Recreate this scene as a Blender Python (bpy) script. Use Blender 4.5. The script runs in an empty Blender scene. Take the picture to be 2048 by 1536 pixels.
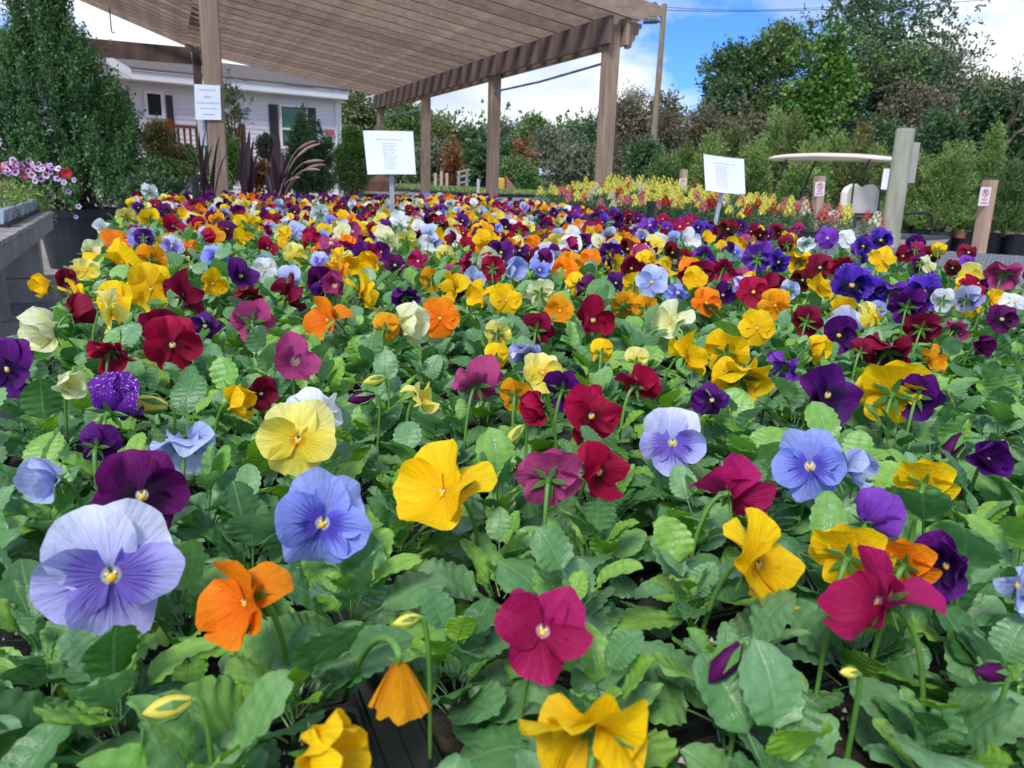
import bpy, math, random
import numpy as np
from mathutils import Vector, Matrix, Euler
random.seed(7)
RS = np.random.RandomState(11)
S = bpy.context.scene
C = S.collection
R_ = math.radians

# ------------------------------------------------------------------ camera
H = 1.10
FPX = 1538.0
PITCH, ROLL = 14.9, 1.9
cam_d = bpy.data.cameras.new('camera')
cam = bpy.data.objects.new('camera', cam_d)
C.objects.link(cam)
cam_d.sensor_width = 36.0
cam_d.lens = FPX / 2048 * 36
cam_d.clip_start = 0.02
cam_d.clip_end = 3000
cam.location = (0, 0, H)
cam.rotation_euler = (Euler((R_(90 - PITCH), 0, 0)).to_matrix() @ Euler((0, 0, R_(ROLL))).to_matrix()).to_euler()
cam_d.dof.use_dof = True
cam_d.dof.focus_distance = 0.85
cam_d.dof.aperture_fstop = 18.0
S.camera = cam

# ------------------------------------------------------------------ sky
SUN_EL, SUN_AZ = 48.0, 200.0      # azimuth clockwise from +Y (view direction)
W = bpy.data.worlds.new('World')
S.world = W
W.use_nodes = True
nt = W.node_tree
nt.nodes.clear()
o_ = nt.nodes.new('ShaderNodeOutputWorld')
bg = nt.nodes.new('ShaderNodeBackground')
sky = nt.nodes.new('ShaderNodeTexSky')
sky.sky_type = 'NISHITA'
sky.sun_disc = False
sky.sun_elevation = R_(SUN_EL)
sky.sun_rotation = R_(SUN_AZ)
sky.air_density = 1.0
sky.dust_density = 0.3
sky.ozone_density = 2.0
tc = nt.nodes.new('ShaderNodeTexCoord')
sep = nt.nodes.new('ShaderNodeSeparateXYZ')
nt.links.new(tc.outputs['Generated'], sep.inputs[0])
zc = nt.nodes.new('ShaderNodeMath'); zc.operation = 'ADD'; zc.inputs[1].default_value = 0.42
nt.links.new(sep.outputs['Z'], zc.inputs[0])
zm = nt.nodes.new('ShaderNodeMath'); zm.operation = 'MAXIMUM'; zm.inputs[1].default_value = 0.05
nt.links.new(zc.outputs[0], zm.inputs[0])
dx = nt.nodes.new('ShaderNodeMath'); dx.operation = 'DIVIDE'
dy = nt.nodes.new('ShaderNodeMath'); dy.operation = 'DIVIDE'
nt.links.new(sep.outputs['X'], dx.inputs[0]); nt.links.new(zm.outputs[0], dx.inputs[1])
nt.links.new(sep.outputs['Y'], dy.inputs[0]); nt.links.new(zm.outputs[0], dy.inputs[1])
cmb = nt.nodes.new('ShaderNodeCombineXYZ')
nt.links.new(dx.outputs[0], cmb.inputs[0]); nt.links.new(dy.outputs[0], cmb.inputs[1])
cmb.inputs[2].default_value = 9.3
n1 = nt.nodes.new('ShaderNodeTexNoise')
n1.inputs['Scale'].default_value = 1.25
n1.inputs['Detail'].default_value = 7
n1.inputs['Roughness'].default_value = 0.55
n1.inputs['Distortion'].default_value = 0.0
nt.links.new(cmb.outputs[0], n1.inputs['Vector'])
rp = nt.nodes.new('ShaderNodeValToRGB')
rp.color_ramp.elements[0].position = 0.45
rp.color_ramp.elements[1].position = 0.54
nt.links.new(n1.outputs['Fac'], rp.inputs['Fac'])
n2 = nt.nodes.new('ShaderNodeTexNoise')
n2.inputs['Scale'].default_value = 2.2
n2.inputs['Detail'].default_value = 5
nt.links.new(cmb.outputs[0], n2.inputs['Vector'])
rc = nt.nodes.new('ShaderNodeValToRGB')
rc.color_ramp.elements[0].position = 0.36
rc.color_ramp.elements[0].color = (2.9, 3.4, 4.1, 1)
rc.color_ramp.elements[1].position = 0.56
rc.color_ramp.elements[1].color = (4.9, 5.0, 5.2, 1)
nt.links.new(n2.outputs['Fac'], rc.inputs['Fac'])
skm = nt.nodes.new('ShaderNodeMix'); skm.data_type = 'RGBA'; skm.blend_type = 'MULTIPLY'
skm.inputs[0].default_value = 1.0
nt.links.new(sky.outputs[0], skm.inputs[6])
skm.inputs[7].default_value = (0.20, 0.40, 0.86, 1)
mx = nt.nodes.new('ShaderNodeMix'); mx.data_type = 'RGBA'
nt.links.new(rp.outputs['Color'], mx.inputs[0])
nt.links.new(skm.outputs[2], mx.inputs[6])
nt.links.new(rc.outputs['Color'], mx.inputs[7])
nt.links.new(mx.outputs[2], bg.inputs['Color'])
bg.inputs['Strength'].default_value = 0.105
nt.links.new(bg.outputs[0], o_.inputs['Surface'])

sun_d = bpy.data.lights.new('sun', 'SUN')
sun_d.energy = 1.5
sun_d.angle = R_(15)
sun_d.color = (1.0, 0.95, 0.88)
sun = bpy.data.objects.new('sun', sun_d)
C.objects.link(sun)
_sd = Vector((math.sin(R_(SUN_AZ)) * math.cos(R_(SUN_EL)), math.cos(R_(SUN_AZ)) * math.cos(R_(SUN_EL)), math.sin(R_(SUN_EL))))
sun.rotation_euler = _sd.to_track_quat('Z', 'Y').to_euler()
sun.location = (0, 0, 30)
S.view_settings.view_transform = 'Standard'
S.view_settings.look = 'None'
S.view_settings.gamma = 1.0
S.view_settings.use_curve_mapping = False
S.view_settings.exposure = 1.2
S.cycles.max_bounces = 6
S.cycles.transparent_max_bounces = 8
S.cycles.use_adaptive_sampling = True
S.cycles.use_denoising = True

# ------------------------------------------------------------------ where a sight line meets the place
_p, _r = R_(PITCH), R_(ROLL)
FW = np.array([0, math.cos(_p), -math.sin(_p)])
_up = np.array([0, math.sin(_p), math.cos(_p)])
RT = np.array([1., 0, 0]) * math.cos(_r) + _up * math.sin(_r)
UP = -np.array([1., 0, 0]) * math.sin(_r) + _up * math.cos(_r)
CP = np.array([0, 0, H])

def ray(x, y):
    return FW + RT * (x - 1024) / FPX + UP * (768 - y) / FPX
def atz(x, y, z):
    d = ray(x, y)
    return CP + d * ((z - H) / d[2])
def atY(x, y, Y):
    d = ray(x, y)
    return CP + d * (Y / d[1])
def atplane(x, y, p0, n):
    d = ray(x, y)
    return CP + d * (np.dot(np.array(p0) - CP, n) / np.dot(d, n))
def proj(P):
    d = np.asarray(P, float) - CP
    z = d @ FW
    if z < 0.02: return (-9999, -9999, z)
    return (1024 + FPX * (d @ RT) / z, 768 - FPX * (d @ UP) / z, z)

AZ = R_(-24)
Uv = np.array([math.sin(AZ), math.cos(AZ), 0])      # long axis of benches and pergola
Vv = np.array([math.cos(AZ), -math.sin(AZ), 0])     # across, to the right
Zv = np.array([0, 0, 1.])
def uv(u, v, z=0): return Uv * u + Vv * v + Zv * z

# ------------------------------------------------------------------ materials
MATS = {}
def nodes_of(name):
    m = bpy.data.materials.new(name)
    m.use_nodes = True
    t = m.node_tree
    b = t.nodes['Principled BSDF']
    return m, t, b

def mat(name, col, col2=None, rough=0.7, scale=6.0, detail=4, bump=0.0, bscale=40.0, stretch=(1, 1, 1), spec=0.5,
        metal=0.0, per_obj=0.0, transl=0.0, island=0.0, hue=0.0, coords='Object'):
    """noise-mixed colour with fine bump; per_obj/island vary the value per object / per loose piece"""
    if name in MATS: return MATS[name]
    m, t, b = nodes_of(name)
    L = t.links
    b.inputs['Roughness'].default_value = rough
    b.inputs['Metallic'].default_value = metal
    b.inputs['Specular IOR Level'].default_value = spec
    tcn = t.nodes.new('ShaderNodeTexCoord')
    mp = t.nodes.new('ShaderNodeMapping')
    mp.inputs['Scale'].default_value = stretch
    L.new(tcn.outputs[coords], mp.inputs[0])
    nz = t.nodes.new('ShaderNodeTexNoise')
    nz.inputs['Scale'].default_value = scale
    nz.inputs['Detail'].default_value = detail
    nz.inputs['Roughness'].default_value = 0.6
    L.new(mp.outputs[0], nz.inputs['Vector'])
    cr = t.nodes.new('ShaderNodeValToRGB')
    cr.color_ramp.elements[0].position = 0.32
    cr.color_ramp.elements[1].position = 0.68
    c2 = col2 if col2 else tuple(c * 0.7 for c in col)
    cr.color_ramp.elements[0].color = (*c2, 1)
    cr.color_ramp.elements[1].color = (*col, 1)
    L.new(nz.outputs['Fac'], cr.inputs['Fac'])
    out = cr.outputs['Color']
    if per_obj or island or hue:
        hs = t.nodes.new('ShaderNodeHueSaturation')
        L.new(out, hs.inputs['Color'])
        if island:
            g = t.nodes.new('ShaderNodeNewGeometry'); rnd = g.outputs['Random Per Island']
        else:
            g = t.nodes.new('ShaderNodeObjectInfo'); rnd = g.outputs['Random']
        a = island or per_obj
        mr = t.nodes.new('ShaderNodeMapRange')
        mr.inputs['To Min'].default_value = 1 - a
        mr.inputs['To Max'].default_value = 1 + a
        L.new(rnd, mr.inputs['Value'])
        L.new(mr.outputs[0], hs.inputs['Value'])
        if hue:
            mu = t.nodes.new('ShaderNodeMath'); mu.operation = 'MULTIPLY'; mu.inputs[1].default_value = 7.31
            fr = t.nodes.new('ShaderNodeMath'); fr.operation = 'FRACT'
            L.new(rnd, mu.inputs[0]); L.new(mu.outputs[0], fr.inputs[0])
            mh = t.nodes.new('ShaderNodeMapRange')
            mh.inputs['To Min'].default_value = 0.5 - hue
            mh.inputs['To Max'].default_value = 0.5 + hue
            L.new(fr.outputs[0], mh.inputs['Value'])
            L.new(mh.outputs[0], hs.inputs['Hue'])
        out = hs.outputs['Color']
    L.new(out, b.inputs['Base Color'])
    if bump:
        nb = t.nodes.new('ShaderNodeTexNoise')
        nb.inputs['Scale'].default_value = bscale
        nb.inputs['Detail'].default_value = 5
        L.new(mp.outputs[0], nb.inputs['Vector'])
        bp = t.nodes.new('ShaderNodeBump')
        bp.inputs['Strength'].default_value = bump
        bp.inputs['Distance'].default_value = 0.01
        L.new(nb.outputs['Fac'], bp.inputs['Height'])
        L.new(bp.outputs[0], b.inputs['Normal'])
    if transl:
        tr = t.nodes.new('ShaderNodeBsdfTranslucent')
        L.new(out, tr.inputs['Color'])
        ms = t.nodes.new('ShaderNodeMixShader')
        ms.inputs[0].default_value = transl
        L.new(b.outputs[0], ms.inputs[1]); L.new(tr.outputs[0], ms.inputs[2])
        L.new(ms.outputs[0], t.nodes['Material Output'].inputs['Surface'])
    MATS[name] = m
    return m

wood = mat('pergola_wood', (0.36, 0.265, 0.19), (0.20, 0.14, 0.10), 0.85, 4.0, 7, 0.3, 30, (7, 7, 0.6), per_obj=0.14)
wood_grain = mat('joist_wood', (0.32, 0.235, 0.175), (0.185, 0.133, 0.10), 0.85, 2.2, 7, 0.25, 25, (0.7, 9, 9), per_obj=0.22)
wood_dark = mat('beam_wood_stained', (0.20, 0.13, 0.105), (0.085, 0.056, 0.05), 0.85, 2.4, 6, 0.25, 25, (3.0, 3.0, 0.4), per_obj=0.1)
concrete = mat('concrete', (0.42, 0.41, 0.38), (0.28, 0.27, 0.25), 0.9, 5, 6, 0.4, 60)
gravel_m = mat('gravel_pale', (0.42, 0.39, 0.35), (0.22, 0.20, 0.18), 0.95, 30, 6, 0.8, 90)
cloth_m = mat('ground_cloth', (0.24, 0.245, 0.26), (0.15, 0.15, 0.165), 0.85, 3, 6, 0.3, 80)
blackpl = mat('black_plastic', (0.018, 0.019, 0.022), (0.010, 0.010, 0.012), 0.38, 8, 3, 0.05, 40)
potpl = mat('pot_plastic', (0.022, 0.025, 0.032), (0.010, 0.012, 0.016), 0.45, 5, 4, 0.1, 30)
soil = mat('potting_soil', (0.06, 0.045, 0.032), (0.015, 0.011, 0.009), 0.95, 60, 6, 0.8, 150)
perlite = mat('perlite', (0.75, 0.73, 0.68), (0.5, 0.48, 0.44), 0.9, 50)
galv = mat('galvanised_wire', (0.46, 0.50, 0.56), (0.30, 0.33, 0.38), 0.45, 20, 3, metal=0.35)
whitep = mat('white_paint', (0.80, 0.80, 0.80), (0.72, 0.72, 0.73), 0.5, 2)
sidingm = mat('lavender_siding', (0.80, 0.77, 0.80), (0.76, 0.73, 0.77), 0.6, 1.5, per_obj=0.03)
shingle = mat('roof_shingle', (0.15, 0.125, 0.12), (0.09, 0.075, 0.075), 0.9, 14, 5, 0.3, 60)
shutterm = mat('shutter_black', (0.035, 0.035, 0.05), (0.025, 0.025, 0.035), 0.5, 3)
glassm = mat('window_glass', (0.02, 0.04, 0.04), (0.012, 0.025, 0.025), 0.06, 2)
blindm = mat('window_blind', (0.09, 0.26, 0.20), (0.07, 0.2, 0.16), 0.5, 3)
deckm = mat('stained_deck_wood', (0.42, 0.12, 0.035), (0.30, 0.08, 0.025), 0.7, 8, 4, stretch=(1, 1, 4))
paperm = mat('laminated_paper', (0.80, 0.84, 0.88), (0.70, 0.76, 0.83), 0.18, 5, 3)
inkm = mat('pale_blue_ink', (0.42, 0.50, 0.66), (0.36, 0.44, 0.60), 0.4, 30)
creamm = mat('cream_plastic', (0.74, 0.68, 0.56), (0.66, 0.60, 0.49), 0.35, 2)
vinylm = mat('cream_vinyl', (0.78, 0.73, 0.62), (0.72, 0.67, 0.56), 0.4, 3)
blackm = mat('black_metal', (0.02, 0.02, 0.022), (0.012, 0.012, 0.014), 0.4, 5)
steelm = mat('grey_stake_metal', (0.42, 0.46, 0.50), (0.30, 0.33, 0.36), 0.4, 9, metal=0.4)
signpink = mat('sign_white', (0.78, 0.68, 0.70), (0.72, 0.60, 0.63), 0.5, 4)
signred = mat('sign_red_print', (0.42, 0.05, 0.09), (0.36, 0.04, 0.07), 0.5, 4)
postwood = mat('parking_post_wood', (0.46, 0.33, 0.24), (0.33, 0.23, 0.17), 0.85, 4, 6, 0.2, 30, (6, 6, 1))
treated = mat('treated_pole_wood', (0.42, 0.41, 0.32), (0.22, 0.24, 0.175), 0.8, 2.2, 5, 0.25, 18, (9, 9, 1.3))
polewood = mat('utility_pole_wood', (0.30, 0.24, 0.14), (0.18, 0.14, 0.09), 0.85, 3, 5, stretch=(5, 5, 1))
barkm = mat('bark', (0.11, 0.085, 0.065), (0.05, 0.04, 0.03), 0.9, 9, 5, 0.4, 30)
twigm = mat('pale_twig', (0.20, 0.16, 0.13), (0.12, 0.095, 0.08), 0.9, 9)
stemm = mat('flower_stem', (0.16, 0.36, 0.06), (0.10, 0.26, 0.045), 0.5, 40, per_obj=0.15, transl=0.15)
calyxm = mat('calyx_green', (0.13, 0.33, 0.06), (0.08, 0.22, 0.04), 0.5, 60, per_obj=0.2, transl=0.2)
yellowm = mat('machine_yellow', (0.70, 0.42, 0.05), (0.55, 0.32, 0.05), 0.5, 4)
terram = mat('rust_brown', (0.34, 0.17, 0.12), (0.24, 0.12, 0.09), 0.8, 6)
bluepipe = mat('blue_pipe', (0.10, 0.24, 0.34), (0.06, 0.16, 0.24), 0.5, 6)
wirem = mat('wire_black', (0.05, 0.05, 0.055), (0.04, 0.04, 0.045), 0.6, 5)

def leafmat(name, c1, c2, rough=0.5, island=0.35, hue=0.03, transl=0.22):
    return mat(name, c1, c2, rough, 1.2, 3, island=island, hue=hue, transl=transl)
lf_dark = leafmat('foliage_dark', (0.105, 0.205, 0.070), (0.042, 0.105, 0.045))
lf_mid = leafmat('foliage_mid', (0.17, 0.275, 0.065), (0.080, 0.155, 0.048))
lf_olive = leafmat('foliage_olive', (0.185, 0.235, 0.065), (0.11, 0.16, 0.05))
lf_bright = leafmat('foliage_bright', (0.14, 0.29, 0.04), (0.06, 0.16, 0.03))
lf_brown = leafmat('foliage_brown', (0.25, 0.215, 0.135), (0.13, 0.14, 0.075))
lf_grey = leafmat('foliage_greygreen', (0.22, 0.25, 0.15), (0.13, 0.16, 0.10))
lf_gold = leafmat('foliage_gold', (0.24, 0.20, 0.05), (0.13, 0.12, 0.04))
lf_orange = leafmat('foliage_rust', (0.30, 0.12, 0.03), (0.18, 0.08, 0.025))
lf_holly = leafmat('foliage_holly', (0.17, 0.35, 0.10), (0.055, 0.155, 0.055), 0.40, 0.5, 0.03, 0.18)
lf_feather = leafmat('foliage_feathery', (0.28, 0.42, 0.10), (0.14, 0.25, 0.07))
lf_purple = leafmat('foliage_purple', (0.040, 0.014, 0.020), (0.02, 0.008, 0.012))
lf_tan = leafmat('grass_plume', (0.36, 0.24, 0.19), (0.26, 0.16, 0.13))
lf_snap = leafmat('snapdragon_leaf', (0.10, 0.25, 0.08), (0.05, 0.15, 0.055))
lf_pet = leafmat('petunia_leaf', (0.24, 0.34, 0.07), (0.14, 0.23, 0.05))

def pansy_leaf_mat():
    m, t, b = nodes_of('pansy_leaf')
    L = t.links
    u = t.nodes.new('ShaderNodeUVMap')
    sp = t.nodes.new('ShaderNodeSeparateXYZ'); L.new(u.outputs[0], sp.inputs[0])
    def M(op, a, bb=None, c=None):
        n = t.nodes.new('ShaderNodeMath'); n.operation = op
        for i, x in enumerate((a, bb, c)):
            if x is None: continue
            if isinstance(x, (int, float)): n.inputs[i].default_value = x
            else: L.new(x, n.inputs[i])
        return n.outputs[0]
    a = M('ABSOLUTE', M('SUBTRACT', sp.outputs[0], 0.5))          # 0 at midrib, .5 at edge
    ph = M('MULTIPLY_ADD', a, -14.0, M('MULTIPLY', sp.outputs[1], 34.0))
    lat = M('POWER', M('MULTIPLY_ADD', M('SINE', ph), 0.5, 0.5), 14.0)
    mid = M('SUBTRACT', 1.0, M('MINIMUM', M('MULTIPLY', a, 22.0), 1.0))
    vein = M('MINIMUM', M('ADD', M('MULTIPLY', lat, 0.20), mid), 1.0)
    oi = t.nodes.new('ShaderNodeObjectInfo')
    gi = t.nodes.new('ShaderNodeNewGeometry')
    rnd = M('FRACT', M('ADD', oi.outputs['Random'], gi.outputs['Random Per Island']))
    cr = t.nodes.new('ShaderNodeValToRGB')
    e = cr.color_ramp.elements
    e[0].position = 0; e[0].color = (0.050, 0.165, 0.035, 1)
    e[1].position = 1; e[1].color = (0.27, 0.50, 0.060, 1)
    for p_, c_ in ((0.3, (0.112, 0.285, 0.090, 1)), (0.58, (0.190, 0.375, 0.165, 1)), (0.8, (0.205, 0.445, 0.075, 1))):
        x = e.new(p_); x.color = c_
    L.new(rnd, cr.inputs['Fac'])
    nz = t.nodes.new('ShaderNodeTexNoise'); nz.inputs['Scale'].default_value = 5; nz.inputs['Detail'].default_value = 5
    L.new(u.outputs[0], nz.inputs['Vector'])
    hs = t.nodes.new('ShaderNodeHueSaturation'); L.new(cr.outputs['Color'], hs.inputs['Color'])
    L.new(M('MULTIPLY_ADD', nz.outputs['Fac'], 1.0, 0.5), hs.inputs['Value'])
    mxx = t.nodes.new('ShaderNodeMix'); mxx.data_type = 'RGBA'
    L.new(M('MULTIPLY', vein, 0.45), mxx.inputs[0]); L.new(hs.outputs[0], mxx.inputs[6])
    mxx.inputs[7].default_value = (0.26, 0.44, 0.20, 1)
    L.new(mxx.outputs[2], b.inputs['Base Color'])
    b.inputs['Roughness'].default_value = 0.38
    b.inputs['Specular IOR Level'].default_value = 0.7
    n3 = t.nodes.new('ShaderNodeTexNoise'); n3.inputs['Scale'].default_value = 16; n3.inputs['Detail'].default_value = 3
    L.new(u.outputs[0], n3.inputs['Vector'])
    bp = t.nodes.new('ShaderNodeBump'); bp.inputs['Strength'].default_value = 0.55; bp.inputs['Distance'].default_value = 0.0016
    L.new(M('ADD', M('MULTIPLY', vein, -0.30), M('MULTIPLY', n3.outputs['Fac'], 0.6)), bp.inputs['Height'])
    L.new(bp.outputs[0], b.inputs['Normal'])
    tr = t.nodes.new('ShaderNodeBsdfTranslucent')
    hs2 = t.nodes.new('ShaderNodeHueSaturation'); hs2.inputs['Value'].default_value = 1.35; hs2.inputs['Saturation'].default_value = 1.15
    L.new(mxx.outputs[2], hs2.inputs['Color']); L.new(hs2.outputs[0], tr.inputs['Color'])
    ms = t.nodes.new('ShaderNodeMixShader'); ms.inputs[0].default_value = 0.27
    L.new(b.outputs[0], ms.inputs[1]); L.new(tr.outputs[0], ms.inputs[2])
    L.new(ms.outputs[0], t.nodes['Material Output'].inputs['Surface'])
    return m
PLEAF = pansy_leaf_mat()

def petal_mat(name, base, edge, blotch=None, br=0.0, whisk=None, wr=0.0, core=None, coreR=0.12, speck=0.0, transl=0.34, rough=0.6):
    """u = across the petal, v = distance from the flower centre (1 = rim)"""
    m, t, b = nodes_of('petal_' + name)
    L = t.links
    u = t.nodes.new('ShaderNodeUVMap')
    sp = t.nodes.new('ShaderNodeSeparateXYZ'); L.new(u.outputs[0], sp.inputs[0])
    def M(op, a, bb=None, c=None):
        n = t.nodes.new('ShaderNodeMath'); n.operation = op
        for i, x in enumerate((a, bb, c)):
            if x is None: continue
            if isinstance(x, (int, float)): n.inputs[i].default_value = x
            else: L.new(x, n.inputs[i])
        return n.outputs[0]
    def SS(x, lo, hi):
        n = t.nodes.new('ShaderNodeMapRange'); n.interpolation_type = 'SMOOTHSTEP'
        n.inputs['From Min'].default_value = lo; n.inputs['From Max'].default_value = hi
        L.new(x, n.inputs['Value']); return n.outputs[0]
    def MIX(f, a, bb):
        n = t.nodes.new('ShaderNodeMix'); n.data_type = 'RGBA'
        L.new(f, n.inputs[0]) if not isinstance(f, float) else None
        if isinstance(f, float): n.inputs[0].default_value = f
        for i, x in ((6, a), (7, bb)):
            if isinstance(x, tuple): n.inputs[i].default_value = (*x, 1)
            else: L.new(x, n.inputs[i])
        return n.outputs[2]
    U_, V_ = sp.outputs[0], sp.outputs[1]
    oi = t.nodes.new('ShaderNodeObjectInfo')
    mp = t.nodes.new('ShaderNodeMapping'); mp.inputs['Scale'].default_value = (38, 2.0, 1)
    L.new(u.outputs[0], mp.inputs[0])
    fib = t.nodes.new('ShaderNodeTexNoise'); fib.inputs['Scale'].default_value = 1.0; fib.inputs['Detail'].default_value = 2
    L.new(mp.outputs[0], fib.inputs['Vector'])
    nz = t.nodes.new('ShaderNodeTexNoise'); nz.inputs['Scale'].default_value = 3.5; nz.inputs['Detail'].default_value = 3
    L.new(u.outputs[0], nz.inputs['Vector'])
    vn = M('ADD', V_, M('MULTIPLY_ADD', nz.outputs['Fac'], 0.16, -0.08))
    vf = M('ADD', vn, M('MULTIPLY_ADD', fib.outputs['Fac'], 0.30, -0.15))
    col = MIX(SS(vn, 0.25, 1.0), base, edge)
    vein = M('POWER', M('MULTIPLY_ADD', M('SINE', M('MULTIPLY_ADD', U_, 70.0, M('MULTIPLY', nz.outputs['Fac'], 14.0))), 0.5, 0.5), 6.0)
    col = MIX(M('MULTIPLY', vein, 0.16), col, tuple(c * 0.45 for c in base))
    if blotch:
        col = MIX(M('SUBTRACT', 1.0, SS(vf, br * 0.6, br * 1.2)), col, blotch)
    if whisk:
        wn = M('POWER', M('MULTIPLY_ADD', M('SINE', M('MULTIPLY_ADD', U_, 88.0, M('MULTIPLY', nz.outputs['Fac'], 5.0))), 0.5, 0.5), 9.0)
        side = M('SUBTRACT', 1.0, SS(M('ABSOLUTE', M('SUBTRACT', U_, 0.5)), 0.20, 0.42))
        wm = M('MULTIPLY', M('MULTIPLY', wn, side), M('SUBTRACT', 1.0, SS(vf, wr * 0.75, wr * 1.1)))
        col = MIX(M('MINIMUM', M('MULTIPLY', wm, 0.85), 1.0), col, whisk)
    if core:
        col = MIX(M('SUBTRACT', 1.0, SS(V_, coreR * 0.65, coreR * 0.95)), col, core)
    if speck:
        vo = t.nodes.new('ShaderNodeTexNoise'); vo.inputs['Scale'].default_value = 26; vo.inputs['Detail'].default_value = 2
        L.new(u.outputs[0], vo.inputs['Vector'])
        col = MIX(M('MULTIPLY', SS(vo.outputs['Fac'], 0.60, 0.66), SS(vn, 0.86 - speck, 0.95)), col, (0.75, 0.66, 0.80))
    hs = t.nodes.new('ShaderNodeHueSaturation'); L.new(col, hs.inputs['Color'])
    val = M('MULTIPLY', M('MULTIPLY_ADD', oi.outputs['Random'], 0.22, 0.89), M('MULTIPLY_ADD', fib.outputs['Fac'], 0.42, 0.80))
    L.new(val, hs.inputs['Value'])
    L.new(hs.outputs[0], b.inputs['Base Color'])
    b.inputs['Roughness'].default_value = rough
    b.inputs['Specular IOR Level'].default_value = 0.22
    b.inputs['Sheen Weight'].default_value = 0.12
    b.inputs['Sheen Tint'].default_value = (*edge, 1)
    bp = t.nodes.new('ShaderNodeBump'); bp.inputs['Strength'].default_value = 0.8; bp.inputs['Distance'].default_value = 0.0012
    L.new(M('ADD', fib.outputs['Fac'], M('MULTIPLY', nz.outputs['Fac'], 1.5)), bp.inputs['Height']); L.new(bp.outputs[0], b.inputs['Normal'])
    tr = t.nodes.new('ShaderNodeBsdfTranslucent'); L.new(hs.outputs[0], tr.inputs['Color'])
    ms = t.nodes.new('ShaderNodeMixShader'); ms.inputs[0].default_value = transl
    L.new(b.outputs[0], ms.inputs[1]); L.new(tr.outputs[0], ms.inputs[2])
    L.new(ms.outputs[0], t.nodes['Material Output'].inputs['Surface'])
    return m

YC = (0.85, 0.45, 0.02)
WC = (0.80, 0.78, 0.62)
# variety: (upper petal material, lower petal material, colour words)
VAR = {}
def variety(k, words, upper, lower):
    VAR[k] = (petal_mat(k + '_upper', **upper), petal_mat(k, **lower), words)
variety('lav', 'pale lavender and violet', dict(base=(0.56, 0.59, 0.89), edge=(0.72, 0.76, 0.93)),
        dict(base=(0.38, 0.36, 0.82), edge=(0.50, 0.50, 0.88), blotch=(0.24, 0.17, 0.66), br=0.55, whisk=(0.03, 0.012, 0.16), wr=0.60, core=WC, coreR=0.15))
variety('blue', 'light blue violet-centred', dict(base=(0.27, 0.33, 0.80), edge=(0.36, 0.44, 0.87)),
        dict(base=(0.21, 0.26, 0.76), edge=(0.28, 0.36, 0.84), blotch=(0.11, 0.09, 0.60), br=0.42, whisk=(0.02, 0.015, 0.16), wr=0.6, core=WC, coreR=0.16))
variety('palelav', 'whitish lavender', dict(base=(0.45, 0.53, 0.86), edge=(0.60, 0.68, 0.93)),
        dict(base=(0.40, 0.47, 0.85), edge=(0.56, 0.64, 0.92), whisk=(0.08, 0.06, 0.3), wr=0.4, core=WC, coreR=0.14))
variety('crim', 'crimson', dict(base=(0.36, 0.002, 0.040), edge=(0.42, 0.004, 0.055)),
        dict(base=(0.28, 0.001, 0.026), edge=(0.38, 0.003, 0.045), blotch=(0.13, 0.001, 0.010), br=0.30, core=WC, coreR=0.12))
variety('mag', 'magenta crimson', dict(base=(0.40, 0.008, 0.11), edge=(0.45, 0.012, 0.13)),
        dict(base=(0.34, 0.004, 0.07), edge=(0.42, 0.010, 0.10), core=(0.75, 0.5, 0.5), coreR=0.16))
variety('rose', 'dusty rose pink', dict(base=(0.47, 0.07, 0.24), edge=(0.50, 0.06, 0.21)),
        dict(base=(0.42, 0.05, 0.20), edge=(0.50, 0.07, 0.23), whisk=(0.16, 0.005, 0.05), wr=0.5, core=(0.75, 0.6, 0.6), coreR=0.2))
variety('burg', 'dark burgundy', dict(base=(0.22, 0.004, 0.030), edge=(0.28, 0.008, 0.055)),
        dict(base=(0.15, 0.002, 0.018), edge=(0.24, 0.005, 0.045), blotch=(0.04, 0.001, 0.006), br=0.35, core=WC, coreR=0.12))
variety('mar', 'velvety maroon black-centred', dict(base=(0.13, 0.003, 0.010), edge=(0.18, 0.004, 0.012)),
        dict(base=(0.09, 0.002, 0.008), edge=(0.15, 0.003, 0.010), blotch=(0.008, 0.001, 0.002), br=0.72, core=YC, coreR=0.12))
variety('purp', 'deep purple', dict(base=(0.085, 0.006, 0.15), edge=(0.13, 0.010, 0.20)),
        dict(base=(0.055, 0.003, 0.12), edge=(0.11, 0.008, 0.20), blotch=(0.018, 0.001, 0.045), br=0.5, core=WC, coreR=0.12))
variety('plum', 'dark plum purple', dict(base=(0.10, 0.003, 0.09), edge=(0.16, 0.005, 0.13)),
        dict(base=(0.055, 0.002, 0.055), edge=(0.13, 0.004, 0.11), blotch=(0.02, 0.001, 0.025), br=0.5, core=WC, coreR=0.14))
variety('viol', 'bright violet', dict(base=(0.20, 0.045, 0.46), edge=(0.25, 0.06, 0.50)),
        dict(base=(0.16, 0.03, 0.42), edge=(0.24, 0.05, 0.50), whisk=(0.04, 0.005, 0.14), wr=0.5, core=WC, coreR=0.14))
variety('frill', 'ruffled blue-violet dark-centred', dict(base=(0.075, 0.022, 0.42), edge=(0.10, 0.030, 0.50), speck=0.16),
        dict(base=(0.065, 0.018, 0.40), edge=(0.09, 0.028, 0.46), blotch=(0.008, 0.002, 0.05), br=0.62, core=(0.8, 0.6, 0.2), coreR=0.14, speck=0.16))
variety('speck', 'white-speckled purple', dict(base=(0.12, 0.01, 0.30), edge=(0.14, 0.012, 0.33), speck=0.7),
        dict(base=(0.11, 0.01, 0.28), edge=(0.13, 0.012, 0.33), speck=0.6))
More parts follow.
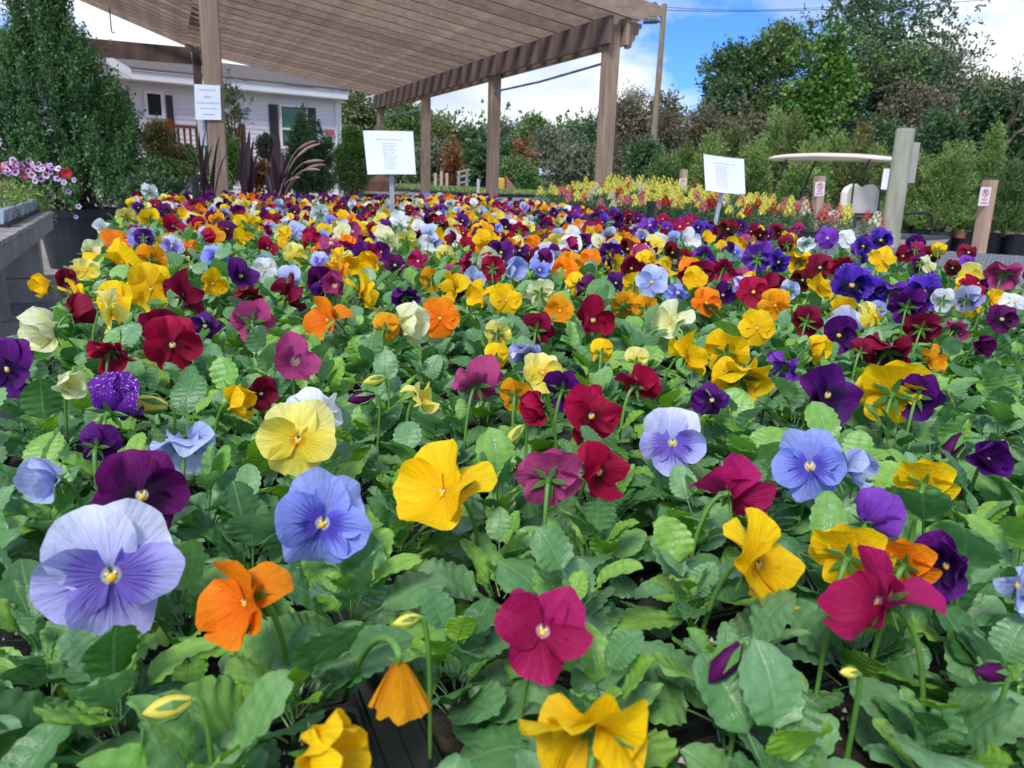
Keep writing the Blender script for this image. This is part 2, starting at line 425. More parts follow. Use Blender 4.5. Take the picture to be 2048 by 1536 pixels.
variety('oran', 'orange', dict(base=(0.90, 0.245, 0.004), edge=(0.92, 0.28, 0.006)),
        dict(base=(0.90, 0.19, 0.003), edge=(0.92, 0.26, 0.006), core=(0.9, 0.4, 0.02), coreR=0.10))
variety('yel', 'golden yellow', dict(base=(0.92, 0.60, 0.003), edge=(0.92, 0.64, 0.006)),
        dict(base=(0.91, 0.55, 0.003), edge=(0.92, 0.62, 0.006), core=(0.9, 0.38, 0.01), coreR=0.12))
variety('ambr', 'amber yellow', dict(base=(0.86, 0.36, 0.006), edge=(0.88, 0.42, 0.012)),
        dict(base=(0.84, 0.30, 0.005), edge=(0.88, 0.42, 0.012), core=(0.7, 0.2, 0.01), coreR=0.14))
variety('lem', 'lemon yellow', dict(base=(0.88, 0.80, 0.14), edge=(0.88, 0.83, 0.30)),
        dict(base=(0.88, 0.72, 0.05), edge=(0.88, 0.80, 0.18), core=(0.9, 0.48, 0.01), coreR=0.22))
variety('cream', 'pale cream', dict(base=(0.80, 0.83, 0.42), edge=(0.83, 0.87, 0.58)),
        dict(base=(0.82, 0.82, 0.36), edge=(0.83, 0.87, 0.56), core=(0.9, 0.6, 0.05), coreR=0.14))
variety('whit', 'white', dict(base=(0.82, 0.86, 0.88), edge=(0.87, 0.90, 0.90)),
        dict(base=(0.80, 0.85, 0.86), edge=(0.87, 0.90, 0.90), core=(0.88, 0.68, 0.1), coreR=0.14))
eye_y = mat('eye_yellow', (0.88, 0.56, 0.02), (0.85, 0.42, 0.01), 0.5, 200)
eye_w = mat('eye_white', (0.85, 0.84, 0.74), (0.7, 0.66, 0.5), 0.5, 200)

# ------------------------------------------------------------------ mesh helpers
def mk(name, verts, faces, mats=None, parent=None, smooth=False, uvs=None, midx=None, link=True):
    me = bpy.data.meshes.new(name)
    verts = np.asarray(verts, dtype=np.float32)
    if isinstance(faces, np.ndarray):
        n, k = faces.shape
        me.vertices.add(len(verts)); me.vertices.foreach_set('co', verts.ravel())
        me.loops.add(n * k); me.loops.foreach_set('vertex_index', faces.astype(np.int32).ravel())
        me.polygons.add(n)
        me.polygons.foreach_set('loop_start', np.arange(0, n * k, k, dtype=np.int32))
        me.polygons.foreach_set('loop_total', np.full(n, k, dtype=np.int32))
        me.update(calc_edges=True)
    else:
        me.from_pydata(verts.tolist(), [], faces)
        me.update()
    if mats is not None:
        for m in (mats if isinstance(mats, (list, tuple)) else [mats]): me.materials.append(m)
    if midx is not None:
        me.polygons.foreach_set('material_index', np.asarray(midx, dtype=np.int32))
    if smooth:
        me.polygons.foreach_set('use_smooth', np.ones(len(me.polygons), dtype=bool))
    if uvs is not None:
        l = me.uv_layers.new(name='UVMap')
        vi = np.zeros(len(me.loops), dtype=np.int32); me.loops.foreach_get('vertex_index', vi)
        l.data.foreach_set('uv', np.asarray(uvs, dtype=np.float32)[vi].ravel())
    if not link: return me
    return put(name, me, parent)

def put(name, me, parent=None, M=None):
    o = bpy.data.objects.new(name, me)
    C.objects.link(o)
    if parent is not None: o.parent = parent
    if M is not None: o.matrix_basis = M
    return o

def thing(name, label, cat, loc=(0, 0, 0), rotz=0.0, group=None, kind=None):
    o = bpy.data.objects.new(name, None)
    o.empty_display_size = 0.05
    C.objects.link(o)
    o.location = [float(a) for a in loc]; o.rotation_euler = (0, 0, rotz)
    tag(o, label, cat, group, kind)
    return o
def tag(o, label=None, cat=None, group=None, kind=None):
    if label: o['label'] = label
    if cat: o['category'] = cat
    if group: o['group'] = group
    if kind: o['kind'] = kind
    return o

class MB:
    """collects shapes, then links them as one mesh"""
    def __init__(s): s.v = []; s.f = []; s.m = []
    def add(s, v, f, m=0):
        n = len(s.v)
        s.v += [tuple(float(c) for c in p) for p in v]
        s.f += [tuple(i + n for i in q) for q in f]
        s.m += [m] * len(f)
    def obox(s, c, ax, ay, az, m=0):
        """box about c with three half-axis vectors"""
        c = np.array(c, float); ax, ay, az = [np.array(q, float) for q in (ax, ay, az)]
        v = [c + i * ax + j * ay + k * az for k in (-1, 1) for j in (-1, 1) for i in (-1, 1)]
        s.add(v, [(0, 2, 3, 1), (4, 5, 7, 6), (0, 1, 5, 4), (2, 6, 7, 3), (0, 4, 6, 2), (1, 3, 7, 5)], m)
    def box(s, c, d, m=0): s.obox(c, (d[0] / 2, 0, 0), (0, d[1] / 2, 0), (0, 0, d[2] / 2), m)
    def cbox(s, c, d, b, m=0):
        """box with chamfered vertical and top edges (bevel b)"""
        x, y, z = d[0] / 2, d[1] / 2, d[2] / 2
        rings = []
        for zz, i in ((-z, b), (-z + b, 0), (z - b, 0), (z, b)):
            X, Y = x - i, y - i
            rings.append([(c[0] + p, c[1] + q, c[2] + zz) for p, q in ((X - b, -Y), (X, -Y + b), (X, Y - b), (X - b, Y), (-X + b, Y), (-X, Y - b), (-X, -Y + b), (-X + b, -Y))])
        s.loft(rings, m)
    def loft(s, rings, m=0, cap=True):
        n = len(rings[0]); v = [p for r in rings for p in r]; f = []
        for k in range(len(rings) - 1):
            for i in range(n):
                j = (i + 1) % n
                f.append((k * n + i, k * n + j, (k + 1) * n + j, (k + 1) * n + i))
        if cap:
            f.append(tuple(range(n - 1, -1, -1))); f.append(tuple(range((len(rings) - 1) * n, len(rings) * n)))
        s.add(v, f, m)
    def tube(s, pts, r, n=8, m=0, cap=True):
        pts = [np.array(p, float) for p in pts]
        if not hasattr(r, '__len__'): r = [r] * len(pts)
        rings = []; ref = None
        for i, p in enumerate(pts):
            d = pts[min(i + 1, len(pts) - 1)] - pts[max(i - 1, 0)]
            d = d / (np.linalg.norm(d) + 1e-12)
            if ref is None:
                ref = np.cross(d, [0, 0, 1.0] if abs(d[2]) < 0.9 else [1.0, 0, 0])
            a = ref - d * (ref @ d); a /= np.linalg.norm(a) + 1e-12; ref = a
            b = np.cross(d, a)
            rings.append([p + r[i] * (a * math.cos(t) + b * math.sin(t)) for t in np.linspace(0, 2 * math.pi, n, endpoint=False)])
        s.loft(rings, m, cap)
    def prism(s, poly, off, m=0):
        """extrude polygon (3-D points) by vector off"""
        off = np.array(off, float)
        s.loft([[np.array(p, float) for p in poly], [np.array(p, float) + off for p in poly]], m)
    def build(s, name, mats, parent=None, smooth=False, link=True):
        me = bpy.data.meshes.new(name)
        me.from_pydata(s.v, [], s.f)
        for m in (mats if isinstance(mats, (list, tuple)) else [mats]): me.materials.append(m)
        me.polygons.foreach_set('material_index', s.m)
        if smooth: me.polygons.foreach_set('use_smooth', [True] * len(me.polygons))
        me.update()
        if not link: return me
        return put(name, me, parent)

def bez(pts, n=10):
    P = [np.array(p, float) for p in pts]; out = []
    for t in np.linspace(0, 1, n):
        Q = P
        while len(Q) > 1: Q = [Q[i] * (1 - t) + Q[i + 1] * t for i in range(len(Q) - 1)]
        out.append(Q[0])
    return out

# ------------------------------------------------------------------ leafy masses (vectorised)
def leaf_quads(P, D, L, Wd, rs):
    """rhombic folded leaves: bases P, directions D, lengths L, widths Wd -> verts, quads"""
    n = len(P)
    D = D / (np.linalg.norm(D, axis=1, keepdims=True) + 1e-9)
    A = rs.normal(size=(n, 3)); A -= D * (A * D).sum(1, keepdims=True); A /= np.linalg.norm(A, axis=1, keepdims=True) + 1e-9
    N = np.cross(D, A)
    L = L[:, None]; Wd = Wd[:, None]
    v0 = P; v1 = P + D * L * 0.45 + A * Wd * 0.5 + N * Wd * 0.15; v2 = P + D * L - N * Wd * 0.1; v3 = P + D * L * 0.45 - A * Wd * 0.5 + N * Wd * 0.15
    V = np.stack([v0, v1, v2, v3], 1).reshape(-1, 3)
    F = np.arange(4 * n).reshape(n, 4)
    return V, F

def twig_cloud(bases, dirs, tl, nl, ls, lw, rs, spread=0.7, jit=0.25):
    """leaves set along short twigs"""
    n = len(bases)
    t = rs.rand(n, nl)[:, :, None] * np.asarray(tl).reshape(-1, 1, 1)
    d = dirs[:, None, :]
    P = bases[:, None, :] + d * t + rs.normal(size=(n, nl, 3)) * ls * jit
    D = d + rs.normal(size=(n, nl, 3)) * spread
    P = P.reshape(-1, 3); D = D.reshape(-1, 3)
    k = len(P)
    return leaf_quads(P, D, ls * (0.7 + 0.6 * rs.rand(k)), lw * (0.7 + 0.6 * rs.rand(k)), rs)

def rand_dir(n, rs, up=0.0):
    d = rs.normal(size=(n, 3)); d /= np.linalg.norm(d, axis=1, keepdims=True)
    d[:, 2] += up
    return d / np.linalg.norm(d, axis=1, keepdims=True)

def blob_crown(blobs, n, ls, rs, up=0.4, nl=8, lw=0.55, tl=None, spread=0.7, shell=0.55):
    """n twigs over ellipsoid blobs [(cx,cy,cz,rx,ry,rz)], denser near their skin, ragged outline"""
    B = np.array(blobs); w = (B[:, 3] * B[:, 4] * B[:, 5]) ** 0.67; w /= w.sum()
    k = rs.choice(len(B), n, p=w)
    d = rand_dir(n, rs)
    r = (shell + (1 - shell) * rs.rand(n) ** 0.7) * (1 + 0.12 * rs.normal(size=n))
    P = B[k, :3] + d * B[k, 3:] * r[:, None]
    dd = d + rand_dir(n, rs) * 0.5; dd[:, 2] += up
    dd /= np.linalg.norm(dd, axis=1, keepdims=True)
    tl = ls * 3 if tl is None else tl
    return twig_cloud(P, dd, np.full(n, tl) * (0.6 + 0.8 * rs.rand(n)), nl, ls, ls * lw, rs, spread)

def limbs(mb, base, tips, r0, rs, trunk_top):
    base = np.array(base, float); tt = np.array(trunk_top, float)
    mid = (base + tt) / 2 + rs.normal(size=3) * [r0, r0, 0] * 1.2
    tr = bez([base, mid, tt], 6)
    mb.tube(tr, list(np.linspace(r0, r0 * 0.55, 6)), 7)
    for tp in tips:
        s = tr[rs.randint(2, 6)]
        tp = np.array(tp, float)
        m = (s + tp) / 2 + rs.normal(size=3) * 0.08 * np.linalg.norm(tp - s) + np.array([0, 0, 0.08 * np.linalg.norm(tp - s)])
        mb.tube(bez([s, m, tp], 5), list(np.linspace(r0 * 0.42, r0 * 0.08, 5)), 5)

def tree(label, px, Y, top, width, m, group, n=900, ls=0.22, seed=0, trunk_bark=None, base_frac=0.25, nb=7, name='tree', cat='tree',
         up=0.3, cone=False, upright=False, base_z=0.0, lw=0.55, spread=0.8, shell=0.45, nl=8, bsc=1.0):
    """a tree whose crown reaches photo row `top` at column px, `width` px wide, standing Y metres off"""
    rs = np.random.RandomState(1000 + seed)
    P = atY(px, top, Y); zt = P[2]; x = P[0]
    wd = width / FPX * Y
    t = thing(name, label, cat, (x, Y, base_z), 0, group)
    h = zt - base_z
    b0 = h * base_frac
    blobs = []
    if cone:
        for i in range(nb):
            f = (i + 0.5) / nb; r = wd / 2 * (1 - f * 0.8) * (0.9 + .2 * rs.rand())
            blobs.append((rs.normal() * r * 0.12, rs.normal() * r * 0.12, b0 + (h - b0) * f * 0.95, r, r, (h - b0) / nb * 1.1))
    else:
        for i in range(nb):
            f = rs.rand(); a = rs.rand() * 6.283
            e = math.sqrt(max(0.05, 1 - (2 * f - 0.85) ** 2))
            q = wd / 2 * e * (0.30 + 0.4 * rs.rand()) * (2 - bsc)
            r = wd * (0.20 + 0.13 * rs.rand()) * bsc
            rz = r * (1.0 + 0.5 * rs.rand())
            blobs.append((q * math.cos(a) * 1.0, q * math.sin(a), min(b0 + (h - b0) * f, h - rz * 0.9), r, r, rz))
        blobs.append((0, 0, h - wd * 0.2, wd * 0.2, wd * 0.2, wd * 0.2))
        blobs.append((-wd * 0.28, 0, b0 + (h - b0) * 0.4, wd * 0.22, wd * 0.2, wd * 0.22))
        blobs.append((wd * 0.28, 0, b0 + (h - b0) * 0.45, wd * 0.22, wd * 0.2, wd * 0.22))
    V, F = blob_crown(blobs, n, ls, rs, up=up, nl=nl, lw=lw, spread=spread, shell=shell)
    mk('crown', V, F, m, t)
    mb = MB()
    tips = [(b[0], b[1], b[2]) for b in blobs[:8]]
    limbs(mb, (0, 0, 0), tips, max(0.04, wd * 0.035), rs, (0, 0, b0 + (h - b0) * 0.6))
    mb.build('trunk', trunk_bark or barkm, t, smooth=True)
    return t

def bare_tree(label, px, Y, top, width, seed, group=None, leaves=None, n=120, depth=4, name='tree', base_z=0):
    rs = np.random.RandomState(seed)
    P = atY(px, top, Y); h = P[2] - base_z; wd = width / FPX * Y
    t = thing(name, label, 'tree', (P[0], Y, base_z), 0, group)
    mb = MB(); ends = []
    def grow(p, d, l, r, k):
        q = p + d * l
        mb.tube(bez([p, (p + q) / 2 + rs.normal(size=3) * l * 0.08, q], 4), [r, r * .85, r * .7, r * .6], 5)
        if k == 0: ends.append(q); return
        for _ in range(3):
            nd = d + rs.normal(size=3) * [0.55, 0.55, 0.3] * (0.6 + wd / h); nd[2] = abs(nd[2]) * 0.7 + .15
            nd /= np.linalg.norm(nd)
            grow(q if rs.rand() > .3 else p + d * l * .7, nd, l * (0.62 + .15 * rs.rand()), r * 0.55, k - 1)
    grow(np.zeros(3), np.array([0, 0, 1.0]), h * 0.36, max(0.02, h * 0.014), depth)
    mb.build('trunk', twigm, t)
    if leaves:
        E = np.array(ends)[rs.randint(0, len(ends), n)] + rs.normal(size=(n, 3)) * wd * 0.03
        V, F = twig_cloud(E, rand_dir(n, rs, .2), np.full(n, .4), 4, h * 0.016, h * .01, rs)
        mk('crown', V, F, leaves, t)
    return t

# ================================================================== THE GROUND
gm = mat('ground_dirt', (0.20, 0.17, 0.13), (0.10, 0.105, 0.06), 0.95, 0.6, 8, 0.3, 12)
mb = MB()
gx = [-900, -60, -20, 0, 20, 60, 900]; gy = [-40, 0, 20, 60, 150, 900]
vv = [(x, y, 0) for y in gy for x in gx]
mk('ground', vv, [(j * 7 + i, j * 7 + i + 1, j * 7 + i + 8, j * 7 + i + 7) for j in range(5) for i in range(6)], gm)
tag(bpy.data.objects['ground'], kind='structure')
def quad_sheet(name, pts, m, z):
    o = mk(name, [(p[0], p[1], z) for p in pts], [tuple(range(len(pts)))], m)
    tag(o, kind='structure'); return o
quad_sheet('gravel_yard', [uv(-3, -9), uv(-3, 14), uv(13.5, 14), uv(13.5, -9)], gravel_m, 0.004)
quad_sheet('path', [uv(-3, -2.6), uv(-3, 3.2), uv(9, 3.2), uv(9, -2.6)], cloth_m, 0.008)
rs = np.random.RandomState(3)
n = 5000
pu = rs.rand(n) * 9 + .5; pv = -0.15 - rs.rand(n) * 1.3
P = np.array([uv(a, b, .012) for a, b in zip(pu, pv)]); sz = 0.003 + 0.008 * rs.rand(n) ** 3
T4 = np.array([(1, 0, -.4), (-.5, .87, -.4), (-.5, -.87, -.4), (0, 0, 1)])
V = (P[:, None, :] + T4[None] * sz[:, None, None]).reshape(-1, 3)
F = (np.array([(0, 1, 3), (1, 2, 3), (2, 0, 3)])[None] + 4 * np.arange(n)[:, None, None]).reshape(-1, 3)
tag(mk('gravel', V, F, mat('pebble', (0.36, 0.33, 0.28), (0.12, 0.10, 0.08), .9, 2, island=.5)), kind='stuff')

# ================================================================== PERGOLA
R1 = np.array([0.845, 8.0, 0.0])
BZ = 2.37                       # underside of the beam
u_, v_ = Uv, Vv
WID = 3.62
SL = math.tan(R_(8.7))
perg = thing('pergola', 'long brown wooden pergola with dense joists on posts above the flower benches', 'pergola', R1, 0)
def rel(p, o): return np.array(p, float) - np.array(o.location)
def board(c, ax, ay, az, name, m, parent, bev=0.006):
    b = MB(); b.obox(rel(c, parent), ax, ay, az)
    o = b.build(name, m, parent)
    return o
posts_u = [0.0, 2.95, 5.95, 8.95]
for k, pu in enumerate(posts_u):
    c = R1 + u_ * pu
    b = MB()
    h = BZ + 0.18
    hw = 0.068
    cc = rel(c, perg)
    ring = lambda z, w: [cc + Zv * z + u_ * (w * sx) + v_ * (w * sy) for sx, sy in ((-1, -.85), (-.85, -1), (.85, -1), (1, -.85), (1, .85), (.85, 1), (-.85, 1), (-1, .85))]
    b.loft([ring(0, hw), ring(h, hw)])
    b.build('post', wood, perg)
for pu in (0.0, 8.95):
    c = R1 + u_ * pu - v_ * (WID - (.26 if pu else 0))
    b = MB(); cc = rel(c, perg); hw = 0.07
    ztop = BZ + .2 + WID * SL
    b.loft([[cc + Zv * z + u_ * (hw * sx) + v_ * (hw * sy) for sx, sy in ((-1, -.85), (-.85, -1), (.85, -1), (1, -.85), (1, .85), (.85, 1), (-.85, 1), (-1, .85))] for z in (0, ztop)])
    b.build('post', wood if pu == 0 else wood_dark, perg)
# beam on the outer face, one stained board pair; butts the outside of the posts
board(R1 + u_ * 4.475 - v_ * 0.095 + Zv * (BZ + .12), u_ * 4.62, v_ * 0.022, Zv * 0.12, 'beam', wood_dark, perg)
board(R1 + u_ * 4.475 + v_ * 0.095 + Zv * (BZ + .12), u_ * 4.62, v_ * 0.022, Zv * 0.12, 'beam', wood, perg)
ZL = BZ + .24 + (WID - .1) * SL
hA, hB = R1 - u_ * .1 - v_ * (WID - .095), R1 + u_ * 9.05 - v_ * (WID - .36)
board((hA + hB) / 2 + Zv * (ZL - .12), (hB - hA) / 2, v_ * 0.022, Zv * 0.12, 'beam', wood_dark, perg)
# joists: scrolled tail outside the beam
def scroll_poly(x0, x1, h):
    """profile (along, up): x1 outer end, decorative ogee at the lower outer corner"""
    p = [(x0, 0), (x0, h), (x1, h)]
    p += [(x1, h * .72), (x1 - .03, h * .66), (x1 - .03, h * .60), (x1 - .07, h * .46), (x1 - .12, h * .40), (x1 - .16, h * .34), (x1 - .17, h * .22), (x1 - .20, h * .20),
          (x1 - .25, h * .05), (x1 - .32, 0)]
    return p
nj = 24
jm = None
dj = (v_ - Zv * SL); dj = dj / np.linalg.norm(dj)     # descends to the right
upj = np.cross(u_, dj); upj = upj if upj[2] > 0 else -upj
JH = 0.185
LJ = (WID - 0.1) / dj.dot(v_)
prof = scroll_poly(-LJ - 0.02, 0.45, JH)
b = MB()
b.prism([dj * x + upj * y - u_ * 0.019 for x, y in prof], u_ * 0.038)
jme = b.build('joist', wood_grain, None, link=False)
nseg = 2
for k in range(nj):
    pu = -0.16 + k * (9.25 / (nj - 1))
    o = put('joist', jme, perg, Matrix.Translation(Vector(rel(R1 + u_ * pu + Zv * (BZ + .245), perg))))
# corbel under the outer end at the first post
b = MB()
cp = [(0.12, -.24), (0.12, -.0), (0.28, -.01), (0.28, -.05), (.255, -.06), (.25, -.11), (.22, -.12), (.215, -.16), (.19, -.18), (.18, -.23), (.16, -.24)]
b.prism([rel(R1 + v_ * x + Zv * (BZ + .22 + y) - u_ * .08, perg) for x, y in cp], u_ * .036)
b.build('corbel', wood, perg)
# knee lap board on the outer face of the first post
board(R1 + v_ * .10 + Zv * 1.62 + u_ * .02, u_ * .03, v_ * .012, Zv * .24, 'cleat', wood_dark, perg)
b = MB()
b.tube([R1 + u_ * .07 + Zv * 2.22 - v_ * .03, R1 + u_ * 1.5 + Zv * 2.185 - v_ * .03, R1 + u_ * 2.88 + Zv * 2.19 - v_ * .03], 0.013, 8)
tag(b.build('pipe', bluepipe), 'thin blue pipe strung level between the two nearest right pergola posts', 'pipe')
b = MB()
b.tube([R1 + u_ * 6.02 + Zv * 2.16 - v_ * .03, R1 + u_ * 8.88 + Zv * 2.2 - v_ * .03], 0.011, 8)
tag(b.build('pipe', bluepipe), 'thin blue pipe between the two farthest pergola posts', 'pipe')

# ---- gabled shelter that rises left of the pergola
Lfar = R1 + u_ * 8.95 - v_ * WID + Zv * (ZL + .0)
shel = thing('gabled_shelter', 'brown timber gable roof with tie beam rising left of the pergola', 'shelter', (Lfar[0], Lfar[1], 0))
SG = math.tan(R_(19.5))
ridge_d = 3.45
dg = (-v_ + Zv * SG); dg /= np.linalg.norm(dg)
upg = np.cross(u_, dg); upg = upg if upg[2] > 0 else -upg
b = MB(); LG = ridge_d / dg.dot(-v_)
pr = [(0.0, 0), (0.0, .185), (LG, .185), (LG, 0)]
b.prism([dg * x + upg * y - u_ * .019 for x, y in pr], u_ * .038)
gme = b.build('rafter', wood_grain, None, link=False)
dg2 = (-v_ - Zv * SG); dg2 /= np.linalg.norm(dg2)
upg2 = np.cross(u_, dg2); upg2 = upg2 if upg2[2] > 0 else -upg2
b = MB(); b.prism([dg2 * x + upg2 * y - u_ * .019 for x, y in ((0, 0), (0, .185), (LG, .185), (LG, 0))], u_ * .038)
gme2 = b.build('rafter', wood_grain, None, link=False)
hr = ridge_d * SG
for k in range(26):
    pu = 8.95 - k * 0.36
    o0 = R1 + u_ * (pu + .06) - v_ * (WID - .07 - .2 * pu / 8.95) + Zv * (ZL + .005)
    put('rafter', gme, shel, Matrix.Translation(Vector(rel(o0, shel))))
    if k < 16:
        put('rafter', gme2, shel, Matrix.Translation(Vector(rel(o0 - v_ * (ridge_d + .004) + Zv * hr, shel))))
board(R1 + u_ * 8.95 - v_ * (WID + ridge_d - .185) + Zv * (ZL - .10), u_ * .03, v_ * (ridge_d), Zv * .14, 'tie_beam', wood_dark, shel)
board(R1 + u_ * 4.6 - v_ * (WID + ridge_d) + Zv * (ZL + hr + .21), u_ * 4.6, v_ * .02, Zv * .09, 'ridge_board', wood_dark, shel)
for pu in (8.95, 3.0):
    board(R1 + u_ * pu - v_ * (WID + 2 * ridge_d + .1) + Zv * (ZL / 2 - .12), u_ * .07, v_ * .07, Zv * (ZL / 2 - .12), 'post', wood, shel)
hp0 = atY(220, 30, 12.5)
b = MB(); b.tube([hp0 + Zv * .10, hp0, hp0 - Zv * .22], .009, 6); b.tube([hp0 - Zv * .22, hp0 - Zv * .25 + Vv * .02, hp0 - Zv * .23 + Vv * .045], .008, 6)
tag(b.build('hook', blackm), 'thin dark hook hanging below the gable roof edge', 'hook')

# ---- sign on the left front post, and the electric box beside it
PL = R1 - v_ * WID
def sheet_sign(name, label, corners, m, thick=0.004, lines=None, parent=None, seed=1, curl=0.0):
    """flat laminated sheet from four corners (tl, tr, br, bl) with rows of faint print"""
    tl, tr, br, bl = [np.array(c, float) for c in corners]
    nrm = np.cross(tr - tl, bl - tl); nrm /= np.linalg.norm(nrm)
    if nrm @ (CP - tl) < 0: nrm = -nrm
    N = 8; V = []; F = []
    for j in range(N + 1):
        for i in range(N + 1):
            s, t = i / N, j / N
            V.append(tl * (1 - s) * (1 - t) + tr * s * (1 - t) + br * s * t + bl * (1 - s) * t + nrm * curl * math.sin(s * 3.0) * (0.4 + t * .6))
    for j in range(N):
        for i in range(N):
            a = j * (N + 1) + i; F.append((a, a + N + 1, a + N + 2, a + 1))
    nv = len(V)
    V += [p - nrm * thick for p in V]
    F += [tuple(reversed([q + nv for q in f])) for f in F[:N * N]]
    edge = [i for i in range(N + 1)] + [(j + 1) * (N + 1) - 1 for j in range(1, N + 1)] + [N * (N + 1) + i for i in range(N - 1, -1, -1)] + [j * (N + 1) for j in range(N - 1, 0, -1)]
    for a, c in zip(edge, edge[1:] + edge[:1]): F.append((a, c, c + nv, a + nv))
    t_ = thing(name, label, 'sign', (tl + tr + br + bl) / 4 - Zv * .001)
    o = mk('sheet', [rel(p, t_) for p in V], F, m, t_)
    if lines:
        rs_ = random.Random(seed); b = MB()
        for (y, x0, x1, hh) in lines:
            x = x0
            while x < x1 - .01:
                w = min(rs_.uniform(.03, .11), x1 - x)
                def pt(s, t): return rel(tl * (1 - s) * (1 - t) + tr * s * (1 - t) + br * s * t + bl * (1 - s) * t + nrm * (curl * math.sin(s * 3.0) * (0.4 + t * .6) + .0012), t_)
                b.add([pt(x, y), pt(x, y + hh), pt(x + w, y + hh), pt(x + w, y)], [(0, 1, 2, 3)])
                x += w + .018
        b.build('print', inkm, t_)
    return t_
pn = -Uv
pf = PL - Uv * .085
cs = [atplane(x, y, pf, Uv) for x, y in ((388, 168), (440, 171), (443, 240), (391, 239))]
sheet_sign('notice_sign', 'white paper notice with faint blue lines on the left pergola post', cs, paperm, .004,
           [(.13, .2, .8, .035), (.32, .36, .64, .05), (.50, .08, .94, .035), (.66, .2, .85, .03), (.83, .3, .75, .035)], seed=4)
b = MB(); c0 = PL - Vv * .10 + Zv * (atY(392, 262, PL[1])[2]); b.cbox(c0, (.07, .05, .24), .008)
b.tube([c0 - Zv * .12, [c0[0], c0[1], .02]], .009, 8)
tag(b.build('electric_box', mat('grey_box', (.40, .43, .46), (.33, .36, .39), .5)), 'small grey electric box with conduit on the side of the left pergola post', 'box')

# ================================================================== HOUSE
A = atY(680, 190, 20.0)
d = ray(240, 147); B = CP + d * ((A[2] - H) / d[2])
wd = A - B; wlen0 = np.linalg.norm(wd); wd = wd / wlen0
hn = np.array([wd[1], -wd[0], 0]); hn = hn if hn @ (CP - A) > 0 else -hn
EZ = A[2] - .08
Bx = A - wd * (wlen0 + 6.0)
hlen = np.linalg.norm(A - Bx)
house = thing('house', 'pale lavender sided manufactured house with black shutters behind the pergola', 'house', (A[0], A[1], 0))
def hb(name, m, c, w, hgt, dep, off=0.0, parent=None):
    """box on the wall plane: centre c, half width w, half height hgt, half depth dep, pushed out by off"""
    b = MB(); b.obox(rel(c + hn * off, house), wd * w, hn * dep, Zv * hgt)
    return b.build(name, m, parent or house)
core = (A + Bx) / 2; core = np.array([core[0], core[1], EZ / 2]) - hn * 2.6
b = MB(); b.obox(rel(core, house), wd * (hlen / 2 - .02), hn * 2.56, Zv * (EZ / 2 - .01)); b.build('wall', sidingm, house)
nb_ = 24; sh = (EZ - .35) / nb_
b = MB(); b.prism([wd * 0 + hn * 0.0, hn * .022, hn * .008 + Zv * (sh + .012), Zv * (sh + .012)], wd * hlen)
sme = b.build('siding_board', sidingm, None, link=False)
for k in range(nb_):
    c = Bx * 1.0; c = np.array([c[0], c[1], .35 + k * sh])
    put('siding_board', sme, house, Matrix.Translation(Vector(rel(c - hn * .035, house))))
hb('corner_trim', whitep, np.array([A[0], A[1], EZ / 2]) - wd * .07, .08, EZ / 2 - .02, .03, .0)
# fascia and roof
mid = (A + Bx) / 2
hb('fascia', whitep, np.array([mid[0], mid[1], EZ + .05]), hlen / 2 + .03, .09, .02, .36)
hb('soffit', whitep, np.array([mid[0], mid[1], EZ - .045]), hlen / 2 + .0, .012, .19, .17)
b = MB()
e0 = Bx - wd * .3 + hn * .42; e1 = A + wd * .08 + hn * .42
r0 = Bx - wd * .3 - hn * 3.2; r1 = A + wd * .08 - hn * 3.2
rise = 0.72
q = [np.array([e0[0], e0[1], EZ + .14]), np.array([e1[0], e1[1], EZ + .14]), np.array([r1[0], r1[1], EZ + .14 + rise]), np.array([r0[0], r0[1], EZ + .14 + rise])]
b.prism([rel(p, house) for p in q], Zv * .05); b.build('roof', shingle, house)
gp = [rel(A - hn * .0 + Zv * (EZ - A[2] + .0), house), rel(A - hn * 3.2 + Zv * (EZ - A[2] + rise), house), rel(A - hn * 5.2 + Zv * (EZ - A[2]), house)]
b = MB(); b.prism(gp, -wd * .05); b.build('gable_end', sidingm, house)
vp = atplane(489, 155, A - hn * 1.2, hn)
b = MB(); b.tube([rel(vp - Zv * .12, house), rel(vp + Zv * .12, house)], .05, 8); b.build('vent_pipe', whitep, house)
# porch roof rake on the left
b = MB(); a0 = atplane(214, 119, A + hn * .6, hn); a1 = atplane(262, 147, A + hn * .6, hn)
b.obox(rel((a0 + a1) / 2, house), (a1 - a0) / 2, hn * .03, Zv * .09); b.build('rake_board', whitep, house)
def window(x0, y0, x1, y1, blinds):
    p00 = atplane(x0, y0, A, hn); p11 = atplane(x1, y1, A, hn)
    c = (p00 + p11) / 2; w = abs((p11 - p00) @ wd) / 2; h = abs(p11[2] - p00[2]) / 2
    fr = MB()
    for (cx, cz, ww, hh) in ((0, h - .03, w, .03), (0, -h + .03, w, .03), (-w + .03, 0, .03, h - .06), (w - .03, 0, .03, h - .06)) + (((0, -.1 * h, w - .06, .025),) if blinds else ()):
        fr.obox(rel(c + wd * cx + Zv * cz + hn * .02, house), wd * ww, hn * .035, Zv * hh)
    f = fr.build('window', whitep, house)
    g = MB(); g.obox(rel(c + hn * -.005, house), wd * (w - .06), hn * .006, Zv * (h - .06)); g.build('pane', glassm, f)
    if blinds:
        s = MB(); n_ = 22
        for i in range(n_):
            z = h - .12 - i * ((2 * h - .24) / n_)
            s.obox(rel(c + Zv * z + hn * .010, house), wd * (w - .10), hn * .0025 + Zv * .006, Zv * .012)
        s.build('blind', blindm, f)
    return f
window(286, 180, 330, 238, False)
window(556, 207, 616, 300, True)
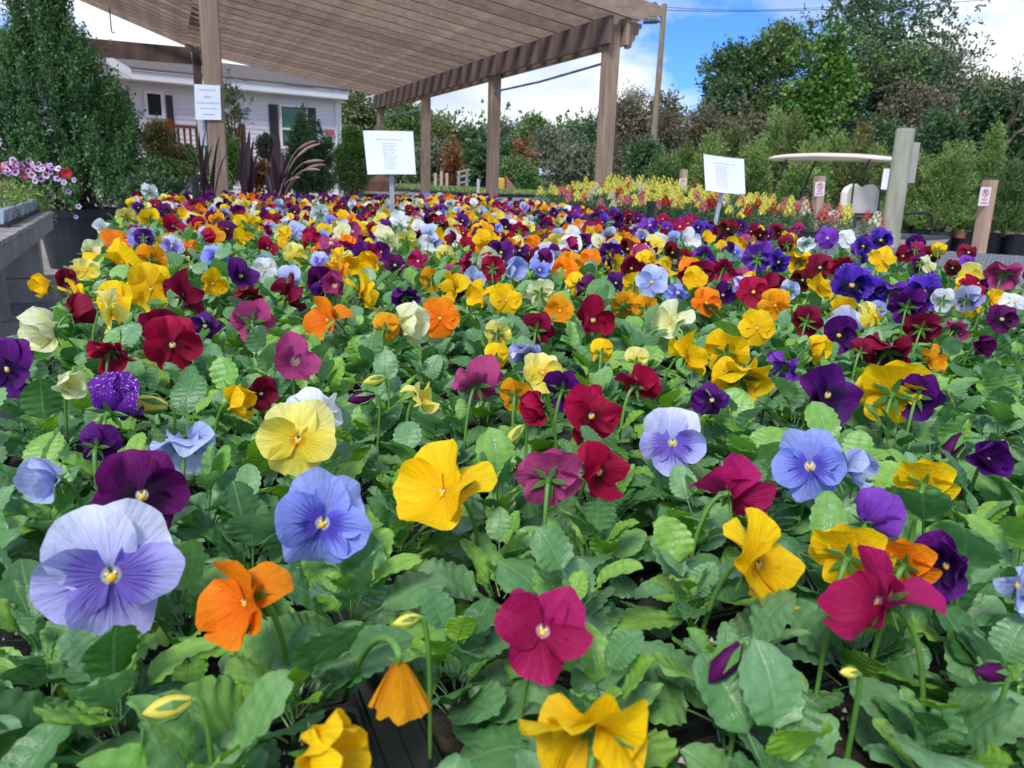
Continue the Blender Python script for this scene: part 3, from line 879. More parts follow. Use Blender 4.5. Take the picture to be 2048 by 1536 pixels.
def shutter(x0, y0, x1, y1):
    p00 = atplane(x0, y0, A, hn); p11 = atplane(x1, y1, A, hn)
    c = (p00 + p11) / 2; w = abs((p11 - p00) @ wd) / 2; h = abs(p11[2] - p00[2]) / 2
    b = MB(); b.obox(rel(c + hn * .01, house), wd * w, hn * .012, Zv * h)
    for zz in (-.5, .5):
        for i in range(9):
            z = zz * h + (i - 4) * h * .1
            b.obox(rel(c + Zv * z + hn * .028, house), wd * (w - .05), hn * .008, Zv * h * .035)
    b.build('shutter', shutterm, house)
shutter(247, 182, 262, 232); shutter(331, 190, 351, 282); shutter(537, 208, 557, 276); shutter(614, 215, 633, 285)
p0, p1 = atplane(651, 259, A + hn * .05, hn), atplane(669, 272, A + hn * .05, hn)
b = MB(); b.obox((p0 + p1) / 2, wd * abs((p1 - p0) @ wd) / 2, hn * .004, Zv * abs(p1[2] - p0[2]) / 2)
tag(b.build('wall_sign', mat('faded_red', (.62, .10, .14), (.55, .08, .11), .5)), 'small faded red sign on the house wall near its right corner', 'sign')

# deck with stained railing in front of the house
deck = thing('deck_railing', 'orange-brown stained wooden deck railing in front of the house', 'railing', atY(410, 330, 15.5) * [1, 1, 0])
Dp0 = atY(300, 253, 15.0); Dp1 = atY(488, 258, 16.2)
dd = Dp1 - Dp0; dd[2] = 0; dl = np.linalg.norm(dd); dd /= dl; DZ = (Dp0[2] + Dp1[2]) / 2
dn = np.array([dd[1], -dd[0], 0])
def dbox(name, c, a, bb, h, par=deck, m=deckm):
    b = MB(); b.obox(rel(c, deck), dd * a, dn * bb, Zv * h); return b.build(name, m, par)
dbox('handrail', np.array([*((Dp0 + Dp1) / 2)[:2], DZ]), dl / 2, .06, .025)
dbox('lower_rail', np.array([*((Dp0 + Dp1) / 2)[:2], DZ - .78]), dl / 2, .03, .035)
dbox('deck_floor', np.array([*((Dp0 + Dp1) / 2)[:2], DZ - .93]) - dn * .8, dl / 2, .8, .05)
for s in (0.19, 0.97):
    c = Dp0 + dd * dl * s
    dbox('newel_post', np.array([c[0], c[1], (DZ + .12) / 2]) + dn * .005, .055, .07, (DZ + .12) / 2)
b = MB(); b.obox([0, 0, 0], dd * .018, dn * .018, Zv * .37); bal = b.build('baluster', deckm, None, link=False)
for i in range(16):
    c = Dp0 + dd * dl * ((i + .5) / 16)
    put('baluster', bal, deck, Matrix.Translation(Vector(rel(np.array([c[0], c[1], DZ - .40]), deck))))

# grey metal hoop frame right of the house
hf = thing('metal_arch', 'thin grey metal frame standing behind the topiary right of the house', 'frame', atY(700, 360, 19) * [1, 1, 0])
b = MB()
q0, q1, q2 = atY(676, 249, 19), atY(716, 252, 19), atY(720, 330, 19)
b.tube([np.array([q0[0], q0[1], .0]) - hf.location, rel(q0, hf), rel(q1, hf), np.array([q1[0], q1[1], 0]) - np.array(hf.location)], .025, 6)
b.build('tube_frame', steelm, hf)

# ================================================================== BENCHES
BT = 0.75
def mesh_bench(label, poly, zt, legs, axis_a, axis_b, sp=0.036, panel=True):
    """bench with angle rim, legs and expanded-metal top made of crossing strips"""
    cx = sum(np.array(p) for p in poly) / len(poly)
    t = thing('mesh_bench', label, 'bench', (cx[0], cx[1], 0))
    b = MB(); n = len(poly)
    for i in range(n):
        a, c = np.array(poly[i]), np.array(poly[(i + 1) % n])
        dd_ = c - a; l = np.linalg.norm(dd_); dd_ /= l
        nn = np.array([-dd_[1], dd_[0], 0])
        b.obox(rel((a + c) / 2 + Zv * (zt - .022), t), dd_ * (l / 2), nn * .018, Zv * .018)
    b.build('rim', galv, t)
    if panel:
        V = []; F = []
        P2 = [np.array(p)[:2] for p in poly]
        def clip(o, dr):
            hits = []
            for i in range(n):
                a, c = P2[i], P2[(i + 1) % n]; e = c - a
                den = dr[0] * e[1] - dr[1] * e[0]
                if abs(den) < 1e-9: continue
                w = a - o; tt = (w[0] * e[1] - w[1] * e[0]) / den; ss = (w[0] * dr[1] - w[1] * dr[0]) / den
                if 0 <= ss <= 1: hits.append(tt)
            return (min(hits), max(hits)) if len(hits) >= 2 else None
        c0 = cx[:2]
        for k_, (dr, nr) in enumerate(((axis_a, axis_b), (axis_b, axis_a))):
            dr = np.array(dr[:2]); dr /= np.linalg.norm(dr); pn_ = np.array([-dr[1], dr[0]])
            m_ = int(6 / sp)
            for i in range(-m_, m_ + 1):
                o = c0 + pn_ * i * sp
                h = clip(o, dr)
                if not h: continue
                a, c = o + dr * h[0], o + dr * h[1]
                z = zt + (0.0022 if k_ else 0.0)
                w = pn_ * .0042; base = len(V)
                for p in (a, c):
                    for (sx, dz) in ((-1, 0), (1, 0), (0, -.004)):
                        V.append((*(p + w * sx), z + dz))
                F += [(base, base + 1, base + 4, base + 3), (base + 1, base + 2, base + 5, base + 4), (base + 2, base, base + 3, base + 5)]
        mo = mk('wire_mesh', [rel(p, t) for p in V], F, galv, t); mo['kind'] = 'stuff'
    for L_ in legs:
        b = MB(); b.obox(rel(np.array([L_[0], L_[1], (zt - .04) / 2]), t), Uv * .025, Vv * .025, Zv * (zt - .04) / 2); b.build('leg', galv, t)
    return t
BU0, BU1, BV0, BV1 = -0.35, 6.3, -0.19, 2.62
mesh_bench('long metal mesh bench carrying the trays of pansies', [uv(BU0, BV0), uv(BU0, BV1), uv(BU1, BV1), uv(BU1, BV0)], BT,
           [uv(a, bb) for a in (0.05, 2.0, 4.0, 6.0) for bb in (0.1, 2.5)], Uv + Vv * .5, Uv - Vv * .5, 0.04)
dB = np.array([.87, -.49, 0]); nB = np.array([.49, .87, 0])
# side bench: bounded on the left by the pansy bench
eF = np.array([2.36, 5.12, 0])
bp_ = [uv(1.0, BV1 + .03), uv(1.0, BV1 + .03) + Vv * 1.55, eF + dB * 1.3, eF - dB * 2.25 + nB * .0, uv(5.6, BV1 + .03)]
def _li(p, d1, q, d2):
    A_ = np.array([[d1[0], -d2[0]], [d1[1], -d2[1]]]); s = np.linalg.solve(A_, (q - p)[:2]); return p + d1 * s[0]
farEdge0 = _li(uv(0, BV1 + .03), Uv, eF, dB)
rightNear = uv(0.2, BV1 + .03) + Vv * 0
mesh_bench('empty grey wire mesh bench right of the pansies', [uv(0.2, BV1 + .03), uv(0.2, BV1 + 1.9), eF + dB * 1.4, farEdge0], BT + .0,
           [uv(.4, BV1 + .2), eF + dB * 1.1 - nB * .2, farEdge0 - Uv * .5 + Vv * .2], Uv + Vv * .35, Vv - Uv * .05, 0.034)
# snapdragon bench directly behind
sb = [farEdge0 + nB * .03, eF + nB * .03, eF + nB * 2.0, farEdge0 + nB * 2.6 - dB * .5]
mesh_bench('metal bench under the snapdragon trays', sb, BT, [farEdge0 + nB * .3, eF + nB * 1.7 - dB * .2, eF + nB * .2 - dB * .1], dB, nB, .06)

# left bench with concrete legs
cb = thing('concrete_bench', 'grey slab bench on concrete blocks at the left edge', 'bench', uv(5.0, -1.3))
e1 = atz(104, 424, .70); e0 = atz(0, 483, .70)
ce = (e1 - e0); ce[2] = 0; ce /= np.linalg.norm(ce); cn = np.array([-ce[1], ce[0], 0])
E0 = e0 - ce * 1.5
b = MB()
Ls = np.linalg.norm((e1 - E0)[:2])
c = (E0 + e1) / 2 + cn * .6; c[2] = .70 - .045
rs = np.random.RandomState(8)
# battens on a frame: individual slats across the bench
b.obox(rel(np.array([*( (E0 + e1) / 2 + cn * .02)[:2], .615]), cb), ce * Ls / 2, cn * .02, Zv * .055)
b.obox(rel(np.array([*( (E0 + e1) / 2 + cn * 1.18)[:2], .615]), cb), ce * Ls / 2, cn * .02, Zv * .055)
b.build('frame', concrete, cb)
ns = int(Ls / .125)
greyw = mat('weathered_plank', (0.42, 0.41, 0.40), (0.20, 0.18, 0.15), .9, 6, 6, .3, 40, per_obj=.2)
b = MB(); b.obox([0, 0, 0], ce * .055, cn * .61, Zv * .014); slm = b.build('slat', greyw, None, link=False)
for i in range(ns):
    p = E0 + ce * (i + .5) * .125 + cn * .6; p[2] = .688 + rs.rand() * .006
    put('slat', slm, cb, Matrix.Translation(Vector(rel(p, cb))))
for s, hh in ((0.90, .56), (.45, .56)):
    p = E0 + ce * Ls * s + cn * .30
    b = MB(); b.obox(rel(np.array([p[0], p[1], .38]), cb), ce * .10, cn * .22, Zv * .176); b.build('concrete_block', concrete, cb)
    b = MB(); b.obox(rel(np.array([p[0], p[1], .10]), cb), ce * .13, cn * .30, Zv * .0995); b.build('concrete_block', concrete, cb)
b = MB()
pp = E0 + ce * (Ls * .28) + cn * .04
b.tube([rel([pp[0], pp[1], 0], cb), rel([pp[0], pp[1], .56], cb)], .03, 10); b.build('leg', steelm, cb)

# ---- petunias in printed packs on that bench
packm = mat('pack_print_blue', (.50, .60, .68), (.22, .32, .42), .45, 9, 3, stretch=(6, 6, 1))
petw = thing('flower_pack', None, None)
bpy.data.objects.remove(petw)
for i in range(6):
    p = e1 - ce * (.22 + .33 * i) + cn * .22; p[2] = .70
    for j in range(2):
        if j and i > 3: continue
        lab = ['blue and white printed pack of petunias at the far end of the left bench', 'blue and white printed petunia pack, second from the bench end',
               'printed petunia pack near the left picture edge, third from the bench end', 'printed petunia pack cut by the left picture edge', 'printed petunia pack beyond the left edge', 'printed petunia pack at the near end of the left bench'][i]
        if j: lab = 'printed petunia pack in the back row on the left bench, ' + ['at its end', 'second', 'third', 'fourth'][i]
        t = thing('flower_pack', lab, 'flower pack', p + cn * .30 * j, 0, 'petunia packs on the left bench')
        for s in (-1, 1):
            b = MB()
            c = np.array([0, 0, .075]) + ce * .075 * s
            r0_ = [c + ce * (.055 * a) + cn * (.11 * bb) - Zv * .07 for a, bb in ((-1, -1), (1, -1), (1, 1), (-1, 1))]
            r1_ = [c + ce * (.068 * a) + cn * (.13 * bb) + Zv * .035 for a, bb in ((-1, -1), (1, -1), (1, 1), (-1, 1))]
            b.loft([r0_, r1_]); b.build('pot', packm, t)
        b = MB(); b.obox([0, 0, .012], ce * .15, cn * .14, Zv * .012); b.build('tray', potpl, t)
rs = np.random.RandomState(21)
npz = 330
s_ = rs.rand(npz); bases = np.array([e1 - ce * (-.10 + 2.1 * a) + cn * (.1 + .6 * rs.rand()) for a in s_]); bases[:, 2] = .80 + .10 * rs.rand(npz)
trail = np.array([e1 + ce * (.05 + .22 * rs.rand()) + cn * (.05 + .35 * rs.rand()) for _ in range(90)]); trail[:, 2] = .56 + .28 * rs.rand(90)
allb = np.vstack([bases, trail])
V, F = twig_cloud(allb, rand_dir(len(allb), rs, .4), np.full(len(allb), .12), 14, .035, .014, rs)
tag(mk('petunia_foliage', V, F, lf_pet), kind='stuff')
def petunia_mesh(m1, m2, seed):
    rr = random.Random(seed); V = [(0, 0, -.35)]; F = []; N = 20
    for k, (r, z) in enumerate(((.18, -.12), (.5, .0), (1.0, .06))):
        for i in range(N):
            a = i / N * 6.283; rad = r * (1 + (.10 * math.cos(5 * a) if k == 2 else 0)); V.append((rad * math.cos(a), rad * math.sin(a), z + .06 * math.cos(5 * a + 1) * (k == 2) + rr.uniform(-.03, .03) * k))
    for i in range(N): F.append((0, 1 + i, 1 + (i + 1) % N))
    mi = [1] * N
    for k in range(2):
        for i in range(N):
            j = (i + 1) % N; a = 1 + k * N; F.append((a + i, a + N + i, a + N + j, a + j)); mi.append(1 if k == 0 else 0)
    return mk('petunia', V, F, [m1, m2], smooth=True, midx=mi, link=False)
pw = mat('petunia_pink_white', (.78, .62, .78), (.70, .48, .68), .6, 8, per_obj=.12); pv_ = mat('petunia_throat', (.28, .06, .22), None, .6)
pm = mat('petunia_magenta', (.55, .02, .16), (.45, .02, .12), .6, 8, per_obj=.2); pr_ = mat('petunia_red', (.75, .02, .03), None, .6); pl_ = mat('petunia_lilac', (.52, .42, .72), (.45, .35, .66), .6)
pmm = {'pale pink-white': petunia_mesh(pw, pv_, 1), 'magenta': petunia_mesh(pm, pm, 2), 'red': petunia_mesh(pr_, pr_, 3), 'lilac': petunia_mesh(pl_, pv_, 4)}
spots = [(26, 321, 'pale pink-white', 16), (60, 325, 'pale pink-white', 14), (44, 338, 'magenta', 14), (10, 330, 'pale pink-white', 14), (2, 332, 'red', 12), (75, 338, 'pale pink-white', 16),
         (64, 350, 'pale pink-white', 16), (92, 350, 'pale pink-white', 16), (82, 358, 'pale pink-white', 15), (50, 352, 'magenta', 12), (30, 345, 'pale pink-white', 14), (28, 336, 'magenta', 13), (116, 337, 'pale pink-white', 14),
         (133, 346, 'red', 21), (115, 357, 'lilac', 16), (103, 335, 'pale pink-white', 12), (148, 360, 'lilac', 12), (137, 383, 'lilac', 13), (157, 413, 'lilac', 12), (152, 434, 'lilac', 9),
         (19, 377, 'magenta', 13), (2, 368, 'magenta', 10), (8, 350, 'magenta', 12), (96, 341, 'magenta', 12), (70, 362, 'pale pink-white', 12), (42, 330, 'magenta', 10), (56, 342, 'pale pink-white', 13), (128, 365, 'lilac', 12), (15, 340, 'pale pink-white', 12)]
PLB = {0: 'topmost at the left edge', 13: 'the only large red one at the end of the bench', 17: 'trailing down toward the big black pot', 18: 'hanging low in front of the black pot rim', 19: 'lowest of those hanging over the black pot', 20: 'low in the foliage by the packs'}
rq = random.Random(5)
for _ in range(42):
    x_ = rq.uniform(-5, 128); spots.append((x_, 352 - 22 * rq.random() - 10 * (1 - abs(x_ - 60) / 70), rq.choice(['pale pink-white'] * 5 + ['magenta'] * 3 + ['lilac'] * 2), rq.uniform(9, 13)))
for i, (x, y, c_, w) in enumerate(spots):
    Y = 6.2 if x < 60 else 6.7
    p = atY(x, y, Y)
    o = put('petunia', pmm[c_], None)
    o.location = p; o.scale = [w * .88 / 2 / FPX * Y] * 3
    dirv = Vector(CP - p).normalized() + Vector(rs.normal(size=3) * .45)
    o.rotation_euler = (dirv.to_track_quat('Z', 'Y')).to_euler()
    lab = c_ + ' petunia ' + PLB[i] if i in PLB else c_ + ' petunia among the packs on the left bench'
    tag(o, lab, 'petunia', 'petunias on the left bench')

# ================================================================== BIG SHRUB IN BLACK POT
Ysh = 8.6
sc_ = atY(160, 415, Ysh); pot_top = sc_[2]
potb = atz(160, 520, 0); Ysh = 8.6
prad = 75 / FPX * Ysh * 1.04
def round_pot(label, loc, r, h, m=potpl, cat='pot', group=None, rim=True, handles=False):
    t = thing('plant_pot', label, cat, loc, 0, group)
    b = MB(); N = 32
    def ring(r_, z): return [(r_ * math.cos(a), r_ * math.sin(a), z) for a in np.linspace(0, 2 * math.pi, N, endpoint=False)]
    b.loft([ring(r * .80, 0), ring(r * .97, h * .86), ring(r * 1.0, h * .86), ring(r * 1.0, h), ring(r * .93, h), ring(r * .90, h * .9), ring(r * .1, h * .88)], cap=True)
    b.build('pot_body', m, t, smooth=False)
    b = MB(); b.loft([ring(r * .89, h * .90), ring(r * .5, h * .93), ring(r * .1, h * .95)], cap=True); b.build('soil_surface', soil, t)
    if handles:
        for s in (0.3, 3.4):
            b = MB(); b.tube(bez([(r * math.cos(s - .2), r * math.sin(s - .2), h * .8), (r * 1.2 * math.cos(s), r * 1.2 * math.sin(s), h * .74), (r * math.cos(s + .2), r * math.sin(s + .2), h * .8)], 6), .012, 6); b.build('handle', m, t)
    return t
round_pot('wide black nursery pot holding the tall dark green shrub', (sc_[0], Ysh, 0), prad, pot_top, handles=True)
rs = np.random.RandomState(5)
sx, sy = sc_[0], Ysh
def rowx(y):   # half-width profile of the shrub in px and its centre, by photo row
    T = [(-150, 85, 4), (-60, 88, 22), (0, 90, 34), (60, 92, 42), (110, 98, 72), (170, 105, 125), (230, 118, 150), (290, 124, 158), (340, 140, 145), (390, 160, 110), (420, 165, 70)]
    for (a, c0, w0), (b_, c1, w1) in zip(T, T[1:]):
        if a <= y <= b_:
            f = (y - a) / (b_ - a); return c0 + (c1 - c0) * f, w0 + (w1 - w0) * f
    return 85, 60
nt_ = 3400
bs = []; ds = []
SPR = []
while len(SPR) < 170:
    y = rs.uniform(-150, 362); cx_, w_ = rowx(y)
    if rs.rand() > (w_ / 158): continue
    a = rs.rand() * 6.283; q = .45 + .5 * rs.rand() ** .6
    c = atY(cx_ + w_ * q * math.cos(a), y + 75, Ysh)
    SPR.append((np.array([c[0], Ysh + w_ / FPX * Ysh * q * math.sin(a) * .8, c[2]]), a, q))
for _ in range(nt_ - 500):
    s0, a, q = SPR[rs.randint(len(SPR))]
    k = rs.rand()
    bs.append(s0 + Zv * (k * .30) + rs.normal(size=3) * [.055, .055, .03] * (1.1 - k)); ds.append([math.cos(a) * .3 * q + rs.normal() * .12, math.sin(a) * .3 * q + rs.normal() * .12, 1.0])
while len(bs) < nt_:
    y = rs.uniform(-150, 362); cx_, w_ = rowx(y)
    if rs.rand() > (w_ / 185) ** 1.1: continue
    a = rs.rand() * 6.283; q = math.sqrt(rs.rand()) * .7 + .3 * (rs.rand() > .45)
    q = min(q, 1.0) * (1 + .05 * rs.normal())
    px_ = cx_ + w_ * q * math.cos(a)
    c = atY(px_, y + 75, Ysh); dep = w_ / FPX * Ysh * q * math.sin(a) * .8
    p = np.array([c[0], Ysh + dep, c[2]])
    bs.append(p); ds.append([math.cos(a) * .35 * q, math.sin(a) * .3 * q, 1.0])
bs = np.array(bs); ds = np.array(ds); ds /= np.linalg.norm(ds, axis=1, keepdims=True)
shb = thing('shrub', 'tall dark green small-leaved shrub in a black pot at the left', 'shrub', (sx, sy, pot_top * .9))
V, F = twig_cloud(bs, ds, .20 + .24 * rs.rand(nt_), 26, .040, .020, rs, .7, .35)
o = mk('crown', [0, 0, 0] + V - np.array(shb.location), F, lf_holly, shb)
b = MB()
for i in range(26):
    tp = bs[rs.randint(nt_)]
    b.tube(bez([rs.normal(size=3) * [.1, .1, 0], (rel(tp, shb)) * [.5, .5, .6], rel(tp, shb)], 5), [.022, .018, .012, .008, .004], 5)
b.build('trunk', barkm, shb)

# ================================================================== PANSIES
# unit flower: radius about 1 in its own XY plane, facing +Z, up +Y
def petal_grid(phi, c, a, D, z0, cup, ruff, fold, seed, nr=9, na=15, notch=0.0, frill=0.0):
    rr = np.random.RandomState(seed)
    ph1, ph2, ph3 = rr.rand(3) * 6.28
    V = []; UVs = []
    for i in range(nr + 1):
        s = (i / nr) ** 0.85
        for j in range(na + 1):
            t = -1 + 2 * j / na
            al = t * D
            R = c * math.cos(al) + math.sqrt(max(1e-4, a * a - (c * math.sin(al)) ** 2))
            R *= 1 - notch * math.exp(-(t / .16) ** 2)
            R *= 1 + (.026 + frill * .02) * math.sin(5 * al + ph1) + (.016 + frill * .02) * math.sin(13 * al + ph2)
            r = .02 + s * (R - .02)
            th = phi + al
            z = z0 - .03 * (1 - s) + cup * r * r + ruff * (s ** 3) * math.sin(4.6 * al + ph1) * .13 + ruff * (s ** 2.2) * math.sin(2.3 * al + ph3) * .15 + ruff * s ** 4 * math.sin(11 * al + ph2) * .035 + frill * s ** 5 * math.sin(21 * al + ph2) * .05
            z += -.05 * (1 - t * t) * s * (1 - s)
            V.append((r * math.cos(th), r * math.sin(th), z)); UVs.append((t * .5 + .5, r))
    V = np.array(V)
    # fold the petal about the axis through the centre, square to its direction
    ax = np.array([-math.sin(phi), math.cos(phi), 0]); dr = np.array([math.cos(phi), math.sin(phi), 0])
    x = V @ dr; y = V @ ax; z = V[:, 2]
    # progressive bend
    ang = fold * np.clip(x / .75, 0, 1.3) * .75 + fold * .25
    X = x * np.cos(ang) - z * np.sin(ang); Z = x * np.sin(ang) + z * np.cos(ang)
    V = X[:, None] * dr + y[:, None] * ax + Z[:, None] * np.array([0, 0, 1.])
    F = []
    for i in range(nr):
        for j in range(na):
            p = i * (na + 1) + j; F.append((p, p + na + 1, p + na + 2, p + 1))
    return V, np.array(F), np.array(UVs)
d2 = math.radians
# form: per petal (fold) for upper L, upper R, side L, side R, lower ; cup ; ruffle
FORMS = {
    'flat': ((-.05, .0, .10, .08, .05), -.05, 1.0),
    'open': ((-.12, -.20, .18, .10, -.10), .05, 1.2),
    'cup': ((.35, .30, .45, .40, .25), .15, 1.0),
    'refl': ((-.55, -.45, -.25, -.35, -.55), -.1, 1.2),
    'bfly': ((-.75, .25, .75, .10, .80), .0, 1.1),
    'fold': ((.85, .75, .95, .75, .70), .1, 1.1),
    'flop': ((.10, .0, -.7, -.8, -1.0), -.2, 1.3),
    'frilly': ((-.1, .1, .2, .1, -.1), .0, 1.5),
}
def petals_of(form, var, seed, lo=False):
    f, cup, ruff = FORMS[form]
    fr = 1.0 if form == 'frilly' else 0.0
    mu, ml, _ = VAR[var]
    q = dict(nr=4, na=7) if lo else (dict(nr=9, na=30) if fr else dict(nr=9, na=22))
    r = random.Random(seed)
    j = lambda s: r.uniform(-s, s)
    P = [
        (d2(62 + j(5)), .43, .56 + j(.03), d2(80), -.075, f[0] + j(.1), mu, 0),
        (d2(118 + j(5)), .43, .56 + j(.03), d2(80), -.045, f[1] + j(.1), mu, 0),
        (d2(-90 + j(3)), .40, .56 + j(.03), d2(84), -.010, f[4] + j(.1), ml, .09),
        (d2(186 + j(6)), .44, .47 + j(.03), d2(72), .020, f[2] + j(.1), ml, 0),
        (d2(-6 + j(6)), .44, .47 + j(.03), d2(72), .035, f[3] + j(.1), ml, 0),
    ]
    out = []
    for i, (ph, c, a, D, z0, fo, m, notch) in enumerate(P):
        V, F, U = petal_grid(ph, c, a, D, z0, cup, ruff, fo, seed * 7 + i, notch=notch, frill=fr, **q)
        out.append((V, F, U, m))
    return out
_pc = {}
def petal_meshes(form, var, seed):
    k = (form, var, seed)
    if k not in _pc:
        _pc[k] = [mk('petal', V, F, m, smooth=True, uvs=U, link=False) for V, F, U, m in petals_of(form, var, seed)]
    return _pc[k]
def dome(c, r, hz, n=10):
    V = [(c[0], c[1], c[2] + hz)]; F = []
    for k, (q, z) in enumerate(((.55, .8), (1.0, .0))):
        for i in range(n): V.append((c[0] + r * q * math.cos(i / n * 6.283), c[1] + r * q * math.sin(i / n * 6.283), c[2] + hz * z))
    for i in range(n): F.append((0, 1 + i, 1 + (i + 1) % n))
    for i in range(n): F.append((1 + i, 1 + n + i, 1 + n + (i + 1) % n, 1 + (i + 1) % n))
    return V, F
b = MB()
b.add(*dome((0, -.030, .025), .062, .030), 0)
b.add(*dome((-.052, .030, .030), .024, .012, 8), 1); b.add(*dome((.052, .030, .030), .024, .012, 8), 1)
EYE = b.build('eye', [eye_y, eye_w], None, smooth=True, link=False)
b = MB()
for i in range(5):
    a = i * 1.2566 + .5; d = np.array([math.cos(a), math.sin(a), 0]); s = np.array([-d[1], d[0], 0]); z = np.array([0, 0, 1.])
    pts = [d * .04 - z * .10, d * .20 + s * .085 - z * .13, d * .36 + s * .06 - z * .15, d * .55 - z * .22, d * .36 - s * .06 - z * .15, d * .20 - s * .085 - z * .13]
    pts2 = [p - z * .025 for p in pts]; b.loft([pts, pts2])
b.tube([(0, 0, -.06), (0, 0, -.24)], [.10, .075], 8)
b.tube([(0, 0, -.12), (0, .05, -.30), (0, .03, -.38)], [.05, .045, .02], 6)
CAL = b.build('sepals', calyxm, None, link=False)
V = []; F = []; U = []
def flower_matrix(P, yaw, pitch, roll, r):
    """+Z of the flower -> faces: yaw 0 = towards the camera's side (-Y), yaw + turns to the viewer's right"""
    P = np.array(P)
    vd = CP - P; base = math.atan2(vd[0], -vd[1])        # heading from flower to camera
    az = base + R_(yaw)
    fz = Vector((math.sin(az) * math.cos(R_(pitch)), -math.cos(az) * math.cos(R_(pitch)), math.sin(R_(pitch))))
    up = Vector((0, 0, 1)); x = up.cross(fz).normalized(); y = fz.cross(x)
    M = Matrix((x, y, fz)).transposed() @ Matrix.Rotation(R_(roll), 3, 'Z')
    M = M.to_4x4() * 1.0
    M.translation = Vector(P)
    return M @ Matrix.Scale(r, 4)
def stem_path(M, P, r, base):
    z = np.array(M.to_3x3().normalized().col[2]); P = np.array(P)
    s0 = P - z * r * .18
    return [s0, s0 - z * r * .55 + Zv * r * .10, np.array([base[0] * .35 + s0[0] * .65 - z[0] * r * .6, base[1] * .35 + s0[1] * .65 - z[1] * r * .6, (base[2] + s0[2]) * .5 + r * .1]), np.array(base)]
SOIL = BT + .055
flowers = []      # (screen x, y, radius px, words, thing)
def make_pansy(P, r, var, form, yaw, pitch, roll, seed, parts=True, eye=True, group='pansies in bloom on the long bench'):
    M = flower_matrix(P, yaw, pitch, roll, r)
    z = np.array(M.to_3x3().normalized().col[2])
    base = np.array([P[0] - z[0] * r * 1.0 + random.uniform(-.008, .008), P[1] - z[1] * r * 1.0 + .006, SOIL])
    t = thing('pansy', None, 'pansy', base, 0, group)
    Mb = Matrix.Translation(-Vector(base)) @ M
    if parts:
        for me in petal_meshes(form, var, seed): put('petal', me, t, Mb)
        if eye: put('eye', EYE, t, Mb)
        put('sepals', CAL, t, Mb)
        sp = stem_path(M, P, r, base)
        mb = MB(); mb.tube([p - base for p in bez(sp, 12)], [.0013 + .0004 * (1 - i / 11) for i in range(12)], 6)
        mb.build('stem', stemm, t, smooth=True)
    return t, M

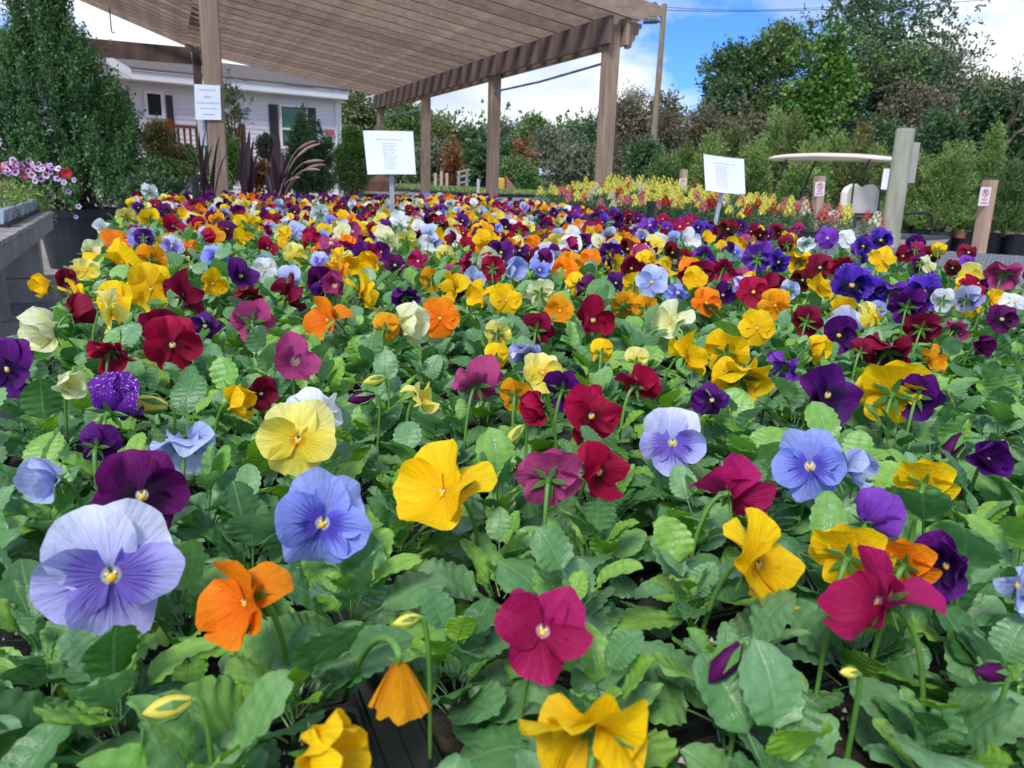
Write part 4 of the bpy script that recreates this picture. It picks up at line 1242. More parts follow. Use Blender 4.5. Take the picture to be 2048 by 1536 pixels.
# hand-placed blooms: photo x, y, width px, variety, form, yaw, pitch, roll, label, (extra height m, eye)
HERO = [
 (222,1150,300,'lav','flat',4,14,0,'largest pale lavender pansy with violet centre, nearest at lower left'),
 (284,990,200,'plum','flat',6,22,4,'dark purple-plum pansy right behind the largest lavender pansy'),
 (645,1046,215,'blue','open',8,8,-22,'blue-violet pansy with yellow eye, middle of the left half'),
 (596,880,175,'lem','open',-6,14,-8,'ruffled lemon yellow pansy in front of a white one'),
 (640,832,135,'whit','refl',20,12,20,'white pansy peeking out behind the ruffled lemon yellow pansy'),
 (490,1205,165,'oran','bfly',-58,6,10,'orange pansy seen edge-on like a butterfly, on a bare stem'),
 (886,985,188,'yel','bfly',-60,24,14,'golden yellow pansy folded forward, centre of the picture'),
 (1098,955,150,'rose','flat',176,6,12,'dusty rose pansy seen from behind with green sepals'),
 (1183,832,135,'crim','open',32,8,-4,'upper of two crimson pansies stacked in the centre right'),
 (1198,945,132,'crim','bfly',38,2,6,'lower of two crimson pansies stacked in the centre right'),
 (1345,885,150,'lav','open',4,10,2,'round lavender-blue pansy with dark whiskers right of the crimson pair'),
 (1620,932,160,'blue','open',-4,16,14,'blue pansy with fine dark whiskers at the right'),
 (1702,935,88,'palelav','fold',70,6,0,'pale lavender pansy in profile behind the whiskered blue one'),
 (1466,985,140,'mag','bfly',112,12,-14,'magenta crimson pansy turned away on a tall curved stem'),
 (1738,1045,130,'viol','fold',150,34,28,'bright violet pansy folded over, seen from its back'),
 (1515,1130,190,'yel','bfly',52,14,-14,'golden yellow pansy twisted sideways at lower right'),
 (1698,1112,175,'yel','flat',168,14,-6,'golden yellow pansy showing dark green sepals at its back, lower right'),
 (1758,1205,195,'mag','bfly',-72,14,30,'magenta crimson pansy with folded wings at lower right'),
 (1893,1132,150,'purp','cup',-32,8,8,'very dark purple pansy with yellow eye at the right edge'),
 (1812,1128,110,'oran','flat',160,10,0,'orange pansy half hidden behind the magenta crimson wings'),
 (2036,1170,80,'palelav','refl',-60,20,0,'pale lavender pansy cut by the right edge'),
 (1086,1262,215,'mag','open',20,48,-25,'magenta crimson pansy lying open to the sky with a leaf across it'),
 (1195,1448,310,'yel','flop',172,38,-18,'big golden yellow pansy drooping at the bottom edge'),
 (640,1512,125,'yel','fold',50,20,40,'golden yellow pansy cut by the bottom edge'),
 (370,878,142,'palelav','refl',170,38,0,'pale lavender pansy seen from below, face to the ground behind'),
 (106,962,105,'palelav','fold',-80,14,16,'whitish blue pansy in profile at the left edge'),
 (222,820,140,'speck','fold',150,30,0,'white-speckled purple pansy tucked between leaves at left'),
 (195,892,80,'purp','cup',160,10,0,'dark purple pansy hidden under the speckled one'),
 (345,690,128,'crim','open',6,8,0,'large deep crimson pansy with yellow eye at left'),
 (226,700,96,'crim','refl',150,26,6,'crimson pansy bowed over, left of the large crimson one'),
 (590,722,108,'rose','bfly',8,12,-12,'bright rose pink pansy with small orange eye'),
 (316,655,88,'burg','flat',168,10,0,'burgundy pansy behind the large crimson one'),
 (505,642,98,'rose','flat',178,8,0,'rose pansy with pale centre seen from behind'),
 (466,806,80,'yel','fold',64,8,8,'golden yellow pansy in profile left of the lemon yellow one'),
 (522,787,72,'burg','cup',10,4,0,'small burgundy pansy between yellow and white ones'),
 (138,770,72,'cream','fold',20,10,20,'small half-open cream pansy at the left edge'),
 (100,668,100,'cream','fold',-74,16,8,'tall pale cream pansy in profile at the left edge'),
 (14,738,120,'purp','open',-55,6,0,'deep purple pansy cut by the left edge'),
 (955,768,118,'rose','bfly',160,8,0,'rose pansy seen from behind, above the centre yellow'),
 (1031,790,72,'ambr','flat',172,8,0,'amber pansy seen from behind, right of the rose one'),
 (1085,745,96,'lem','open',10,26,0,'bright lemon pansy above a dark purple one'),
 (1128,778,106,'purp','open',160,20,0,'dark purple pansy behind the stacked crimson pair'),
 (1080,818,72,'crim','fold',-60,6,0,'small crimson pansy in profile left of the stacked pair'),
 (842,796,74,'lem','bfly',60,4,30,'small lemon pansy in profile over dark leaves'),
 (880,636,90,'oran','flat',2,10,0,'round orange pansy facing the camera, centre'),
 (806,652,90,'cream','fold',70,14,-30,'cream pansy in profile left of the round orange one'),
 (770,658,70,'ambr','cup',160,6,0,'amber pansy behind the cream profile'),
 (655,640,86,'oran','bfly',-60,8,8,'orange pansy turned sideways on a thin stem'),
 (728,590,86,'yel','bfly',70,6,-6,'golden yellow pansy in profile with spread petals'),
 (302,578,112,'yel','flat',8,8,0,'large golden yellow pansy facing the camera at left'),
 (232,490,76,'oran','flat',6,26,0,'orange pansy tilted back at upper left'),
 (302,520,70,'ambr','flat',170,10,0,'amber pansy behind the large yellow one'),
 (238,528,104,'yel','bfly',100,8,30,'golden yellow pansy with pointed petals in profile at left'),
 (370,590,92,'burg','bfly',66,10,-24,'star-shaped burgundy pansy in profile at left'),
 (146,628,76,'burg','fold',110,16,0,'burgundy pansy in profile above the tall cream one'),
 (132,562,52,'burg','cup',0,18,0,'small burgundy pansy at the left end of the row'),
 (94,574,52,'yel','fold',-70,14,60,'half closed yellow pansy at the far left'),
 (152,588,60,'yel','bfly',80,20,0,'small yellow pansy beside the burgundy one at the far left'),
 (1186,640,98,'crim','bfly',18,10,-8,'crimson pansy with orange eye right of centre'),
 (1073,660,84,'burg','flat',172,10,0,'burgundy pansy seen from behind, left of the crimson one'),
 (1342,645,82,'cream','bfly',-60,14,0,'cream pansy in profile above leaves, right of centre'),
 (1413,605,66,'oran','flat',0,12,0,'small round orange pansy right of centre'),
 (1514,656,80,'yel','flat',4,12,0,'golden yellow pansy at the top of the yellow cluster'),
 (1452,706,105,'yel','flat',170,12,0,'golden yellow pansy seen from behind in the yellow cluster'),
 (1482,750,130,'yel','refl',176,24,0,'lowest golden yellow pansy of the cluster on a green stem'),
 (1378,712,92,'yel','bfly',70,10,-20,'golden yellow pansy in profile left of the yellow cluster'),
 (1275,772,96,'crim','bfly',140,8,0,'crimson pansy turned away with yellowish sepals'),
 (1272,724,56,'lem','cup',170,10,0,'small lemon pansy behind the crimson one turned away'),
 (1655,790,136,'purp','bfly',34,4,-10,'deep purple pansy with white eye, right'),
 (1580,736,84,'viol','refl',120,14,0,'violet pansy turned away above the deep purple one'),
 (1786,785,162,'yel','flat',176,14,4,'large golden yellow pansy seen from behind at right'),
 (1836,792,110,'purp','open',170,10,0,'dark purple pansy behind the large golden yellow one'),
 (1424,800,86,'purp','refl',20,20,10,'low dark purple pansy among leaves right of centre'),
 (1850,968,130,'yel','flat',170,12,0,'golden yellow pansy mostly hidden behind leaves at right'),
 (1975,920,96,'purp','fold',30,30,20,'dark purple pansy folded like a bud at the right edge'),
 (1782,700,120,'burg','refl',150,24,0,'wide burgundy pansy arched over, right'),
 (1868,722,66,'ambr','bfly',40,12,0,'ragged amber pansy at right'),
 (1722,704,60,'burg','cup',160,10,0,'burgundy pansy left of the arched one'),
 (1624,700,62,'yel','fold',80,10,-40,'small yellow pansy in profile at right'),
 (1203,706,48,'yel','cup',176,4,0,'small yellow pansy under the crimson one right of centre'),
 (1060,706,86,'lav','refl',165,20,0,'lavender pansy behind the bright lemon one'),
 (995,668,62,'lem','flat',174,10,0,'small lemon pansy seen from behind, centre'),
 (992,716,58,'yel','cup',170,10,0,'yellow pansy under the small lemon one, centre'),
 (1012,600,74,'yel','flat',20,12,0,'golden yellow pansy of the centre pair, right one'),
 (960,592,58,'yel','bfly',-60,10,0,'golden yellow pansy of the centre pair, left one'),
 (1082,586,66,'cream','flat',172,10,0,'cream pansy seen from behind, centre'),
 (1248,610,62,'ambr','flat',174,10,0,'amber pansy seen from behind, right of the crimson one'),
 (1290,618,62,'ambr','flat',178,6,0,'second amber pansy seen from behind'),
 (1704,570,92,'frill','frilly',0,10,0,'ruffled blue-violet pansy with black centre and white-flecked edge', .035),
 (1745,578,60,'frill','frilly',6,10,0,'smaller ruffled blue-violet pansy beside the big ruffled one', .03),
 (1848,584,80,'frill','frilly',-6,14,10,'ruffled blue-violet pansy in front of a white one', .03),
 (1815,612,84,'purp','frilly',172,18,0,'deep purple ruffled pansy seen from behind', .02),
 (1886,600,54,'whit','flat',172,10,0,'white pansy behind the ruffled blue-violet one', .03),
 (1784,580,72,'viol','refl',165,24,0,'dusky violet pansy bent over between ruffled ones', .03),
 (1516,516,72,'viol','frilly',176,10,0,'ruffled violet pansy seen from behind', .035),
 (1557,524,52,'frill','frilly',50,6,0,'narrow ruffled blue-violet pansy', .03),
 (1456,458,46,'mar','flat',4,14,0,'tall velvety maroon pansy with black centre', .05),
 (1762,480,52,'frill','frilly',0,14,0,'dark ruffled pansy standing above the mesh bench', .05),
 (1655,476,50,'viol','open',0,14,0,'violet and dark pansy beside a white one', .05),
 (1692,478,40,'whit','flat',10,10,0,'white pansy standing above the mesh bench', .05),
 (1612,486,38,'whit','refl',170,14,0,'white pansy left of the violet one at the bench edge', .05),
 (1905,536,36,'mar','open',4,10,0,'small velvety maroon pansy above the mesh bench', .05),
 (2010,545,76,'rose','refl',165,20,0,'rose pansy bowed over at the right edge', .05),
 (2004,638,66,'plum','open',6,14,0,'plum pansy with pale eye at the right edge', .02),
 (2030,604,56,'whit','refl',30,26,0,'white pansy cut by the right edge', .03),
 (1984,600,44,'yel','cup',60,10,0,'yellow pansy beside the white one at the right edge', .03),
 (1844,656,80,'burg','flat',172,18,0,'dark burgundy pansy seen from behind at right'),
 (1614,642,70,'burg','flat',170,8,0,'burgundy pansy hidden behind a round leaf'),
 (1764,518,56,'yel','open',20,20,0,'golden yellow pansy in front of the mesh bench', .04),
 (1806,512,44,'burg','bfly',20,6,0,'small burgundy pansy right of the golden yellow one', .04),
 (1640,576,58,'yel','bfly',60,14,0,'yellow pansy in profile near the ruffled ones', .02),
 (1580,580,44,'palelav','flat',170,6,0,'pale frilly lavender pansy seen from behind', .02),
 (1912,660,62,'rose','refl',150,14,0,'rose pansy among leaves at the right'),
 (1960,692,50,'plum','fold',60,10,0,'half open plum pansy at the right edge'),
 (1356,585,56,'blue','refl',20,26,0,'light blue pansy left of the small orange one'),
 (1446,590,56,'purp','bfly',20,6,0,'purple pansy right of the small orange one'),
 (1232,566,48,'purp','flat',0,10,0,'near-black purple pansy right of centre'),
 (1180,520,50,'oran','flat',0,12,0,'orange pansy facing the camera beyond the near-black one'),
 (1030,540,62,'palelav','fold',10,10,0,'whitish lavender pansy beyond the centre yellow pair'),
 (950,556,50,'palelav','bfly',30,14,0,'pale lavender pansy left of the whitish lavender one'),
 (864,560,58,'ambr','flat',176,14,0,'amber pansy seen from behind, above the round orange one'),
 (812,592,62,'purp','refl',160,20,0,'purple pansy bent over left of the round orange one'),
 (790,530,48,'plum','flat',0,12,0,'dark plum pansy with pale eye, upper centre'),
 (836,522,44,'mag','bfly',-40,10,0,'magenta pansy upper centre'),
 (590,510,54,'lem','flat',10,12,0,'lemon pansy, upper left of centre'),
 (640,522,42,'lav','flat',0,12,0,'small lavender pansy, upper left of centre'),
 (535,496,46,'crim','bfly',6,6,0,'crimson pansy over a yellow one, upper left'),
 (486,478,46,'yel','bfly',10,10,20,'yellow pansy, upper left'),
 (434,512,62,'blue','refl',20,22,0,'blue pansy tilted back, upper left'),
 (482,552,74,'purp','bfly',20,14,0,'deep purple pansy left of the crimson-purple pair'),
 (580,590,76,'burg','bfly',60,10,-20,'burgundy pansy in profile over a white-lavender one'),
 (578,560,62,'palelav','cup',170,14,0,'whitish lavender pansy behind the burgundy profile'),
 (410,652,70,'purp','refl',10,14,0,'purple pansy under the golden yellow one at left'),
 (498,590,62,'burg','refl',150,22,0,'burgundy pansy arched over the rose one'),
 (204,456,40,'whit','bfly',30,6,0,'small white pansy at the upper left edge of the bed'),
 (182,500,46,'cream','cup',10,12,0,'small cream pansy at the left edge of the bed'),
 (252,436,46,'lem','flat',174,12,0,'lemon pansy seen from behind at upper left'),
 (300,440,52,'yel','flat',172,12,0,'yellow pansy seen from behind beside the lemon one'),
 (346,452,48,'crim','bfly',6,6,0,'crimson pansy beside two yellow ones, upper left'),
 (382,492,40,'oran','refl',10,24,0,'orange pansy tilted back, upper left'),
 (372,522,46,'cream','refl',150,20,0,'cream pansy left of the blue one'),
 (298,384,46,'whit','frilly',170,14,0,'white ruffled pansy at the far left corner of the bed', .03),
 (640,428,44,'whit','flat',174,10,0,'white pansy seen from behind, far side of the bed', .02),
 (800,442,46,'whit','frilly',10,14,0,'white ruffled pansy near the tall white sign', .01),
 (888,512,48,'lem','cup',174,10,0,'lemon pansy seen from behind, upper centre'),
 (812,482,52,'lem','flat',172,14,0,'pale lemon pansy seen from behind, upper centre'),
 (935,494,44,'crim','flat',4,10,0,'crimson pansy with pale eye, upper centre'),
 (1066,486,36,'oran','flat',4,10,0,'small orange pansy, upper centre'),
 (1380,480,50,'whit','bfly',20,12,0,'greenish white pansy near the small sign', .03),
 (1410,508,50,'viol','refl',165,16,0,'violet pansy seen from behind near the small sign', .03),
 (1345,505,44,'mar','bfly',10,10,0,'maroon pansy near the small sign', .03),
 (1300,450,42,'viol','refl',10,14,0,'violet pansy at the foot of the black post', .03),
 (1690,535,66,'crim','refl',165,16,0,'crimson pansy peeking over the big ruffled one', .03),
 (1600,520,58,'yel','refl',160,18,0,'golden yellow pansy left of the ruffled ones', .03),
 (1640,535,62,'burg','open',0,10,0,'burgundy pansy beside the big ruffled one', .02),
 (1450,535,60,'mag','refl',160,18,0,'magenta pansy seen from behind at right', .03),
 (1605,560,52,'mar','open',0,10,0,'dark maroon pansy above pale lavender one', .02),
]
def place_hero(h, i):
    x, y, w, var, form, yaw, pitch, roll, lab = h[:9]
    zz = h[9] if len(h) > 9 else 0.0
    z = 0.905 + zz
    if y < 470: z += .012
    P = atz(x, y, z)
    depth = (P - CP) @ FW
    r = w / 2 / FPX * depth
    k = {'fold': 1.12, 'bfly': 1.08, 'refl': 1.1, 'flop': 1.05}.get(form, 1.0)
    r = min(max(r * k, .018), .058)
    if abs(math.sin(R_(yaw))) > .75: r *= 1.12
    t, M = make_pansy(P, r, var, form, yaw, pitch, roll, 1 + (i % 3), True, eye=abs(yaw) < 100)
    t['label'] = lab
    flowers.append((x, y, w / 2, lab, t, P, r))
for i, h in enumerate(HERO): place_hero(h, i)

# a wilted amber bloom hanging from its stem
P = atz(800, 1372, .90)
dep = (P - CP) @ FW
wil = thing('pansy', 'wilted orange-yellow pansy hanging like a bell from a bent stem', 'pansy', P - Zv * .09, 0, 'pansies in bloom on the long bench')
rs = np.random.RandomState(9)
rw = 58 / FPX * dep
for k in range(5):
    a0 = k * 1.257; V = []; U = []; nr_, na_ = 9, 9
    for i in range(nr_ + 1):
        s = i / nr_
        for j in range(na_ + 1):
            t_ = -1 + 2 * j / na_
            a = a0 + t_ * .85
            R = rw * (.16 + .84 * s ** .8) * (1 - .10 * (k % 2)) * (1 + .14 * s * math.sin(6 * a + k))
            zz = -rw * 1.9 * s * (1 - .10 * abs(t_) ** 2) + rw * .06 * math.sin(9 * a) * s
            V.append((R * math.cos(a), R * math.sin(a) * .7, zz + .09 + rw * .95)); U.append((t_ * .5 + .5, s))
    F = [(i * (na_ + 1) + j, (i + 1) * (na_ + 1) + j, (i + 1) * (na_ + 1) + j + 1, i * (na_ + 1) + j + 1) for i in range(nr_) for j in range(na_)]
    mk('petal', V, np.array(F), VAR['ambr'][k % 2], wil, smooth=True, uvs=U)
M_ = Matrix.Translation((0, 0, .09 + rw * .95)) @ Matrix.Rotation(0, 4, 'X') @ Matrix.Scale(rw * .8, 4) @ Matrix.Rotation(math.pi, 4, 'X')
put('sepals', CAL, wil, M_)
st = atz(690, 1400, .83) - (P - Zv * .09)
b = MB(); b.tube(bez([(0, 0, .09 + rw * 1.05), (0, 0, .09 + rw * 1.7), (st[0] * .4, st[1] * .4, .09 + rw * 1.5), st], 12), .0016, 6); b.build('stem', stemm, wil, smooth=True)
flowers.append((800, 1372, 60, wil['label'], wil, P, rw))

# buds
budm = {k: VAR[k][0] for k in ('purp', 'plum', 'lem', 'rose', 'cream')}
def bud(x, y, w, var, lab, tilt=0.6, z=.90):
    P = atz(x, y, z); dep = (P - CP) @ FW; r = w / 2 / FPX * dep
    base = np.array([P[0] + .01, P[1] + .01, SOIL])
    t = thing('pansy_bud', lab, 'flower bud', base, 0, 'closed pansy buds')
    q = P - base
    ax = np.array([-math.sin(tilt * 1.5), -.25, -math.cos(tilt * 1.5) * .5]); ax /= np.linalg.norm(ax)
    m = MB(); m.tube([q - ax * r, q - ax * r * .5, q, q + ax * r * .5, q + ax * r * .95, q + ax * r * 1.25], [r * .22, r * .48, r * .55, r * .46, r * .24, r * .03], 10)
    m.build('petals', budm[var], t, smooth=True)
    m = MB()
    e1_ = np.cross(ax, Zv); e1_ /= np.linalg.norm(e1_); e2_ = np.cross(ax, e1_)
    for i in range(5):
        a = i * 1.2566; d = e1_ * math.cos(a) + e2_ * math.sin(a); s = np.cross(ax, d)
        m.loft([[q - ax * r + d * r * .15, q - ax * r * .3 + d * r * .62 + s * r * .2, q + ax * r * .55 + d * r * .62, q - ax * r * .3 + d * r * .62 - s * r * .2],
                [q - ax * r * 1.05 + d * r * .2, q - ax * r * .3 + d * r * .68 + s * r * .18, q + ax * r * .6 + d * r * .68, q - ax * r * .3 + d * r * .68 - s * r * .18]])
    m.build('sepals', calyxm, t)
    m = MB(); m.tube(bez([q - ax * r * .9, q - ax * r * 1.9 + Zv * r * .5, np.array([0, 0, q[2] * .6]), (0, 0, 0)], 10), .0013, 6); m.build('stem', stemm, t, smooth=True)
BUDS = [(1452, 1322, 90, 'plum', 'dark plum bud with pale green sepals at lower right'), (725, 795, 50, 'plum', 'slim plum bud above dark leaves, centre left'), (300, 808, 66, 'lem', 'greenish lemon bud beside the speckled purple pansy'),
        (1030, 868, 44, 'lem', 'small green and yellow bud left of the rose pansy'), (340, 1412, 84, 'lem', 'pale green bud standing among leaves at the lower left'), (1985, 1345, 70, 'plum', 'plum bud tucked under long sepals at the right edge'),
        (1965, 692, 44, 'plum', 'dark bud at the right edge above leaves'), (815, 1240, 48, 'lem', 'small green bud above the wilted orange-yellow pansy'), (1625, 880, 46, 'plum', 'dark bud behind the whiskered blue pansy'), (1905, 890, 60, 'plum', 'plum bud over the hidden golden yellow pansy'),
        (750, 760, 40, 'lem', 'tiny green bud above the slim plum bud'), (1700, 1345, 40, 'lem', 'small green bud among big leaves at lower right')]
for i, a in enumerate(BUDS): bud(*a[:4], a[4], tilt=.3 + .5 * (i % 3))

# fill of blooms over the rest of the bed
def far_mesh(var, form, seed, name='pansy', lo=True):
    V = []; F = []; U = []; mi = []; mats = []
    n = 0
    for (v, f, u, m) in petals_of(form, var, seed, lo):
        if m not in mats: mats.append(m)
        V.append(v); U.append(u); F += [tuple(int(i) + n for i in q) for q in f]; mi += [mats.index(m)] * len(f); n += len(v)
    mats += [eye_y, calyxm, stemm]; e_, c_, s_ = len(mats) - 3, len(mats) - 2, len(mats) - 1
    dv, df = dome((0, -.01, .04), .10, .05, 6)
    V.append(np.array(dv)); U.append(np.zeros((len(dv), 2))); F += [tuple(i + n for i in q) for q in df]; mi += [e_] * len(df); n += len(dv)
    cv = []; cf = []
    for i in range(5):
        a = i * 1.2566 + .5; d = np.array([math.cos(a), math.sin(a), 0]); s = np.array([-d[1], d[0], 0]); z = np.array([0, 0, -1.])
        k = len(cv); cv += [z * .14, d * .26 + s * .09 + z * .17, d * .52 + z * .22, d * .26 - s * .09 + z * .17]; cf.append((k, k + 1, k + 2, k + 3))
    V.append(np.array(cv)); U.append(np.zeros((len(cv), 2))); F += [tuple(i + n for i in q) for q in cf]; mi += [c_] * len(cf); n += len(cv)
    m_ = MB(); m_.tube([(0, 0, -.15), (0, .02, -.5), (0, -.8, -.7), (0, -2.6, -.75)], .05, 5)
    V.append(np.array(m_.v)); U.append(np.zeros((len(m_.v), 2))); F += [tuple(i + n for i in q) for q in m_.f]; mi += [s_] * len(m_.f)
    return np.vstack(V), F, np.vstack(U), mi, mats
rs = np.random.RandomState(77)
cand = []
tries = 0
grid = {}
taken = [(f[0], f[1], f[2]) for f in flowers]
hp3 = np.array([f[5][:2] for f in flowers])
def ok3(p, dmin):
    k = (int(p[0] / .12), int(p[1] / .12))
    for i in (-1, 0, 1):
        for j in (-1, 0, 1):
            for q in grid.get((k[0] + i, k[1] + j), ()):
                if (q[0] - p[0]) ** 2 + (q[1] - p[1]) ** 2 < dmin * dmin: return False
    return True
while len(cand) < 1500 and tries < 90000:
    tries += 1
    u, v = rs.uniform(.8, BU1 - .05), rs.uniform(BV0 + .02, BV1 - .05)
    p = uv(u, v)
    # right-hand boundary: the corner nearest the mesh bench stays empty
    if v < BV0 + .1 and u < 1.6: continue
    if v > min(1.78 + .5 * max(0, u - 1.2), 2.12 + .08 * max(0, u - 2.7)): continue
    dist = np.linalg.norm(p[:2])
    if dist < 1.15: continue
    z = .895 + .04 * rs.rand() + (.025 if v > 1.75 else 0)
    p[2] = z
    X, Y_, d_ = proj(p)
    if d_ < .1 or X < -60 or X > 2110: continue
    if Y_ > 640 and rs.rand() < .35: continue
    r = .026 + .010 * rs.rand()
    rpx = r * FPX / d_
    if any((X - a) ** 2 + (Y_ - b_) ** 2 < (rpx * .75 + c_ * .72) ** 2 for a, b_, c_ in taken[:len(flowers)]): continue
    dm = .058 if dist < 2.6 else (.068 if dist < 3.4 else .086)
    if not ok3(p, dm): continue
    grid.setdefault((int(p[0] / .12), int(p[1] / .12)), []).append((p[0], p[1]))
    cand.append((dist, p, r, X, Y_, rpx, u, v))
cand.sort(key=lambda c: c[0])
MIX = ['yel'] * 22 + ['crim'] * 9 + ['purp'] * 12 + ['plum'] * 8 + ['blue'] * 5 + ['lav'] * 4 + ['palelav'] * 6 + ['oran'] * 8 + ['lem'] * 10 + ['ambr'] * 7 + ['cream'] * 5 + ['whit'] * 5 + ['burg'] * 7 + ['mag'] * 5 + ['rose'] * 4 + ['mar'] * 3
MIXR = ['viol'] * 4 + ['frill'] * 5 + ['mar'] * 6 + ['burg'] * 5 + ['purp'] * 5 + ['yel'] * 5 + ['whit'] * 2 + ['mag'] * 3 + ['ambr'] * 2
MIXF = ['purp'] * 8 + ['plum'] * 9 + ['burg'] * 3 + ['yel'] * 3 + ['whit'] * 1 + ['oran'] * 1 + ['cream']
fm = ['flat', 'open', 'cup', 'refl', 'bfly', 'fold', 'flat', 'open', 'bfly']
NIND = max(0, 296 - len(flowers))
_fm = {}
ACC = {}
FACE = [(0, 'facing the camera'), (45, 'turned to the right'), (-45, 'turned to the left'), (180, 'seen from behind'), (90, 'in profile to the right'), (-90, 'in profile to the left')]
used_labels = set(f[3] for f in flowers)
for i, (dist, p, r, X, Y_, rpx, u, v) in enumerate(cand):
    mix = MIXR if (v > 1.7 and u < 3.8) else (MIXF if (u > 5.2 and v < 1.6) else MIX)
    var = mix[rs.randint(len(mix))]
    form = 'frilly' if (var == 'frill' and rs.rand() < .7) else fm[rs.randint(len(fm))]
    fw = [.36, .14, .16, .20, .07, .07]
    fa = rs.choice(6, p=fw); yaw = FACE[fa][0] + rs.normal() * 14
    pitch = 10 + rs.normal() * 9 + (8 if form == 'refl' else 0); roll = rs.normal() * 12
    M = flower_matrix(p, yaw, pitch, roll, r)
    if i < NIND:
        k = (var, form, i % 2)
        if k not in _fm:
            V, F, U, mi, mats = far_mesh(var, form, 1 + i % 2, lo=False)
            _fm[k] = mk('pansy', V, F, mats, smooth=True, uvs=U, midx=mi, link=False)
        o = put('pansy', _fm[k], None, M)
        words = VAR[var][2]
        near = sorted(flowers, key=lambda f: (f[0] - X) ** 2 + (f[1] - Y_) ** 2)[:7]
        lab = None
        for nf in near:
            dx_, dy_ = X - nf[0], Y_ - nf[1]
            rel_ = ('just above' if dy_ < 0 else 'just below') if abs(dy_) > abs(dx_) * .7 else ('just right of' if dx_ > 0 else 'just left of')
            full = f"{words} pansy {FACE[fa][1]}, {rel_} the "
            sh = nf[3].split(',')[0]
            s_ = ' '.join((full + sh).split())
            if len(s_.split()) > 16: s_ = ' '.join(f"{words} pansy {rel_} the {sh}".split())
            s_ = ' '.join(s_.split()[:16])
            if s_.split()[-1] in ('the', 'of', 'a', 'in', 'and', 'with', 'at', 'its', 'over', 'under', 'above', 'behind', 'beside', 'right', 'from', 'by', 'to', 'on'): continue
            if s_ not in used_labels: lab = s_; break
        if lab is None: lab = f"{words} pansy {FACE[fa][1]} in the crowded far half of the bed"
        used_labels.add(lab)
        tag(o, lab, 'pansy', 'pansies in bloom on the long bench')
    else:
        ACC.setdefault((var, form), []).append(M)
# everything beyond the individually built ones
V = []; F4 = []; F3 = []; U = []; mi4 = []; mi3 = []; mats = []; n = 0
for (var, form), Ms in ACC.items():
    v0, f0, u0, m0, mm = far_mesh(var, form, 3)
    ix = []
    for m in mm:
        if m not in mats: mats.append(m)
        ix.append(mats.index(m))
    f4 = np.array([f for f in f0 if len(f) == 4]); g4 = np.array([ix[m0[i]] for i, f in enumerate(f0) if len(f) == 4])
    f3 = np.array([f for f in f0 if len(f) == 3]); g3 = np.array([ix[m0[i]] for i, f in enumerate(f0) if len(f) == 3])
    vh = np.hstack([v0, np.ones((len(v0), 1))])
    for M in Ms:
        V.append((vh @ np.array(M).T)[:, :3]); U.append(u0); F4.append(f4 + n); mi4.append(g4); F3.append(f3 + n); mi3.append(g3); n += len(v0)
if V:
    F4 = np.vstack(F4); F3 = np.vstack(F3)
    fl = F4.tolist() + F3.tolist()
    tag(mk('pansy_flowers', np.vstack(V), fl, mats, smooth=True, uvs=np.vstack(U), midx=np.concatenate(mi4 + mi3)), kind='stuff')

# ---------------- foliage
def leaf_shape(seed, rows=28, cols=6, L=1.0, Wd=.34, pet=.55, teeth=6, arch=.35, vfold=.22, twist=0.0):
    r = np.random.RandomState(seed); V = []; U = []; F = []
    # petiole: narrow, three-sided
    n0 = 5
    for i in range(n0):
        s = i / (n0 - 1); x = pet * s; z = -.10 * pet * s * s + .04 * s
        w = .018
        for (dy_, dz_) in ((-w, 0), (w, 0), (0, -w * 1.4)):
            V.append((x, dy_, z + dz_)); U.append((.5, 0.02))
    for i in range(n0 - 1):
        a = i * 3
        for k in range(3): F.append((a + k, a + 3 + k, a + 3 + (k + 1) % 3, a + (k + 1) % 3))
    n1 = len(V); ph = r.rand() * 6
    for i in range(rows + 1):
        s = i / rows
        w = Wd * (math.sin(math.pi * min(1, s * .975 + .012) ** .98)) ** .46
        if s < .12: w *= (s / .12) ** .8 * .75 + .25
        tooth = abs(math.sin(s * math.pi * teeth + ph)) ** .5
        for j in range(cols + 1):
            t = -1 + 2 * j / cols
            e = abs(t) ** 6
            ww = w * t * (1 - .18 * (1 - tooth) * e)
            x = pet + L * s * (1 - .02 * abs(t)) 
            z = .04 - .10 * pet + vfold * abs(ww) * (1 - .3 * s) - arch * s * s + .03 * math.sin(s * 9 + ph + t * 2.0) * abs(t)
            z += .016 * math.sin(s * math.pi * teeth * 2.0 + ph) * abs(t) + .03 * math.sin(s * 5 + ph * 2 + t * 3)
            y = ww + twist * s * s * .2
            V.append((x, y, z)); U.append((t * .5 + .5, s))
    for i in range(rows):
        for j in range(cols):
            p = n1 + i * (cols + 1) + j; F.append((p, p + cols + 1, p + cols + 2, p + 1))
    return np.array(V), F, np.array(U)
LV = [dict(Wd=.42, arch=.30), dict(Wd=.34, arch=.45, vfold=.3), dict(Wd=.47, arch=.18, pet=.4), dict(Wd=.30, arch=.35, pet=.35, vfold=.35), dict(Wd=.48, arch=.5, teeth=6), dict(Wd=.39, arch=.1, twist=.6), dict(Wd=.44, arch=.35, twist=-.6, teeth=8),
      dict(Wd=.25, arch=.2, pet=.25, teeth=5), dict(Wd=.50, arch=.28, pet=.45, vfold=.12)]
LM = []
for i, k in enumerate(LV):
    V, F, U = leaf_shape(50 + i, **k); LM.append(mk('leaf', V, F, PLEAF, smooth=True, uvs=U, link=False))
LLO = [leaf_shape(50 + i, rows=5, cols=2, **k) for i, k in enumerate(LV)]
